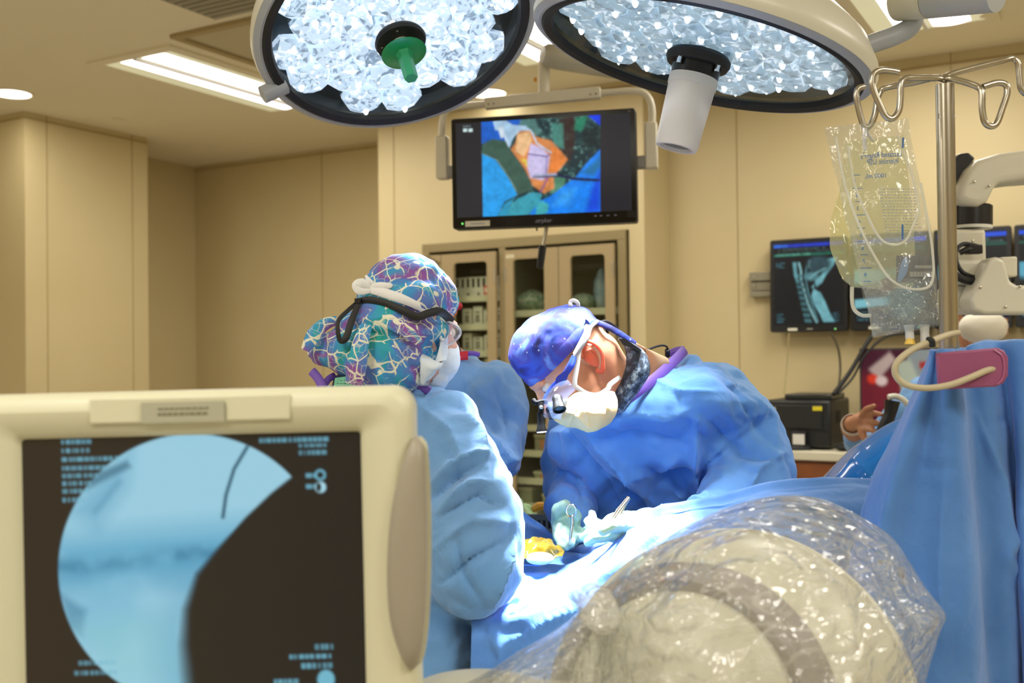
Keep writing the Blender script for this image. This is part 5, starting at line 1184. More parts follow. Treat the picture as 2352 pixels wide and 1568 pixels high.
# gloved hands
g = G(); W_ = P(1308, 1188, 2.37)
hand(g, W_, PP((1300, 1205, 2.29), (1302, 1228, 2.26)), [PP((1288, 1210, 2.25), (1282, 1232, 2.22), (1290, 1250, 2.2), (1302, 1256, 2.185)), PP((1300, 1218, 2.24), (1300, 1238, 2.2), (1312, 1248, 2.18)), PP((1312, 1222, 2.24), (1325, 1236, 2.2), (1338, 1234, 2.18)), PP((1322, 1214, 2.25), (1338, 1224, 2.21), (1348, 1216, 2.2))], PP((1316, 1200, 2.25), (1324, 1185, 2.22), (1311, 1168, 2.2)), .031)
g.chain(PP((1290, 1200, 2.3), (1284, 1172, 2.27), (1298, 1160, 2.25)), [.024, .017, .013], 16)
gr_ = remesh(g, .0028, 2, lambda p: .0009 * noise.noise(p * 130)); gr_.build('right_glove', m_glove, sg, sharp=180)
g = G()
hand(g, P(1478, 1206, 2.09), PP((1460, 1208, 2.08), (1440, 1208, 2.06), (1415, 1212, 2.05)), [PP((1400, 1205, 2.05), (1378, 1205, 2.06), (1362, 1196, 2.08), (1360, 1180, 2.09)), PP((1395, 1212, 2.04), (1372, 1216, 2.05), (1358, 1210, 2.06), (1350, 1196, 2.08)), PP((1400, 1220, 2.03), (1375, 1226, 2.035), (1352, 1224, 2.04), (1340, 1234, 2.045)), PP((1412, 1226, 2.02), (1388, 1234, 2.02), (1366, 1236, 2.02), (1350, 1246, 2.03))], PP((1425, 1205, 2.02), (1402, 1208, 1.99), (1385, 1218, 1.985)), .03)
remesh(g, .0028, 2, lambda p: .0009 * noise.noise(p * 130)).build('left_glove', m_glove, sg, sharp=180)
# instruments (things of their own)
t = empty('needle_holder', P(1304, 1252, 2.15), 'slim steel needle holder hanging by its ring from the thumb of the surgeon', 'surgical instrument')
g = G(); ringp = [P(1312 + 11 * math.sin(a), 1172 - 14 * math.cos(a), 2.18) for a in [i * 2 * PI / 20 for i in range(21)]]
g.tube(ringp, .0022, 8, caps=False); g.build('finger_ring', m_chrome, t)
G().tube(PP((1314, 1186, 2.18), (1315, 1200, 2.175), (1311, 1228, 2.16), (1308, 1252, 2.15)), [.0028, .0034, .003, .002], 8).build('shaft', m_chrome, t)
t = empty('forceps', P(1415, 1180, 2.02), 'flat steel forceps slanting up out of the left glove of the surgeon', 'surgical instrument')
G().tube(PP((1398, 1205, 2.0), (1420, 1172, 2.03), (1444, 1142, 2.06)), [.0025, .0045, .0035], 8, flat=((0, 1, 0), .5, 1)).build('forceps_blade', m_chrome, t)
G().tube(PP((1402, 1208, 2.01), (1424, 1176, 2.045), (1445, 1143, 2.062)), [.0025, .0042, .0033], 8, flat=((0, 1, 0), .5, 1)).build('forceps_blade', m_steel, t)
# ================================================================ SCRUB NURSE (floral/neuron cap), back to the viewer
ns = empty('person', Vector((P(930, 900, 2.1).x, 2.1, 0)), 'person with their back to us in teal neuron print cap, goggles strap and blue gown', 'person')
NY = 2.06
Cn = P(945, 735, NY); Ln, fn_, rn_, un_ = headgeo(G(), Cn, (.55, .82, -.22), (.12, .14, 1))
body = G(); headgeo(body, Cn, (.55, .82, -.22), (.12, .14, 1), 1.0)
nb = P(900, 925, 2.08)
body.chain([Ln(-.03, 0, -.04), Ln(-.035, 0, -.1), nb], [.058, .055, .07])
NA = PP((1015, 1010, 2.06), (1060, 1290, 2.0), (1100, 1335, 2.12), (1120, 1330, 2.22)); NB = PP((760, 1010, 2.1), (740, 1260, 2.2), (860, 1330, 2.4), (980, 1330, 2.45))
hipN = Vector((nb.x - .02, 2.12, .93))
body.chain([nb, P(900, 1100, 2.1), hipN], [.09, .13, .13]); body.chain([nb, NA[0]], [.07, .06]); body.chain([nb, NB[0]], [.07, .06]); body.chain(NA, [.055, .042, .032, .026]); body.chain(NB, [.055, .042, .032, .026])
FLn, FRn = Vector((hipN.x - .14, hipN.y, 0)), Vector((hipN.x + .12, hipN.y + .04, 0)); legs(body, hipN, FLn, FRn, .06)
for s_ in (-1, 1): ear(body, Ln, s_)
remesh(body, .0055, 2).build('body', m_skin2, ns); shoes(ns, FLn, FRn, (.4, 1, 0))
eyes(ns, Ln, fn_)
# gown: torso and wide sleeves
g = G()
g.loft([ring(845, 955, 868, 2.06, .06), ring(780, 1010, 892, 2.07, .09), ring(728, 1075, 935, 2.08, .12), ring(690, 1090, 1010, 2.08, .15), ring(700, 1085, 1120, 2.09, .16), ring(715, 1070, 1250, 2.1, .165), ring(710, 1095, 1420, 2.07, .175), ring(690, 1108, 1600, 2.07, .19), ring(670, 1125, 2000, 2.1, .22), ring(665, 1125, 2550, 2.1, .23)])
g.chain(PP((1010, 985, 2.04), (1035, 1065, 1.97), (1062, 1180, 1.93), (1078, 1310, 1.92)), [.085, .09, .095, .088])
g.chain(PP((1075, 1300, 1.92), (1090, 1335, 2.02), (1105, 1335, 2.14), (1118, 1330, 2.2)), [.085, .075, .055, .042])
g.chain(PP((765, 990, 2.1), (745, 1120, 2.14), (735, 1260, 2.2), (860, 1330, 2.4)), [.08, .08, .075, .055])
cr = [([(975, 1130), (1040, 1060), (1090, 1040), (1118, 1050)], .014, 7), ([(985, 1150), (1050, 1090), (1115, 1060)], -.016, 8), ([(1000, 1190), (1070, 1110), (1125, 1110)], .018, 9), ([(1000, 1190), (1100, 1130), (1150, 1160)], -.014, 8), ([(1000, 1260), (1080, 1190), (1175, 1200)], .012, 10), ([(1010, 1340), (1090, 1280), (1170, 1240)], -.012, 8), ([(1060, 930), (1105, 1000), (1118, 1090)], .012, 8), ([(960, 930), (1030, 990), (1060, 1060)], .009, 10), ([(1130, 1390), (1160, 1300), (1178, 1240)], .016, 7), ([(1050, 1240), (1060, 1310), (1110, 1390)], -.010, 9), ([(1010, 1000), (1050, 1060), (1070, 1130)], -.010, 10)]
g = remesh(g, .0062, 7, folds(.021, (4.2, 4.2, 3.4), 13., 3), [(a, b * 1.5, c) for a, b, c in cr]); g.build('gown', m_gown2, ns, sharp=180)
tr = G(); legs(tr, hipN, FLn, FRn, .085); remesh(tr, .01, 3).build('trousers', m_trouser, ns)
G().tube(PP((775, 905, 2.02), (830, 893, 1.985), (880, 884, 1.98), (930, 872, 1.985), (960, 880, 1.99), (985, 898, 2.0)), .008, 8, smooth=6, flat=((0, 1, 0), .5, 1.1)).build('neck_binding', m_purple, ns)
G().tube(PP((716, 852, 2.02), (730, 868, 2.01), (742, 890, 2.0)), .008, 8, smooth=4, flat=((0, 1, 0), .4, 1.1)).build('binding_tail', m_purple, ns)
G().tube(PP((742, 888, 2.01), (755, 870, 2.02), (770, 862, 2.03)), .006, 8, smooth=4, flat=((0, 1, 0), .4, 1.1)).build('binding_tail', m_purple, ns)
g = G(); g.loft([ring(780, 975, 856, 2.06, .06), ring(768, 985, 866, 2.06, .07), ring(760, 995, 905, 2.07, .085)]); g.build('navy_collar', mat('navy_cloth', '18264e', .8), ns)
g = patch([PP((770, 868, 1.995), (815, 862, 1.985), (850, 865, 1.985)), PP((765, 900, 1.99), (812, 900, 1.98), (850, 900, 1.98))], 16, 10); g.build('green_neck_label', mat('pale_green_label', '7cc4a4', .7, var=('5aa486', 60)), ns, solid=.002)
g = G()
for i in range(4):
    for x in range(9):
        if (i + x) % 5: a = P(776 + x * 8, 874 + i * 6, 1.978); g.box(tuple(a), (.004, .001, .0012))
g.build('label_print', mat('dark_print', '24483c', .7), ns, smooth=False)
# collar front piece with white print and mask
g = patch([PP((948, 835, 1.98), (965, 840, 1.985), (985, 850, 1.99)), PP((940, 860, 1.97), (962, 868, 1.97), (985, 870, 1.985)), PP((955, 882, 1.98), (970, 885, 1.98), (985, 885, 1.99))], 16, 14); g.build('printed_collar', mat('navy_white_print', '1c2c58', .8, var=('d8dce4', 45)), ns, solid=.003)
# cap: crown, back bag and ties
g = G(); q = 1 / FOC * NY
def E(px, py, Y, rx, ry, rd): g.ell(P(px, py, Y), ((rx * q, 0, 0), (0, rd, 0), (0, 0, ry * q)))
E(935, 672, 2.07, 103, 92, .098); E(985, 690, 2.08, 66, 80, .09); E(880, 690, 2.06, 62, 70, .085); E(860, 780, 2.03, 95, 80, .07); E(820, 805, 2.02, 85, 62, .06); E(895, 810, 2.03, 92, 72, .07); E(760, 805, 2.02, 55, 38, .035); E(925, 825, 2.03, 55, 52, .06); E(985, 757, 2.0, 46, 32, .045); g.ell(Ln(-.03, 0, -.02), (fn_ * .1, rn_ * .09, un_ * .1)); g.ell(Ln(-.05, 0, -.07), (fn_ * .07, rn_ * .08, un_ * .08)); g.ell(Ln(-.045, 0, -.11), (fn_ * .06, rn_ * .075, un_ * .05)); E(960, 700, 2.05, 75, 75, .105); E(870, 835, 2.0, 85, 45, .06); E(920, 700, 2.05, 80, 75, .105); E(960, 740, 2.02, 60, 60, .06)
crn = [([(775, 745), (850, 765), (920, 800), (960, 860)], -.012, 5), ([(800, 735), (880, 730), (960, 760)], .008, 6), ([(830, 760), (900, 770), (985, 800)], -.009, 5), ([(850, 690), (920, 710), (1010, 720)], -.008, 6), ([(720, 790), (800, 770), (860, 780)], .008, 6), ([(820, 800), (835, 840), (828, 875)], -.007, 5), ([(905, 780), (950, 820), (965, 860)], .008, 6)]
g = remesh(g, .005, 3, folds(.005, (14, 14, 14), 4.), crn); cp = g.build('bouffant_cap', m_neuron, ns, sharp=180)
def ribbon(name, pts, w, m, parent, th=.25, sm=6): return G().tube(PP(*pts), w, 8, smooth=sm, flat=((0, 1, 0), th, 1)).build(name, m, parent)
ribbon('cap_tie', [(775, 735, 1.99), (745, 745, 1.98), (720, 770, 1.97), (702, 805, 1.97)], [.008, .012, .014, .009], m_neuron, cp)
ribbon('cap_tie', [(842, 745, 1.93), (828, 790, 1.92), (820, 840, 1.92), (812, 882, 1.93)], [.01, .015, .018, .016], m_neuron, cp)
ribbon('cap_tie', [(855, 728, 1.945), (895, 738, 1.935), (940, 765, 1.925), (965, 788, 1.93)], [.01, .014, .011, .007], m_neuron, cp)
# white mask tie and bow
ribbon('mask_tie', [(842, 663, 1.962), (880, 672, 1.952), (920, 685, 1.945), (958, 702, 1.95), (985, 722, 1.965)], [.006, .009, .009, .007, .004], m_tie, ns)
ribbon('mask_tie', [(850, 662, 1.96), (832, 650, 1.955), (818, 655, 1.955), (826, 668, 1.955), (850, 668, 1.958)], [.005, .009, .008, .007, .004], m_tie, ns)
ribbon('mask_tie', [(850, 660, 1.96), (870, 655, 1.955), (892, 656, 1.953), (900, 652, 1.955)], [.004, .006, .006, .003], m_tie, ns)
ribbon('mask_tie', [(862, 656, 1.96), (848, 645, 1.958), (840, 632, 1.962)], [.004, .005, .002], m_tie, ns)
# black goggle strap
ribbon('goggle_strap', [(820, 691, 1.975), (850, 688, 1.955), (888, 696, 1.945), (925, 712, 1.935), (958, 727, 1.935), (985, 719, 1.94), (1012, 716, 1.96), (1038, 738, 2.0)], [.005, .0062, .0062, .0075, .0075, .0075, .008, .008], m_rubber, ns)
ribbon('goggle_strap', [(824, 692, 1.97), (800, 712, 1.955), (778, 735, 1.945), (776, 760, 1.94), (782, 782, 1.94), (795, 775, 1.94), (808, 735, 1.95), (824, 696, 1.965)], [.004, .004, .004, .004, .005, .0065, .0065, .005], m_rubber, ns)
g = G(); g.box(tuple(P(822, 691, 1.965)), (.012, .006, .01)); g.build('strap_buckle', m_black, ns, bevel=.001)
# face parts: mask, goggles
g = patch([PP((1008, 735, 2.0), (1020, 745, 2.02), (1030, 755, 2.04)), PP((1012, 775, 1.985), (1020, 775, 2.0), (1029, 790, 2.02)), PP((1005, 812, 1.98), (1015, 812, 1.985), (1028, 815, 2.01)), PP((995, 838, 1.965), (1012, 830, 1.97), (1026, 828, 2.0))], 16, 24, folds(.002, (30, 30, 30))); g.build('mask_side', m_mask, ns, solid=.0015)
g = patch([PP((962, 812, 1.965), (985, 818, 1.965), (1005, 832, 1.965), (1018, 832, 1.98)), PP((966, 832, 1.955), (982, 840, 1.95), (1000, 845, 1.955), (1012, 845, 1.97)), PP((965, 855, 1.955), (978, 860, 1.955), (992, 858, 1.96), (1003, 852, 1.97)), PP((966, 882, 1.97), (972, 884, 1.965), (980, 876, 1.965), (990, 868, 1.975))], 20, 22, folds(.003, (20, 20, 20), 2.)); g.build('face_mask', m_mask, ns, solid=.0015)
G().tube(PP((1000, 728, 1.995), (1008, 745, 1.985), (1012, 775, 1.98), (1018, 780, 1.985)), .003, 8, smooth=5).build('mask_tie', m_tie, ns)
m_gog = glass('goggle_plastic', (.86, .86, .92, 1), refl=1.4, ior=1.5, veil='b8b8c8', veilk=.18, bump=(60, .5, .004))
g = crescent([(1016, 738), (1035, 742), (1052, 752), (1057, 765)], [(1018, 790), (1028, 792), (1040, 785), (1052, 772)], 2.01, bulge=.03); g.build('goggles', m_gog, ns)
G().tube(PP((1016, 738, 2.0), (1036, 741, 1.985), (1053, 752, 1.99), (1058, 766, 2.0), (1048, 780, 1.995), (1030, 793, 1.995)), .0022, 8, smooth=5).build('goggle_rim', mat('goggle_rim', 'c9c9d8', .25), ns)
g = G(); g.ell(Ln(.066, 0, -.062), (fn_ * .06, rn_ * .068, un_ * .062)); g.ell(Ln(.06, 0, -.1), (fn_ * .045, rn_ * .055, un_ * .035)); g = remesh(g, .0045, 4, folds(.002, (24, 24, 30), 7.)); k_ = [(p - Cn).dot(fn_) > .035 and (p - Cn).dot(un_) < -.012 for p in g.v]
cutcap(g, lambda p: (p - Cn).dot(fn_) > .035 and (p - Cn).dot(un_) < -.01).build('mask_front', m_mask, ns, sharp=180, solid=.0015)
# gloved hands over the table (mostly behind the sleeve)
g = G(); hand(g, NA[3], [NA[3] + Vector((.05, .03, -.01))], [[NA[3] + Vector((.06, .02 + .018 * i, -.01)), NA[3] + Vector((.10, .03 + .02 * i, -.015)), NA[3] + Vector((.125, .03 + .02 * i, -.035))] for i in range(4)], [NA[3] + Vector((.04, 0, 0)), NA[3] + Vector((.07, -.02, -.01)), NA[3] + Vector((.095, -.015, -.02))], .028)
# ================================================================ ASSISTANT behind
an = empty('person', Vector((P(1010, 900, 2.65).x, 2.65, 0)), 'person with a red collar half hidden behind the patterned cap, blue gowned shoulder showing', 'person')
Ca = P(925, 735, 2.68); body = G(); La, fa_, ra_, ua_ = headgeo(body, Ca, (.1, -.85, -.45), (.05, -.4, .9), 1.0)
na = P(1010, 862, 2.7); body.chain([La(-.03, 0, -.04), La(-.04, 0, -.1), na], [.06, .058, .07])
AA = PP((1110, 915, 2.66), (1130, 1060, 2.56), (1060, 1110, 2.36), (1010, 1120, 2.3)); AB = PP((880, 930, 2.72), (850, 1090, 2.7), (900, 1120, 2.5), (960, 1120, 2.4))
hipA = Vector((na.x, 2.75, .95)); body.chain([na, P(1000, 1050, 2.72), hipA], [.09, .13, .13]); body.chain([na, AA[0]], [.07, .06]); body.chain([na, AB[0]], [.07, .06]); body.chain(AA, [.055, .042, .032, .026]); body.chain(AB, [.055, .042, .032, .026])
FLa, FRa = Vector((hipA.x - .13, hipA.y, 0)), Vector((hipA.x + .13, hipA.y, 0)); legs(body, hipA, FLa, FRa, .06)
for s_ in (-1, 1): ear(body, La, s_)
remesh(body, .0065, 2).build('body', m_skin3, an); shoes(an, FLa, FRa, (.2, -1, 0)); eyes(an, La, fa_)
g = G()
g.loft([ring(985, 1090, 818, 2.68, .05), ring(940, 1125, 842, 2.68, .09), ring(880, 1160, 885, 2.68, .12), ring(850, 1172, 950, 2.68, .15), ring(850, 1165, 1050, 2.7, .16), ring(860, 1120, 1180, 2.72, .17), ring(860, 1120, 1500, 2.74, .18), ring(850, 1130, 2100, 2.74, .2)])
g.chain(PP((1100, 910, 2.64), (1130, 975, 2.58), (1140, 1045, 2.52), (1090, 1075, 2.42), (1020, 1110, 2.32)), [.095, .085, .078, .07, .055])
g.chain(PP((885, 930, 2.7), (860, 1080, 2.68), (910, 1120, 2.5)), [.085, .08, .06])
cr = [([(1040, 960), (1110, 990), (1170, 1060)], .016, 7), ([(1020, 1000), (1100, 1060), (1150, 1090)], -.016, 8), ([(1060, 860), (1110, 920), (1110, 1000)], .012, 9), ([(1030, 900), (1060, 960), (1060, 1010)], -.014, 10), ([(1130, 880), (1160, 940), (1170, 1010)], -.01, 9), ([(1110, 1090), (1160, 1060), (1200, 1050)], .012, 7)]
remesh(g, .0075, 7, folds(.026, (4.5, 4.5, 3.6), 23., 3), [(a, b * 1.5, c) for a, b, c in cr]).build('gown', m_gown2, an, sharp=180)
g = G(); g.ell(La(.066, 0, -.062), (fa_ * .06, ra_ * .068, ua_ * .062)); g.ell(La(.06, 0, -.1), (fa_ * .045, ra_ * .055, ua_ * .035)); g = remesh(g, .005, 4, folds(.002, (24, 24, 30), 9.))
cutcap(g, lambda p: (p - Ca).dot(fa_) > .03 and (p - Ca).dot(ua_) < -.01).build('face_mask', m_mask, an, sharp=180, solid=.0015)
tr = G(); legs(tr, hipA, FLa, FRa, .085); remesh(tr, .01, 3).build('trousers', m_trouser, an)
g = G(); g.ell(La(-.01, 0, .035), (fa_ * .108, ra_ * .088, ua_ * .085)); g.ell(P(1050, 703, 2.64), ((.016, 0, 0), (0, .02, 0), (0, 0, .012))); remesh(g, .006, 3).build('red_cap', mat('red_cloth', 'b3121f', .7), an)
G().tube(PP((1032, 825, 2.6), (1050, 818, 2.59), (1075, 816, 2.59)), .011, 8, smooth=4, flat=((0, 1, 0), .4, 1)).build('red_collar', mat('red_cloth', 'b3121f', .7), an)
G().tube(PP((1060, 815, 2.6), (1082, 811, 2.6), (1100, 814, 2.61)), .006, 8, smooth=4).build('neck_binding', m_purple, an)
g = G(); g.ell(P(1040, 806, 2.66), ((.02, 0, 0), (0, .03, 0), (0, 0, .035))); g.build('beard', mat('dark_hair', '35241a', .9), an)
G().ell(P(1036, 716, 2.64), ((.016, 0, 0), (0, .02, 0), (0, 0, .014))).build('forehead_band', mat('orange_band', 'd0763a', .7), an)
# ================================================================ SEATED PERSON at the right, holding a phone
pn = empty('person', Vector((P(2260, 900, 3.9).x, 3.9, 0)), 'person seated behind the drape at right, white mask, one bare hand reaching out', 'person')
Cp = P(2258, 725, 3.95); body = G(); Lp, fp_, rp_, up_ = headgeo(body, Cp, (.1, -.9, -.35), (0, -.3, 1), 1.0)
npn = P(2270, 850, 4.02); body.chain([Lp(-.03, 0, -.04), Lp(-.04, 0, -.1), npn], [.058, .055, .07])
PA = PP((2160, 885, 4.0), (2000, 1030, 4.1), (1955, 985, 3.82), (1958, 972, 3.74)); PB = PP((2370, 890, 4.05), (2400, 1010, 3.9), (2300, 1040, 3.75), (2240, 1040, 3.7))
hp = Vector((npn.x, 4.1, .55)); body.chain([npn, P(2270, 1000, 4.08), hp], [.09, .13, .14]); body.chain([npn, PA[0]], [.07, .06]); body.chain([npn, PB[0]], [.07, .06]); body.chain(PA, [.055, .042, .035, .028]); body.chain(PB, [.055, .042, .032, .026])
for s_ in (-1, 1):
    k_ = hp + Vector((s_ * .12, -.42, .0)); body.chain([hp + Vector((s_ * .1, 0, 0)), k_, Vector((k_.x, k_.y + .02, .09))], [.085, .062, .045], 18)
for s_ in (-1, 1): ear(body, Lp, s_)
hand(body, PA[3], PP((1978, 966, 3.70)), [PP((1980, 950, 3.67), (1990, 938, 3.63), (2008, 932, 3.6)), PP((1990, 952, 3.66), (2010, 948, 3.62), (2024, 952, 3.6)), PP((1990, 968, 3.66), (2012, 970, 3.62), (2028, 976, 3.6)), PP((1985, 985, 3.66), (2005, 988, 3.62), (2020, 998, 3.6))], PP((1978, 985, 3.68), (1985, 1005, 3.66), (1995, 1018, 3.64)), .03)
hand(body, PB[3], [PB[3] + Vector((-.05, -.02, 0))], [[PB[3] + Vector((-.06, -.03 + .02 * i, .01)), PB[3] + Vector((-.1, -.03 + .02 * i, .0)), PB[3] + Vector((-.12, -.03 + .02 * i, -.02))] for i in range(4)], [PB[3] + Vector((-.03, -.03, .01)), PB[3] + Vector((-.06, -.05, .02))], .028)
remesh(body, .006, 2).build('body', m_skin3, pn); eyes(pn, Lp, fp_); shoes(pn, Vector((hp.x - .12, hp.y - .4, 0)), Vector((hp.x + .12, hp.y - .4, 0)), (0, -1, 0))
g = G(); g.loft([ring(2225, 2315, 838, 4.02, .06), ring(2170, 2370, 865, 4.02, .1), ring(2140, 2400, 930, 4.04, .14), ring(2140, 2400, 1050, 4.08, .16), ring(2140, 2400, 1230, 4.1, .18), ring(2150, 2390, 1380, 4.1, .16)])
g.chain(PP((2165, 885, 4.0), (2110, 920, 4.0), (2005, 1030, 4.1), (1965, 1005, 3.9)), [.08, .075, .065, .05]); g.chain(PP((2370, 895, 4.05), (2400, 1010, 3.9), (2300, 1040, 3.75)), [.08, .07, .055])
remesh(g, .01, 4, folds(.014, (7, 7, 6), 33.)).build('gown', m_gown2, pn, sharp=180)
g = G()
for s_ in (-1, 1):
    k_ = hp + Vector((s_ * .12, -.42, .0)); g.chain([hp + Vector((s_ * .1, 0, 0)), k_, Vector((k_.x, k_.y + .02, .12))], [.1, .078, .06], 18)
remesh(g, .012, 3).build('trousers', m_trouser, pn)
G().lathe([(.036, -.016), (.038, 0), (.036, .016)], zframe((PA[3] + PA[2]) / 2.0 + (PA[3] - PA[2]) * .22, PA[3] - PA[2]), 24, cap=False).build('wrist_band', mat('wristband', 'c8b8a8', .6), pn, solid=.003)
g = G(); c_ = P(2258, 752, 3.84); g.ell(c_, ((.088, 0, 0), (0, .06, 0), (0, 0, .062))); f_ = folds(.004, (18, 18, 18), 6.)
for i, p in enumerate(g.v): g.v[i] = p + (p - c_).normalized() * f_(p)
g.build('face_mask', mat('mask_white', 'd8d2c2', .7, bump=(50, .4, .004)), pn, sharp=180)
g = G(); g.ell(Lp(-.01, 0, .04), (fp_ * .11, rp_ * .09, up_ * .085)); g.build('dark_cap', mat('navy_cloth', '18264e', .8), pn)
# stool under the seated person
t = empty('stool', Vector((hp.x, hp.y, 0)), 'round black stool under the seated person, hidden behind the drape', 'stool')
G().lathe([(0, 0), (.17, 0), (.18, .02), (.17, .06), (0, .065)], Matrix.Translation((hp.x, hp.y + .02, .345)), 32).build('seat', m_rubber, t)
G().cyl((hp.x, hp.y, .03), (hp.x, hp.y, .35), .025).build('post', m_steel, t); G().lathe([(0, 0), (.22, 0), (.2, .03), (0, .05)], Matrix.Translation((hp.x, hp.y, 0)), 32).build('base', m_steel, t)
# telephone handset
t = empty('telephone_handset', P(2040, 990, 3.6), 'black telephone handset beside the outstretched hand of the seated person', 'telephone handset')
G().tube(PP((2050, 920, 3.56), (2044, 950, 3.56), (2030, 985, 3.57), (2022, 1005, 3.58)), [.026, .02, .022, .024], 12, smooth=5).build('handset_body', m_black, t)
G().tube(PP((2040, 912, 3.57), (2058, 910, 3.57), (2075, 918, 3.57), (2088, 932, 3.58)), .010, 10, smooth=5).build('white_cap_piece', m_white, t)
# ================================================================ operating table, drapes
m_tex = cloth_mat('drape_embossed', '4f8ad6', '3f78c8', .7)
tbl = empty('operating_table', Vector((.05, 2.1, 0)), 'operating table hidden under the brightly lit blue drape', 'operating table')
G().box((.12, 2.12, .93), (.3, .3, .10)).build('table_top', m_rubber, tbl, bevel=.02)
G().box((.12, 2.12, .5), (.16, .16, .78)).build('column', m_steel, tbl); G().box((.12, 2.12, .06), (.3, .3, .11)).build('base', m_steel, tbl, bevel=.02)
cols = [ # px rows: far edge, middle, near edge
 [(1092, 1122, 2.48), (1088, 1290, 2.2), (1084, 1395, 2.0), (1082, 1434, 1.92), (1082, 1580, 1.9), (1082, 2200, 1.88)],
 [(1140, 1140, 2.46), (1140, 1270, 2.2), (1145, 1385, 2.0), (1150, 1430, 1.91), (1150, 1580, 1.89), (1150, 2200, 1.86)],
 [(1190, 1180, 2.42), (1190, 1285, 2.18), (1200, 1375, 1.98), (1215, 1418, 1.9), (1225, 1580, 1.88), (1225, 2200, 1.84)],
 [(1250, 1228, 2.36), (1250, 1305, 2.15), (1255, 1360, 1.97), (1275, 1396, 1.9), (1290, 1570, 1.88), (1290, 2200, 1.84)],
 [(1315, 1276, 2.28), (1310, 1310, 2.12), (1300, 1345, 1.97), (1318, 1375, 1.91), (1350, 1560, 1.89), (1350, 2200, 1.84)],
 [(1375, 1262, 2.16), (1365, 1285, 2.08), (1350, 1312, 1.99), (1366, 1340, 1.93), (1410, 1530, 1.90), (1410, 2200, 1.84)],
 [(1430, 1232, 2.10), (1420, 1248, 2.06), (1404, 1270, 2.0), (1425, 1300, 1.95), (1470, 1500, 1.90), (1470, 2200, 1.84)],
 [(1472, 1190, 2.10), (1464, 1204, 2.07), (1455, 1222, 2.03), (1480, 1262, 1.97), (1530, 1470, 1.90), (1530, 2200, 1.84)],
 [(1540, 1176, 2.08), (1538, 1184, 2.06), (1530, 1200, 2.03), (1545, 1240, 1.98), (1600, 1440, 1.9), (1600, 2200, 1.84)],
 [(1640, 1158, 2.08), (1640, 1166, 2.06), (1640, 1180, 2.02), (1650, 1220, 1.97), (1700, 1420, 1.9), (1700, 2200, 1.84)],
 [(1740, 1132, 2.06), (1740, 1140, 2.04), (1740, 1155, 2.02), (1750, 1200, 1.97), (1790, 1420, 1.9), (1790, 2200, 1.84)],
 [(1830, 1119, 2.04), (1830, 1126, 2.03), (1832, 1140, 2.0), (1840, 1190, 1.95), (1860, 1420, 1.9), (1860, 2200, 1.84)],
 [(2040, 1117, 2.0), (2040, 1124, 1.99), (2040, 1140, 1.98), (2040, 1190, 1.94), (2040, 1420, 1.9), (2040, 2200, 1.84)]]
rows = [[P(c[0][0], c[0][1], c[0][2]) + Vector((0, .04, -.35)) for c in cols], [P(c[0][0], c[0][1] + 10, c[0][2] + .03) for c in cols]] + [[P(*c[i]) for c in cols] for i in range(6)]
fd = folds(.008, (7, 7, 6), 50.)
def dfd(p):
    return fd(p) 
cr = [([(1080, 1440), (1160, 1450), (1240, 1440)], -.012, 8), ([(1180, 1470), (1260, 1430), (1330, 1400)], .012, 8), ([(1120, 1440), (1150, 1500), (1140, 1568)], .012, 7), ([(1090, 1500), (1200, 1520), (1280, 1500)], -.012, 7), ([(1200, 1300), (1280, 1340), (1300, 1360)], -.004, 6), ([(1560, 1180), (1520, 1230), (1470, 1270)], -.01, 7), ([(1850, 1130), (1700, 1170), (1560, 1230)], .012, 8), ([(1500, 1210), (1600, 1180), (1700, 1160)], -.01, 6)]
o = patch(rows, 240, 150, dfd, cr).build('table_drape', m_drape, sharp=180, solid=.002); tag(o, 'blue surgical drape over the operating table, glaring white under the lamps', 'drape')
# textured reinforcement panel
panel = patch([PP((1480, 1200, 2.05), (1530, 1184, 2.04), (1590, 1172, 2.04), (1640, 1164, 2.04)), PP((1470, 1232, 1.99), (1520, 1208, 1.99), (1560, 1192, 1.99), (1600, 1180, 2.0)), PP((1450, 1262, 1.965), (1490, 1248, 1.955), (1530, 1230, 1.95), (1560, 1212, 1.955))], 30, 16)
# yellow iodine film
m_film = mat('iodine_film', '93751a', .2, coat=.3, spec=.5, var=('6e5610', 30), trans=.0)
fy = folds(.012, (22, 22, 22), 9.)
o = patch([PP((1170, 1262, 2.2), (1195, 1245, 2.2), (1225, 1236, 2.2), (1255, 1238, 2.2), (1290, 1262, 2.19)), PP((1168, 1272, 2.15), (1195, 1262, 2.14), (1225, 1255, 2.13), (1258, 1260, 2.13), (1295, 1270, 2.14)), PP((1172, 1285, 2.12), (1200, 1288, 2.1), (1230, 1286, 2.09), (1258, 1285, 2.1), (1290, 1280, 2.12))], 60, 34, lambda p: fy(p) + .004).build('iodine_film', m_film, sharp=180, solid=.001); tag(o, 'crinkled amber yellow adhesive film at the operation site beside the gloves', 'adhesive film')
o = G(); o.ell(P(1240, 1282, 2.1), ((.028, 0, 0), (0, .03, 0), (0, 0, .012))); o = o.build('gauze_swab', m_tie); tag(o, 'small white gauze swab lying on the yellow film', 'gauze swab')
m_cleart = glass('clear_tube', (.9, .93, .97, 1), refl=1.2, veil='e8eef4', veilk=.45)
def coil(px, py, Y, rx, ry, n, r): return [P(px + rx * math.cos(t / 12 * PI) , py - ry * math.sin(t / 12 * PI), Y + .012 * (t / 24)) for t in range(n)]
o = G().tube(PP((1196, 1322, 2.0), (1208, 1340, 1.98), (1210, 1365, 1.96), (1198, 1390, 1.94), (1180, 1402, 1.93)), .008, 10, smooth=8).build('suction_tube', m_cleart); tag(o, 'curved clear suction tube on the bright drape beside the blue sleeve', 'suction tube')
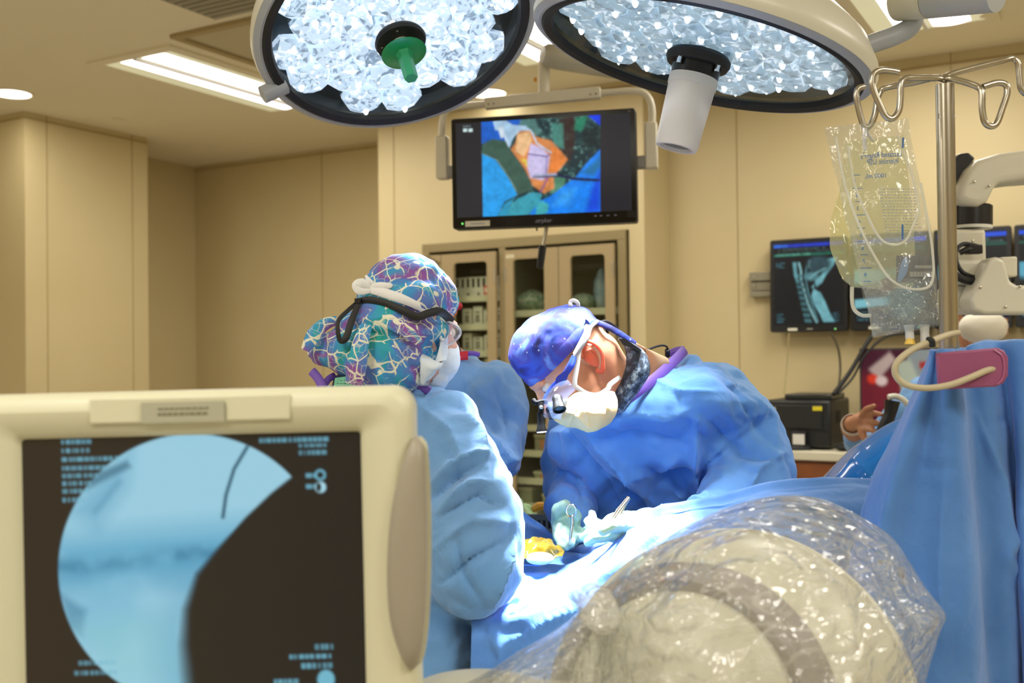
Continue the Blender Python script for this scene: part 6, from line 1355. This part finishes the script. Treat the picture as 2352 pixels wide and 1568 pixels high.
o = G().tube(PP((1136, 1080, 1.95), (1160, 1086, 1.92), (1168, 1104, 1.91), (1160, 1124, 1.92), (1136, 1128, 1.95)), .008, 10, smooth=8).build('corrugated_tube', m_cleart); tag(o, 'short loop of ribbed clear tube at the inner elbow of the near gown', 'tube')
for i, pts in enumerate([[(1165, 1300, 2.12), (1200, 1297, 2.11), (1240, 1299, 2.1)], [(1166, 1304, 2.11), (1190, 1306, 2.1)]]):
    o = G().tube(PP(*pts), .0012, 6, smooth=4).build('suture_thread', mat('suture_blue', '40609a', .5)); tag(o, ('long', 'short')[i] + ' thin blue thread lying on the white lit drape', 'thread')
# back instrument table with packs
bt = empty('instrument_table', Vector((-.1, 3.35, 0)), 'small steel instrument table behind the operating table holding packs', 'instrument table')
zt_ = .955
G().box((-.1, 3.35, zt_ - .012), (.5, .5, .024)).build('table_top', m_steel, bt, bevel=.004)
for sx in (-1, 1):
    for sy in (-1, 1): G().cyl((-.1 + sx * .22, 3.35 + sy * .22, 0), (-.1 + sx * .22, 3.35 + sy * .22, zt_ - .02), .012, seg=12).build('leg', m_steel, bt)
g = G(); c = P(1172, 1165, 3.2)
for i in range(7): g.ell(c + Vector((.018 * i - .05, .0, -.012 * i + .02)), ((.03, 0, 0), (0, .05, 0), (0, 0, .05)), 16, 10)
g2 = remesh(g, .006, 1, folds(.01, (30, 30, 30), 3.)); g2.v = [Vector((p.x, p.y, max(p.z, .958))) for p in g2.v]
o = g2.build('sponge_pack', mat('white_green_pack', 'd5dac4', .6, var=('7ac86a', 9)), sharp=180); tag(o, 'white and green fanned pack of sponges behind the near sleeve', 'sponge pack')
t = empty('instrument_tray', Vector((.08, 3.2, zt_)), 'grey perforated instrument tray half hidden between the two blue gowns', 'instrument tray')
c = P(1243, 1195, 3.2); c.z = max(c.z, .988)
g = G(); 
for y in (-.07, .07): g.box((c.x, c.y + y, c.z), (.13, .003, .06))
for x in (-.065, .065): g.box((c.x + x, c.y, c.z), (.003, .14, .06))
g.box((c.x, c.y, c.z - .029), (.13, .14, .003)); g.build('tray_body', m_steel, t, smooth=False)
g = G()
for i in range(8): g.box((c.x - .055 + i * .0155, c.y - .072, c.z), (.008, .003, .025))
g.build('perforation', m_black, t, smooth=False)
o = G().tube(PP((1222, 1172, 3.2), (1236, 1163, 3.2), (1250, 1160, 3.2)), [.008, .014, .01], 8, smooth=4).build('orange_tubing', mat('orange_plastic', 'd09a3a', .5)); tag(o, 'small orange handled piece lying on the grey tray', 'instrument handle')
# ---------------------------------------------------------------- right-hand drape screen
def colr(xs, Y): return [(x, y, Y) for x, y in xs]
C_ = [colr([(2135, 806), (2100, 900), (2045, 1010), (1992, 1125), (1950, 1300), (1900, 1620), (1860, 2300)], 1.86),
      colr([(2140, 806), (2118, 900), (2080, 1010), (2045, 1125), (2015, 1300), (1980, 1620), (1960, 2300)], 1.775),
      colr([(2150, 805), (2148, 900), (2130, 1010), (2112, 1125), (2100, 1300), (2085, 1620), (2080, 2300)], 1.775),
      colr([(2165, 805), (2180, 900), (2180, 1010), (2180, 1125), (2178, 1300), (2180, 1620), (2180, 2300)], 1.745),
      colr([(2195, 803), (2215, 900), (2222, 1010), (2230, 1125), (2240, 1300), (2252, 1620), (2260, 2300)], 1.76),
      colr([(2215, 800), (2226, 900), (2236, 1010), (2246, 1125), (2258, 1300), (2270, 1620), (2280, 2300)], 1.86),
      colr([(2240, 793), (2262, 900), (2285, 1010), (2298, 1125), (2310, 1300), (2325, 1620), (2330, 2300)], 1.87),
      colr([(2290, 789), (2310, 900), (2325, 1010), (2332, 1125), (2340, 1300), (2350, 1620), (2355, 2300)], 1.90),
      colr([(2352, 785), (2352, 900), (2352, 1010), (2354, 1125), (2360, 1300), (2370, 1620), (2380, 2300)], 1.86),
      colr([(2500, 778), (2500, 900), (2500, 1010), (2500, 1125), (2500, 1300), (2500, 1620), (2500, 2300)], 1.86)]
rows = [[P(c[0][0], c[0][1] + 60, c[0][2] + .03) for c in C_], [P(c[0][0], c[0][1], c[0][2] + .01) for c in C_], [P(c[0][0], c[0][1] + 12, c[0][2] - .008) for c in C_]] + [[P(*c[i]) for c in C_] for i in range(1, 7)]
cr = [([(2240, 980), (2300, 960), (2352, 930)], -.008, 5), ([(2100, 1060), (2160, 1080), (2200, 1075)], -.008, 6), ([(2235, 940), (2300, 1100), (2330, 1300)], .012, 8), ([(2170, 1100), (2160, 1300), (2165, 1500)], .01, 9), ([(2080, 1000), (2030, 1200), (2010, 1400)], .008, 12), ([(2340, 1180), (2310, 1280), (2352, 1350)], .012, 8), ([(2150, 850), (2170, 900), (2175, 960)], .008, 7)]
o = patch(rows, 160, 120, folds(.005, (7, 7, 3), 71.), cr).build('screen_drape', m_drape, sharp=180, solid=.002); tag(o, 'tall hanging blue drape at the right edge, gathered at the steel pole', 'drape')
t = empty('drape_frame', P(2400, 2300, 1.9), 'steel frame bar carrying the hanging blue drape at right', 'drape frame'); t.location.z = 0
a_, b_ = P(2245, 802, 1.945), P(2498, 792, 1.885)
G().tube([Vector((a_.x, a_.y, 0)), a_ + Vector((0, 0, -.03)), a_ + Vector((.03, 0, 0)), b_, Vector((b_.x + .03, b_.y, b_.z - .03)), Vector((b_.x + .03, b_.y, 0))], .008, 10).build('frame_bar', m_steel, t)
# ---------------------------------------------------------------- glossy blue plastic cover
m_gloss = mat('glossy_blue_plastic', '0a72c4', .14, coat=.25, spec=.5, bump=(9, .2, .01))
ctop = [(1868, 1122), (1905, 1085), (1955, 1036), (2010, 996), (2060, 968), (2100, 952), (2150, 940), (2200, 950)]
rows = [PP(*[(x, y, 2.42) for x, y in ctop])]
for k_, Yk in ((.06, 2.33), (.3, 2.26), (.6, 2.24), (1.0, 2.25), (1.5, 2.27)):
    rows.append([P(x, y + (1135 - 940) * k_, Yk) for x, y in ctop])
rows.insert(0, [P(x + 20, y + 60, 2.6) for x, y in ctop])
o = patch(rows, 90, 60, folds(.002, (6, 6, 6), 14.), [([(1950, 1040), (2000, 1100), (2010, 1125)], .008, 6), ([(2060, 980), (2090, 1060), (2060, 1120)], -.008, 7)]).build('glossy_cover', m_gloss, sharp=180, solid=.002); tag(o, 'shiny saturated blue plastic cover rising behind the table drape at right', 'plastic cover')
# something solid carries the cover
cv = empty('covered_stand', Vector((P(2060, 1100, 2.4).x, 2.42, 0)), 'equipment stand hidden under the shiny blue plastic cover', 'equipment stand')
pz = P(2090, 1010, 2.42); G().box((pz.x, 2.44, (pz.z - .08) / 2), (.2, .08, pz.z - .08)).build('stand_body', m_white, cv, bevel=.02)
# ---------------------------------------------------------------- IV pole
P0 = P
def P(x, y, Y): return P0(x, y, Y + .08)
YPp = 1.84
pt_, pb_ = P0(2163, 185, YPp), P0(2175, 500, YPp); px0 = Vector((pb_.x, YPp, 0))
ip = empty('iv_pole', px0, 'stainless steel drip stand with bent hooks at the upper right', 'iv pole')
top = Vector((pb_.x, YPp, P0(2165, 195, YPp).z))
G().cyl((px0.x, px0.y, .03), top, .0155, seg=32).build('pole', m_steel, ip)
G().lathe([(.0155, 0), (.018, .002), (.018, .03), (.0155, .032)], Matrix.Translation((px0.x, px0.y, 1.1)), 24, cap=False).build('collar', m_steel, ip)
T0 = top + ZD * .008
for pts in ([(2150, 180, 1.75), (2110, 179, 1.74), (2082, 180, 1.735), (2070, 190, 1.73), (2068, 225, 1.73), (2064, 255, 1.73), (2050, 272, 1.73), (2034, 266, 1.73), (2018, 235, 1.73), (2004, 198, 1.73), (2006, 172, 1.73), (2022, 161, 1.73), (2045, 162, 1.73), (2065, 166, 1.73)],
            [(2150, 178, 1.77), (2100, 189, 1.79), (2050, 198, 1.8), (2026, 206, 1.81), (2016, 225, 1.81), (2010, 262, 1.81), (2000, 286, 1.81), (1988, 293, 1.81), (1980, 280, 1.81), (1970, 240, 1.81), (1967, 215, 1.81), (1973, 203, 1.81), (1986, 199, 1.81)],
            [(2180, 180, 1.75), (2220, 190, 1.74), (2246, 200, 1.735), (2255, 212, 1.73), (2256, 250, 1.73), (2262, 280, 1.73), (2276, 290, 1.73), (2290, 282, 1.73), (2302, 250, 1.73), (2313, 215, 1.73), (2310, 195, 1.73), (2290, 190, 1.73), (2258, 199, 1.73)],
            [(2180, 172, 1.77), (2240, 155, 1.78), (2300, 140, 1.79), (2325, 134, 1.8), (2338, 146, 1.8), (2342, 180, 1.8), (2346, 205, 1.8), (2360, 216, 1.8), (2376, 205, 1.8), (2392, 170, 1.8), (2398, 140, 1.8), (2370, 130, 1.8)]):
    G().tube([T0] + PP(*pts), .0056, 12, smooth=6).build('hook', m_steel, ip)
for s_ in (-1, 1): G().tube([top + Vector((0, 0, .0)), top + Vector((s_ * .012, -.006, -.06))], .004, 10).build('weld_strut', m_steel, ip)
G().ball(T0 + ZD * .002, .009, 14).build('weld_boss', m_steel, ip)
for k_ in range(5):
    a = k_ * 2 * PI / 5; G().tube([px0 + ZD * .08, px0 + Vector((.26 * math.cos(a), .26 * math.sin(a), .05))], .012, 10).build('foot', m_steel, ip)
# purple pad, grey cable, tie
P = P0
t = empty('purple_board', P(2230, 888, 1.7), 'dusty purple rounded board fixed across the steel pole', 'pad')
cp_ = P(2232, 846, 1.70); Mx = xyframe(cp_, P(2305, 842, 1.715) - P(2160, 850, 1.715), ZD)
pp = rrect(.112, .060, .014, 6); pp = [(x, y) for x, y in pp]
G().prism([(-.056, .028), (-.056, -.031), (.036, -.031), (.048, -.026), (.056, -.014), (.058, .014), (.052, .026), (.042, .031)], -.006, .006, Mx).build('board', mat('dusty_purple', '8f4a70', .5), t, bevel=.003)
G().tube([Mx @ Vector(p) for p in ((.034, .028, .0075), (.046, .018, .0075), (.049, 0, .0075), (.045, -.018, .0075), (.036, -.027, .0075))], .0012, 6, smooth=4).build('raised_edge', mat('purple_edge', 'a8608a', .4), t)
G().lathe([(0.017, -.012), (.022, -.01), (.022, .01), (.017, .012)], Matrix.Translation(Vector((px0.x, px0.y, cp_.z))), 24, cap=False).build('pole_clamp', m_black, t)
t = empty('beige_cable', P(2060, 850, 1.68), 'thick beige cable looping around the pole and purple board', 'cable')
G().tube(PP((2203, 764, 1.72), (2180, 768, 1.715), (2140, 783, 1.69), (2095, 803, 1.68), (2062, 830, 1.67), (2056, 858, 1.67), (2078, 882, 1.67), (2125, 891, 1.67), (2180, 884, 1.675), (2230, 866, 1.68), (2262, 852, 1.69), (2284, 846, 1.7)), .0052, 14, smooth=8).build('cable_body', mat('cable_beige', 'b5aa8c', .5), t)
G().tube(PP((2131, 780, 1.688), (2140, 782, 1.682), (2142, 796, 1.684)), .005, 8, smooth=4).build('black_tie', m_rubber, t)
# ---------------------------------------------------------------- hanging fluid bags
def P(x, y, Y): return P0(x, y, Y + .08)
m_film1 = glass('bag_film', (.95, .96, .95, 1), ior=1.5, refl=.8, rough=.08, veil='e4e6dc', veilk=.16, bump=(30, .6, .006))
m_film2 = glass('bag_film_yellow', (.96, .96, .84, 1), ior=1.45, refl=.7, rough=.1, veil='e8e6b4', veilk=.28)
m_fluid = glass('bag_fluid', (.86, .9, .92, 1), ior=1.6, refl=1.0, rough=.03, veil='dfe6ea', veilk=.12, bump=(36, 1.0, .02))
m_ink = mat('bag_ink', '2f62a0', .6)
def pouch(lft, rgt, Y, th, name, m, parent, seed, amp=.004, nu=50, nv=80, side=(-1, 1)):
    """flat bag between two pixel curves, swollen in the middle; front and back film"""
    for s_ in side:
        rows = []; n = len(lft)
        for j in range(n):
            r = []
            for i in range(7):
                t_ = i / 6; a, b = lft[j], rgt[j]; e = math.sin(PI * min(max(t_, .0), 1)) ** .6 * math.sin(PI * (j + .3) / (n - .4)) ** .5
                r.append(P(a[0] + (b[0] - a[0]) * t_, a[1] + (b[1] - a[1]) * t_, Y + s_ * th * e))
            rows.append(r)
        patch(rows, nu, nv, folds(amp, (24, 24, 12), seed + s_)).build(name, m, parent, sharp=180)
bg = empty('fluid_bag', P(2050, 770, 1.8), 'clear one litre infusion bag with blue mirrored print, hanging nearest on the steel hook', 'infusion bag')
LF = [(1895, 292), (1902, 330), (1920, 400), (1936, 470), (1952, 540), (1972, 620), (1990, 700), (2000, 750), (2004, 776)]
RT_ = [(2088, 272), (2094, 320), (2108, 390), (2122, 450), (2136, 520), (2146, 600), (2156, 680), (2162, 735), (2150, 748)]
YB_ = 1.79
pouch(LF, RT_, YB_, .022, 'bag_film', m_film1, bg, 3., .006, side=(-1, 1))
pouch([(1976, 640), (1992, 700), (2002, 750), (2006, 772)], [(2146, 640), (2154, 690), (2160, 732), (2148, 746)], YB_ - .004, .024, 'fluid', m_fluid, bg, 8., .008, 40, 30, side=(-1,))
G().tube(PP((1988, 296, 1.806), (1986, 310, 1.795), (1987, 345, 1.79)), [.003, .004, .003], 8, smooth=4).build('hanger_tab', m_tie, bg)
Mb = lambda x, y, rot=0: xyframe(P(x, y, YB_ - .03), RT, UP) @ Matrix.Rotation(rot, 4, 'Z')
mm_ = YB_ / FOC
text('print_text', "Lactated Ringer's", Mb(2024, 356, .06), 19 * mm_, m_ink, bg, mirror=True, width=96 * mm_)
text('print_text', "Injection USP", Mb(2028, 370 - 2, .06) if False else Mb(2028, 371, .06), 18 * mm_, m_ink, bg, mirror=True, width=74 * mm_)
text('print_text', "1000 mL", Mb(2012, 404, .03), 15 * mm_, m_ink, bg, mirror=True)
g = G()
for i in range(9):
    y = 402 + i * 30.5; x = 1966 + i * 3.2; M_ = Mb(x, y); g.box((0, 0, 0), ((26 if i % 2 else 18) * mm_, 1.5 * mm_, .0004), M_)
g.build('scale_ticks', m_ink, bg, smooth=False)
for i in range(8):
    y = 418 + i * 30.5; x = 1964 + i * 3.4; text('scale_number', str(i + 1), Mb(x, y), 13 * mm_, m_ink, bg, mirror=True)
g = G(); random.seed(5)
for j in range(19):
    x = 2018 + j * 1.1; 
    while x < 2098 + j * .9: w_ = random.uniform(3, 9); g.box((0, 0, 0), (w_ * mm_, 1.6 * mm_, .0003), Mb(x + w_ / 2, 434 + j * 6.8)); x += w_ + 2.5
g.build('fine_print', mat('fine_ink', '8a98a4', .6), bg, smooth=False)
g = G(); g.box((0, 0, 0), (4 * mm_, 26 * mm_, .0004), Mb(2074, 328, -.05)); g.box((0, 0, 0), (4.5 * mm_, 34 * mm_, .0004), Mb(2073, 532, .0)); g.build('vertical_print', m_ink, bg, smooth=False)
g = G(); g.box((0, 0, 0), (94 * mm_, 66 * mm_, .001), xyframe(P(2103, 618, YB_ + .03), RT, UP)); lb = g.build('navy_label', mat('label_navy', '25355c', .5, var=('3a3f58', 30)), bg, smooth=False)
g = G(); g.prism([(a * mm_, b * mm_) for a, b in fill([(-44, -30), (-40, 0), (-28, 28), (-18, 20), (-22, -8), (-36, -28)])], .0006, .0012, xyframe(P(2103, 618, YB_ + .028), RT, UP)); g.build('light_blue_shape', mat('label_light_blue', '6a9ad8', .5), lb, smooth=False)
g = G()
for i in range(22): g.box(((-14 + i * 2.7) * mm_, -12 * mm_, 0), ((.8 + (i * 7 % 3) * .5) * mm_, 12 * mm_, .0006), xyframe(P(2103, 618, YB_ + .028), RT, UP))
for i in range(14): g.box(((0 + i * 2.9) * mm_, 6 * mm_, 0), (1.6 * mm_, 7 * mm_, .0006), xyframe(P(2103, 618, YB_ + .028), RT, UP))
g.build('barcode', m_tie, lb, smooth=False)
for (a, b, c2, col, cap_) in ((2088, 746, 778, m_cleart, 1), (2123, 745, 785, m_cleart, 0)):
    pr = G().tube(PP((a, b, YB_), (a + 1, (b + c2) / 2, YB_), (a + 2, c2, YB_)), [.009, .0075, .008], 14).build('port', m_film1 if 0 else mat('port_plastic', 'd4d4cc', .3, spec=.7), bg)
    if cap_: G().tube(PP((a + 1, c2 - 8, YB_ - .001), (a + 2, c2 + 2, YB_ - .001), (a + 2, c2 + 12, YB_ - .001)), [.0062, .0072, .0095], 12).build('yellow_cap', mat('port_cap_yellow', 'e0b840', .4), pr)
mt2 = glass('thin_tube', (.95, .96, .94, 1), refl=1.2, veil='f4f4e8', veilk=.6)
t = empty('drip_tube', P(2050, 560, 1.76), 'thin clear drip tube looping over the front of the hanging bags', 'tube')
G().tube(PP((1948, 335, 1.765), (1962, 420, 1.755), (1990, 490, 1.75), (2020, 545, 1.75), (2050, 562, 1.75), (2080, 552, 1.75), (2098, 515, 1.75), (2110, 480, 1.755), (2100, 420, 1.755), (2080, 360, 1.76), (2062, 310, 1.765)), .0022, 8, smooth=8).build('inner_loop', mt2, t)
G().tube(PP((1920, 315, 1.76), (1940, 420, 1.75), (1975, 520, 1.745), (2010, 590, 1.745), (2045, 640, 1.745), (2085, 662, 1.745), (2130, 660, 1.745), (2144, 630, 1.745), (2140, 560, 1.75), (2128, 490, 1.755), (2115, 420, 1.76)), .0022, 8, smooth=8).build('outer_loop', mt2, t)
b2 = empty('fluid_bag', P(2010, 660, 1.85), 'pale yellow fluid bag bulging out at left behind the clear printed bag', 'infusion bag')
pouch([(1940, 325), (1936, 380), (1928, 440), (1910, 500), (1907, 560), (1925, 620), (1950, 655), (1962, 662)], [(2078, 310), (2085, 380), (2090, 440), (2098, 500), (2100, 560), (2102, 620), (2098, 655), (2090, 662)], 1.875, .03, 'bag_film', m_film2, b2, 30., .004)
G().tube(PP((1957, 658, 1.86), (1957, 690, 1.86), (1963, 712, 1.86), (1980, 724, 1.86), (2000, 724, 1.86)), .0036, 10, smooth=8).build('outlet_tube', mt2, b2)
G().tube(PP((1990, 290, 1.815), (1995, 310, 1.84), (2005, 322, 1.87)), .003, 8, smooth=4).build('hanger_tab', m_tie, b2)
G().cyl(P(2037, 640, 1.86), P(2040, 668, 1.86), .011, seg=16).build('brown_connector', mat('brown_connector', '6b3f34', .5), b2)
# ---------------------------------------------------------------- white jointed arm
P = P0
ra = empty('jointed_arm', Vector((P(2232, 600, 3.0).x, 3.0, 0)), 'white multi-jointed equipment arm with black collar joints at the right edge', 'equipment arm')
m_arm = mat('arm_white', 'cfcbb8', .4)
def plate(pts, Y0, Y1, name, m, parent, sm=False, bevel=.012):
    pts = fill(pts) if sm else pts
    a = [P(x, y, Y0) for x, y in pts]; d = Vector((0, Y1 - Y0, 0)); n_ = len(a); g = G()
    g.mesh(a + [p + d for p in a], [list(range(n_)), list(range(n_, 2 * n_))[::-1]] + [(i, n_ + i, n_ + (i + 1) % n_, (i + 1) % n_) for i in range(n_)])
    return g.build(name, m, parent, bevel=bevel, bseg=4)
plate([(2247, 366), (2300, 350), (2352, 343), (2560, 328), (2560, 398), (2352, 413), (2292, 421), (2272, 462), (2250, 474), (2222, 470), (2196, 456), (2206, 425), (2226, 388)], 2.92, 3.06, 'upper_link', m_arm, ra, bevel=.02)
plate([(2190, 375), (2205, 352), (2225, 350), (2240, 362), (2222, 392), (2204, 430), (2196, 470), (2189, 470)], 2.96, 3.05, 'joint_cover', m_black, ra)
c0_ = P(2232, 470, 2.99); c1_ = P(2232, 520, 2.99); G().lathe([(0, 0), (.05, 0), (.055, .004), (.055, .056), (.05, .06), (.03, .062), (.028, .09), (0, .09)], zframe(c1_, c0_ - c1_), 40).build('black_collar', m_black, ra)
G().cyl(P(2230, 526, 2.99), P(2230, 519, 2.99), .056, seg=40).build('trim_ring', m_white, ra)
plate([(2190, 526), (2266, 524), (2268, 600), (2266, 655), (2190, 655)], 2.94, 3.05, 'wrist_housing', m_arm, ra)
plate([(2190, 595), (2262, 592), (2258, 640), (2245, 655), (2190, 652)], 2.88, 2.96, 'lower_housing', m_arm, ra, bevel=.015)
plate([(2190, 655), (2275, 650), (2275, 716), (2262, 720), (2190, 716)], 2.9, 3.02, 'base_link', m_arm, ra)
plate([(2262, 618), (2272, 596), (2290, 588), (2308, 596), (2316, 625), (2322, 646), (2338, 655), (2560, 652), (2560, 720), (2262, 722), (2236, 712), (2227, 690), (2236, 668)], 2.82, 2.9, 'lower_link', m_arm, ra, bevel=.01)
plate([(2300, 590), (2338, 588), (2338, 635), (2316, 636), (2300, 620)], 2.9, 2.98, 'counter_block', m_arm, ra, bevel=.006)
g = G()
for a, b in ((2238, 417), (2272, 427), (2234, 553), (2252, 660), (2310, 705), (2343, 658)): g.ell(P(a, b, 2.915 if b < 600 else 2.817), ((.004, 0, 0), (0, .002, 0), (0, 0, .004)), 10, 6)
g.build('screws', m_steel, ra)
for pts, r_ in (([(2248, 566, 2.9), (2215, 560, 2.88), (2196, 575, 2.87), (2198, 605, 2.86), (2215, 628, 2.86), (2250, 640, 2.87)], .006), ([(2250, 575, 2.9), (2225, 572, 2.88), (2205, 580, 2.88)], .008), ([(2192, 630, 2.86), (2215, 642, 2.855), (2250, 648, 2.86)], .011)): G().tube(PP(*pts), r_, 10, smooth=6).build('arm_cable', m_rubber, ra)
G().box(tuple(P(2236, 573, 2.89)), (.04, .03, .025)).build('cable_plug', m_black, ra, bevel=.003)
cb = P(2540, 500, 3.0); G().box((cb.x + .05, 3.0, .8), (.2, .3, 1.6)).build('arm_stand', m_arm, ra, bevel=.03); G().box((cb.x + .1, 3.0, .06), (.6, .7, .12)).build('stand_base', m_arm, ra, bevel=.03)
G().cyl(P(2530, 366, 3.0), (P(2530, 366, 3.0).x, 3.0, 1.55), .06).build('shoulder_post', m_arm, ra)
# ================================================================ plastic-draped x-ray head
m_xc = mat('xray_cream', 'cfcebc', .4); m_xg = mat('xray_grey_band', '8f8985', .5)
xr = empty('xray_head', Vector((P(1600, 1600, 1.4).x, 1.5, 0)), 'large cream drum-shaped x-ray head with a grey band, in the near right foreground', 'x-ray machine')
A_ = P(1530, 1652, 1.30); B_ = P(1760, 1612, 1.62); Mx = zframe(A_, B_ - A_); Lx = (B_ - A_).length
G().lathe([(0, -.012), (.06, -.008), (.12, .006), (.152, .028), (.16, .05), (0, .06)], Mx, 72).build('end_dome', m_xc, xr)
G().lathe([(.15, .06), (.155, .036), (.168, .028), (.186, .034), (.192, .05), (.193, .085), (.15, .09)], Mx, 96, cap=False).build('grey_band', m_xg, xr)
G().lathe([(0, .09), (.190, .088), (.200, .10), (.222, .125), (.238, .17), (.243, .23), (.243, .30), (.235, .33), (0, .34)], Mx, 96).build('drum', m_xc, xr)
G().lathe([(.243, .24), (.249, .238), (.251, .241), (.249, .245), (.243, .246)], Mx, 96, cap=False).build('rim_ring', m_white, xr)
lo = Mx @ Vector((0, 0, .2)); G().tube([lo, Vector((lo.x, lo.y + .02, .75)), Vector((lo.x + .05, lo.y + .02, .3))], .09, 24, smooth=4).build('support_neck', m_xc, xr); G().box((lo.x + .05, lo.y + .02, .12), (.5, .34, .22)).build('wheeled_base', m_xc, xr, bevel=.03)
a2 = P(1150, 1700, 1.42); g = G(); g.ell(a2, ((.16, 0, -.03), (0, .12, 0), (.02, 0, .085))); g.ell(P(1300, 1690, 1.40), ((.12, 0, 0), (0, .1, 0), (0, 0, .07))); remesh(g, .008, 4).build('collimator_housing', m_xc, xr)
# plastic sheet
m_plast = glass('thin_plastic', (.97, .97, .96, 1), ior=1.5, refl=1.1, rough=.07, veil='f0f0ea', veilk=.18, crease=8, ck=.28)
m_plast2 = glass('thin_plastic_gathered', (.97, .97, .96, 1), ior=1.5, refl=1.2, rough=.12, veil='f0f0ea', veilk=.34, crease=13, ck=.35)
pl_ = empty('plastic_drape', P(1700, 1568, 1.3), 'crumpled clear plastic sheet bagged around the x-ray head, catching bright glints', 'plastic sheet'); pl_.location.z = 0
ol = [(1385, 1378), (1400, 1335), (1455, 1285), (1530, 1235), (1600, 1196), (1690, 1158), (1790, 1138), (1890, 1146), (1975, 1185), (2050, 1235), (2095, 1300), (2130, 1355), (2172, 1410), (2160, 1450), (2128, 1560), (2100, 1700), (2000, 1900), (1700, 1980), (1450, 1900), (1330, 1750), (1340, 1600), (1360, 1450)]
o2 = fill(ol); n_ = len(o2); cxx, cyy = 1640, 1560
def shell(sgn, name, seed, amp, Ys, Yc, ks):
    pts = []; fs = []
    for j, k_ in enumerate(ks):
        for i in range(n_):
            a, b = o2[i]; x, y = cxx + (a - cxx) * k_, cyy + (b - cyy) * k_
            e = math.sqrt(max(0, 1 - k_ ** 2.6)); pts.append(P(x, y, Ys + (Yc - Ys) * e))
    m_ = len(ks)
    for j in range(m_ - 1):
        for i in range(n_): q_ = (i + 1) % n_; fs.append((j * n_ + i, j * n_ + q_, (j + 1) * n_ + q_, (j + 1) * n_ + i))
    g = G(); g.mesh(pts, fs); 
    f1 = folds(amp, (11, 11, 11), seed, 3)
    for i, p in enumerate(g.v):
        k_ = ks[i // n_]; w_ = min(1, (1 - k_) * 14 + .25); h_ = f1(p) * w_
        jj, ii = divmod(i, n_); xx, yy = cxx + (o2[ii][0] - cxx) * k_, cyy + (o2[ii][1] - cyy) * k_; dx_, dy_ = xx - 1375, yy - 1400; rr_ = math.hypot(dx_, dy_); h_ += .012 * math.sin(math.atan2(dy_, dx_) * 13) * math.exp(-rr_ / 160) * min(1, rr_ / 30)
        g.v[i] = p + Vector((-.15, -1, .25)).normalized() * h_
    return g.build(name, m_plast2 if name == 'lower_lobe' else m_plast, pl_, sharp=180)
ks = [1 - (i / 60) * .98 for i in range(61)]
shell(-1, 'front_sheet', 90., .022, 1.52, 1.13, ks); shell(1, 'back_sheet', 95., .02, 1.54, 1.75, ks[::2])
# second lobe at lower left with the pinched knot
ol2 = [(1378, 1372), (1400, 1420), (1410, 1500), (1430, 1620), (1400, 1760), (1200, 1800), (1000, 1750), (1000, 1620), (1060, 1572), (1130, 1535), (1185, 1498), (1250, 1462), (1300, 1428), (1340, 1395)]
o2 = fill(ol2); n_ = len(o2); cxx, cyy = 1240, 1620
shell(-1, 'lower_lobe', 99., .016, 1.45, 1.2, [1 - (i / 36) * .98 for i in range(37)])
kn = [(1305, 1362, 1.36), (1340, 1372, 1.3), (1368, 1392, 1.27), (1385, 1425, 1.25), (1388, 1450, 1.25)]
G().tube(PP(*kn), [.006, .02, .026, .022, .012], 14, smooth=6, flat=((0, 1, 0), .6, 1)).build('pinched_knot', m_plast2, pl_)
# ---------------------------------------------------------------- lamps' beams
def spot(name, C, tgt, energy, ang, blend, size, parent, col=(.9, .95, 1)):
    L = bpy.data.lights.new(name, 'SPOT'); L.energy = energy; L.spot_size = ang; L.spot_blend = blend; L.shadow_soft_size = size; L.color = col
    o = bpy.data.objects.new(name, L); COL.objects.link(o); d = (Vector(tgt) - Vector(C)).normalized()
    o.location = Vector(C) + d * .05; o.rotation_euler = d.to_track_quat('-Z', 'Y').to_euler()
    o.parent = parent; o.location = o.location - wloc(parent); return o
spot('lamp_beam', (-.258, 2.465, 2.254), Vector((.06, 1.92, 1.06)), 1300, math.radians(25), .45, .09, L1)
spot('lamp_beam', (.416, 2.296, 2.147), P(1300, 1290, 2.1), 170, math.radians(54), 1.0, .10, L2)
spot('lamp_beam', (.416, 2.296, 2.147), Vector((.09, 2.02, 1.07)), 2200, math.radians(21), .35, .08, L2)
w = bpy.data.worlds.new('world'); SC.world = w; w.use_nodes = True
w.node_tree.nodes['Background'].inputs[0].default_value = (.9, .92, 1, 1); w.node_tree.nodes['Background'].inputs[1].default_value = .3
SC.view_settings.view_transform = 'Standard'; SC.view_settings.look = 'None'; SC.view_settings.exposure = 0; SC.view_settings.gamma = 1
SC.cycles.transparent_max_bounces = 24
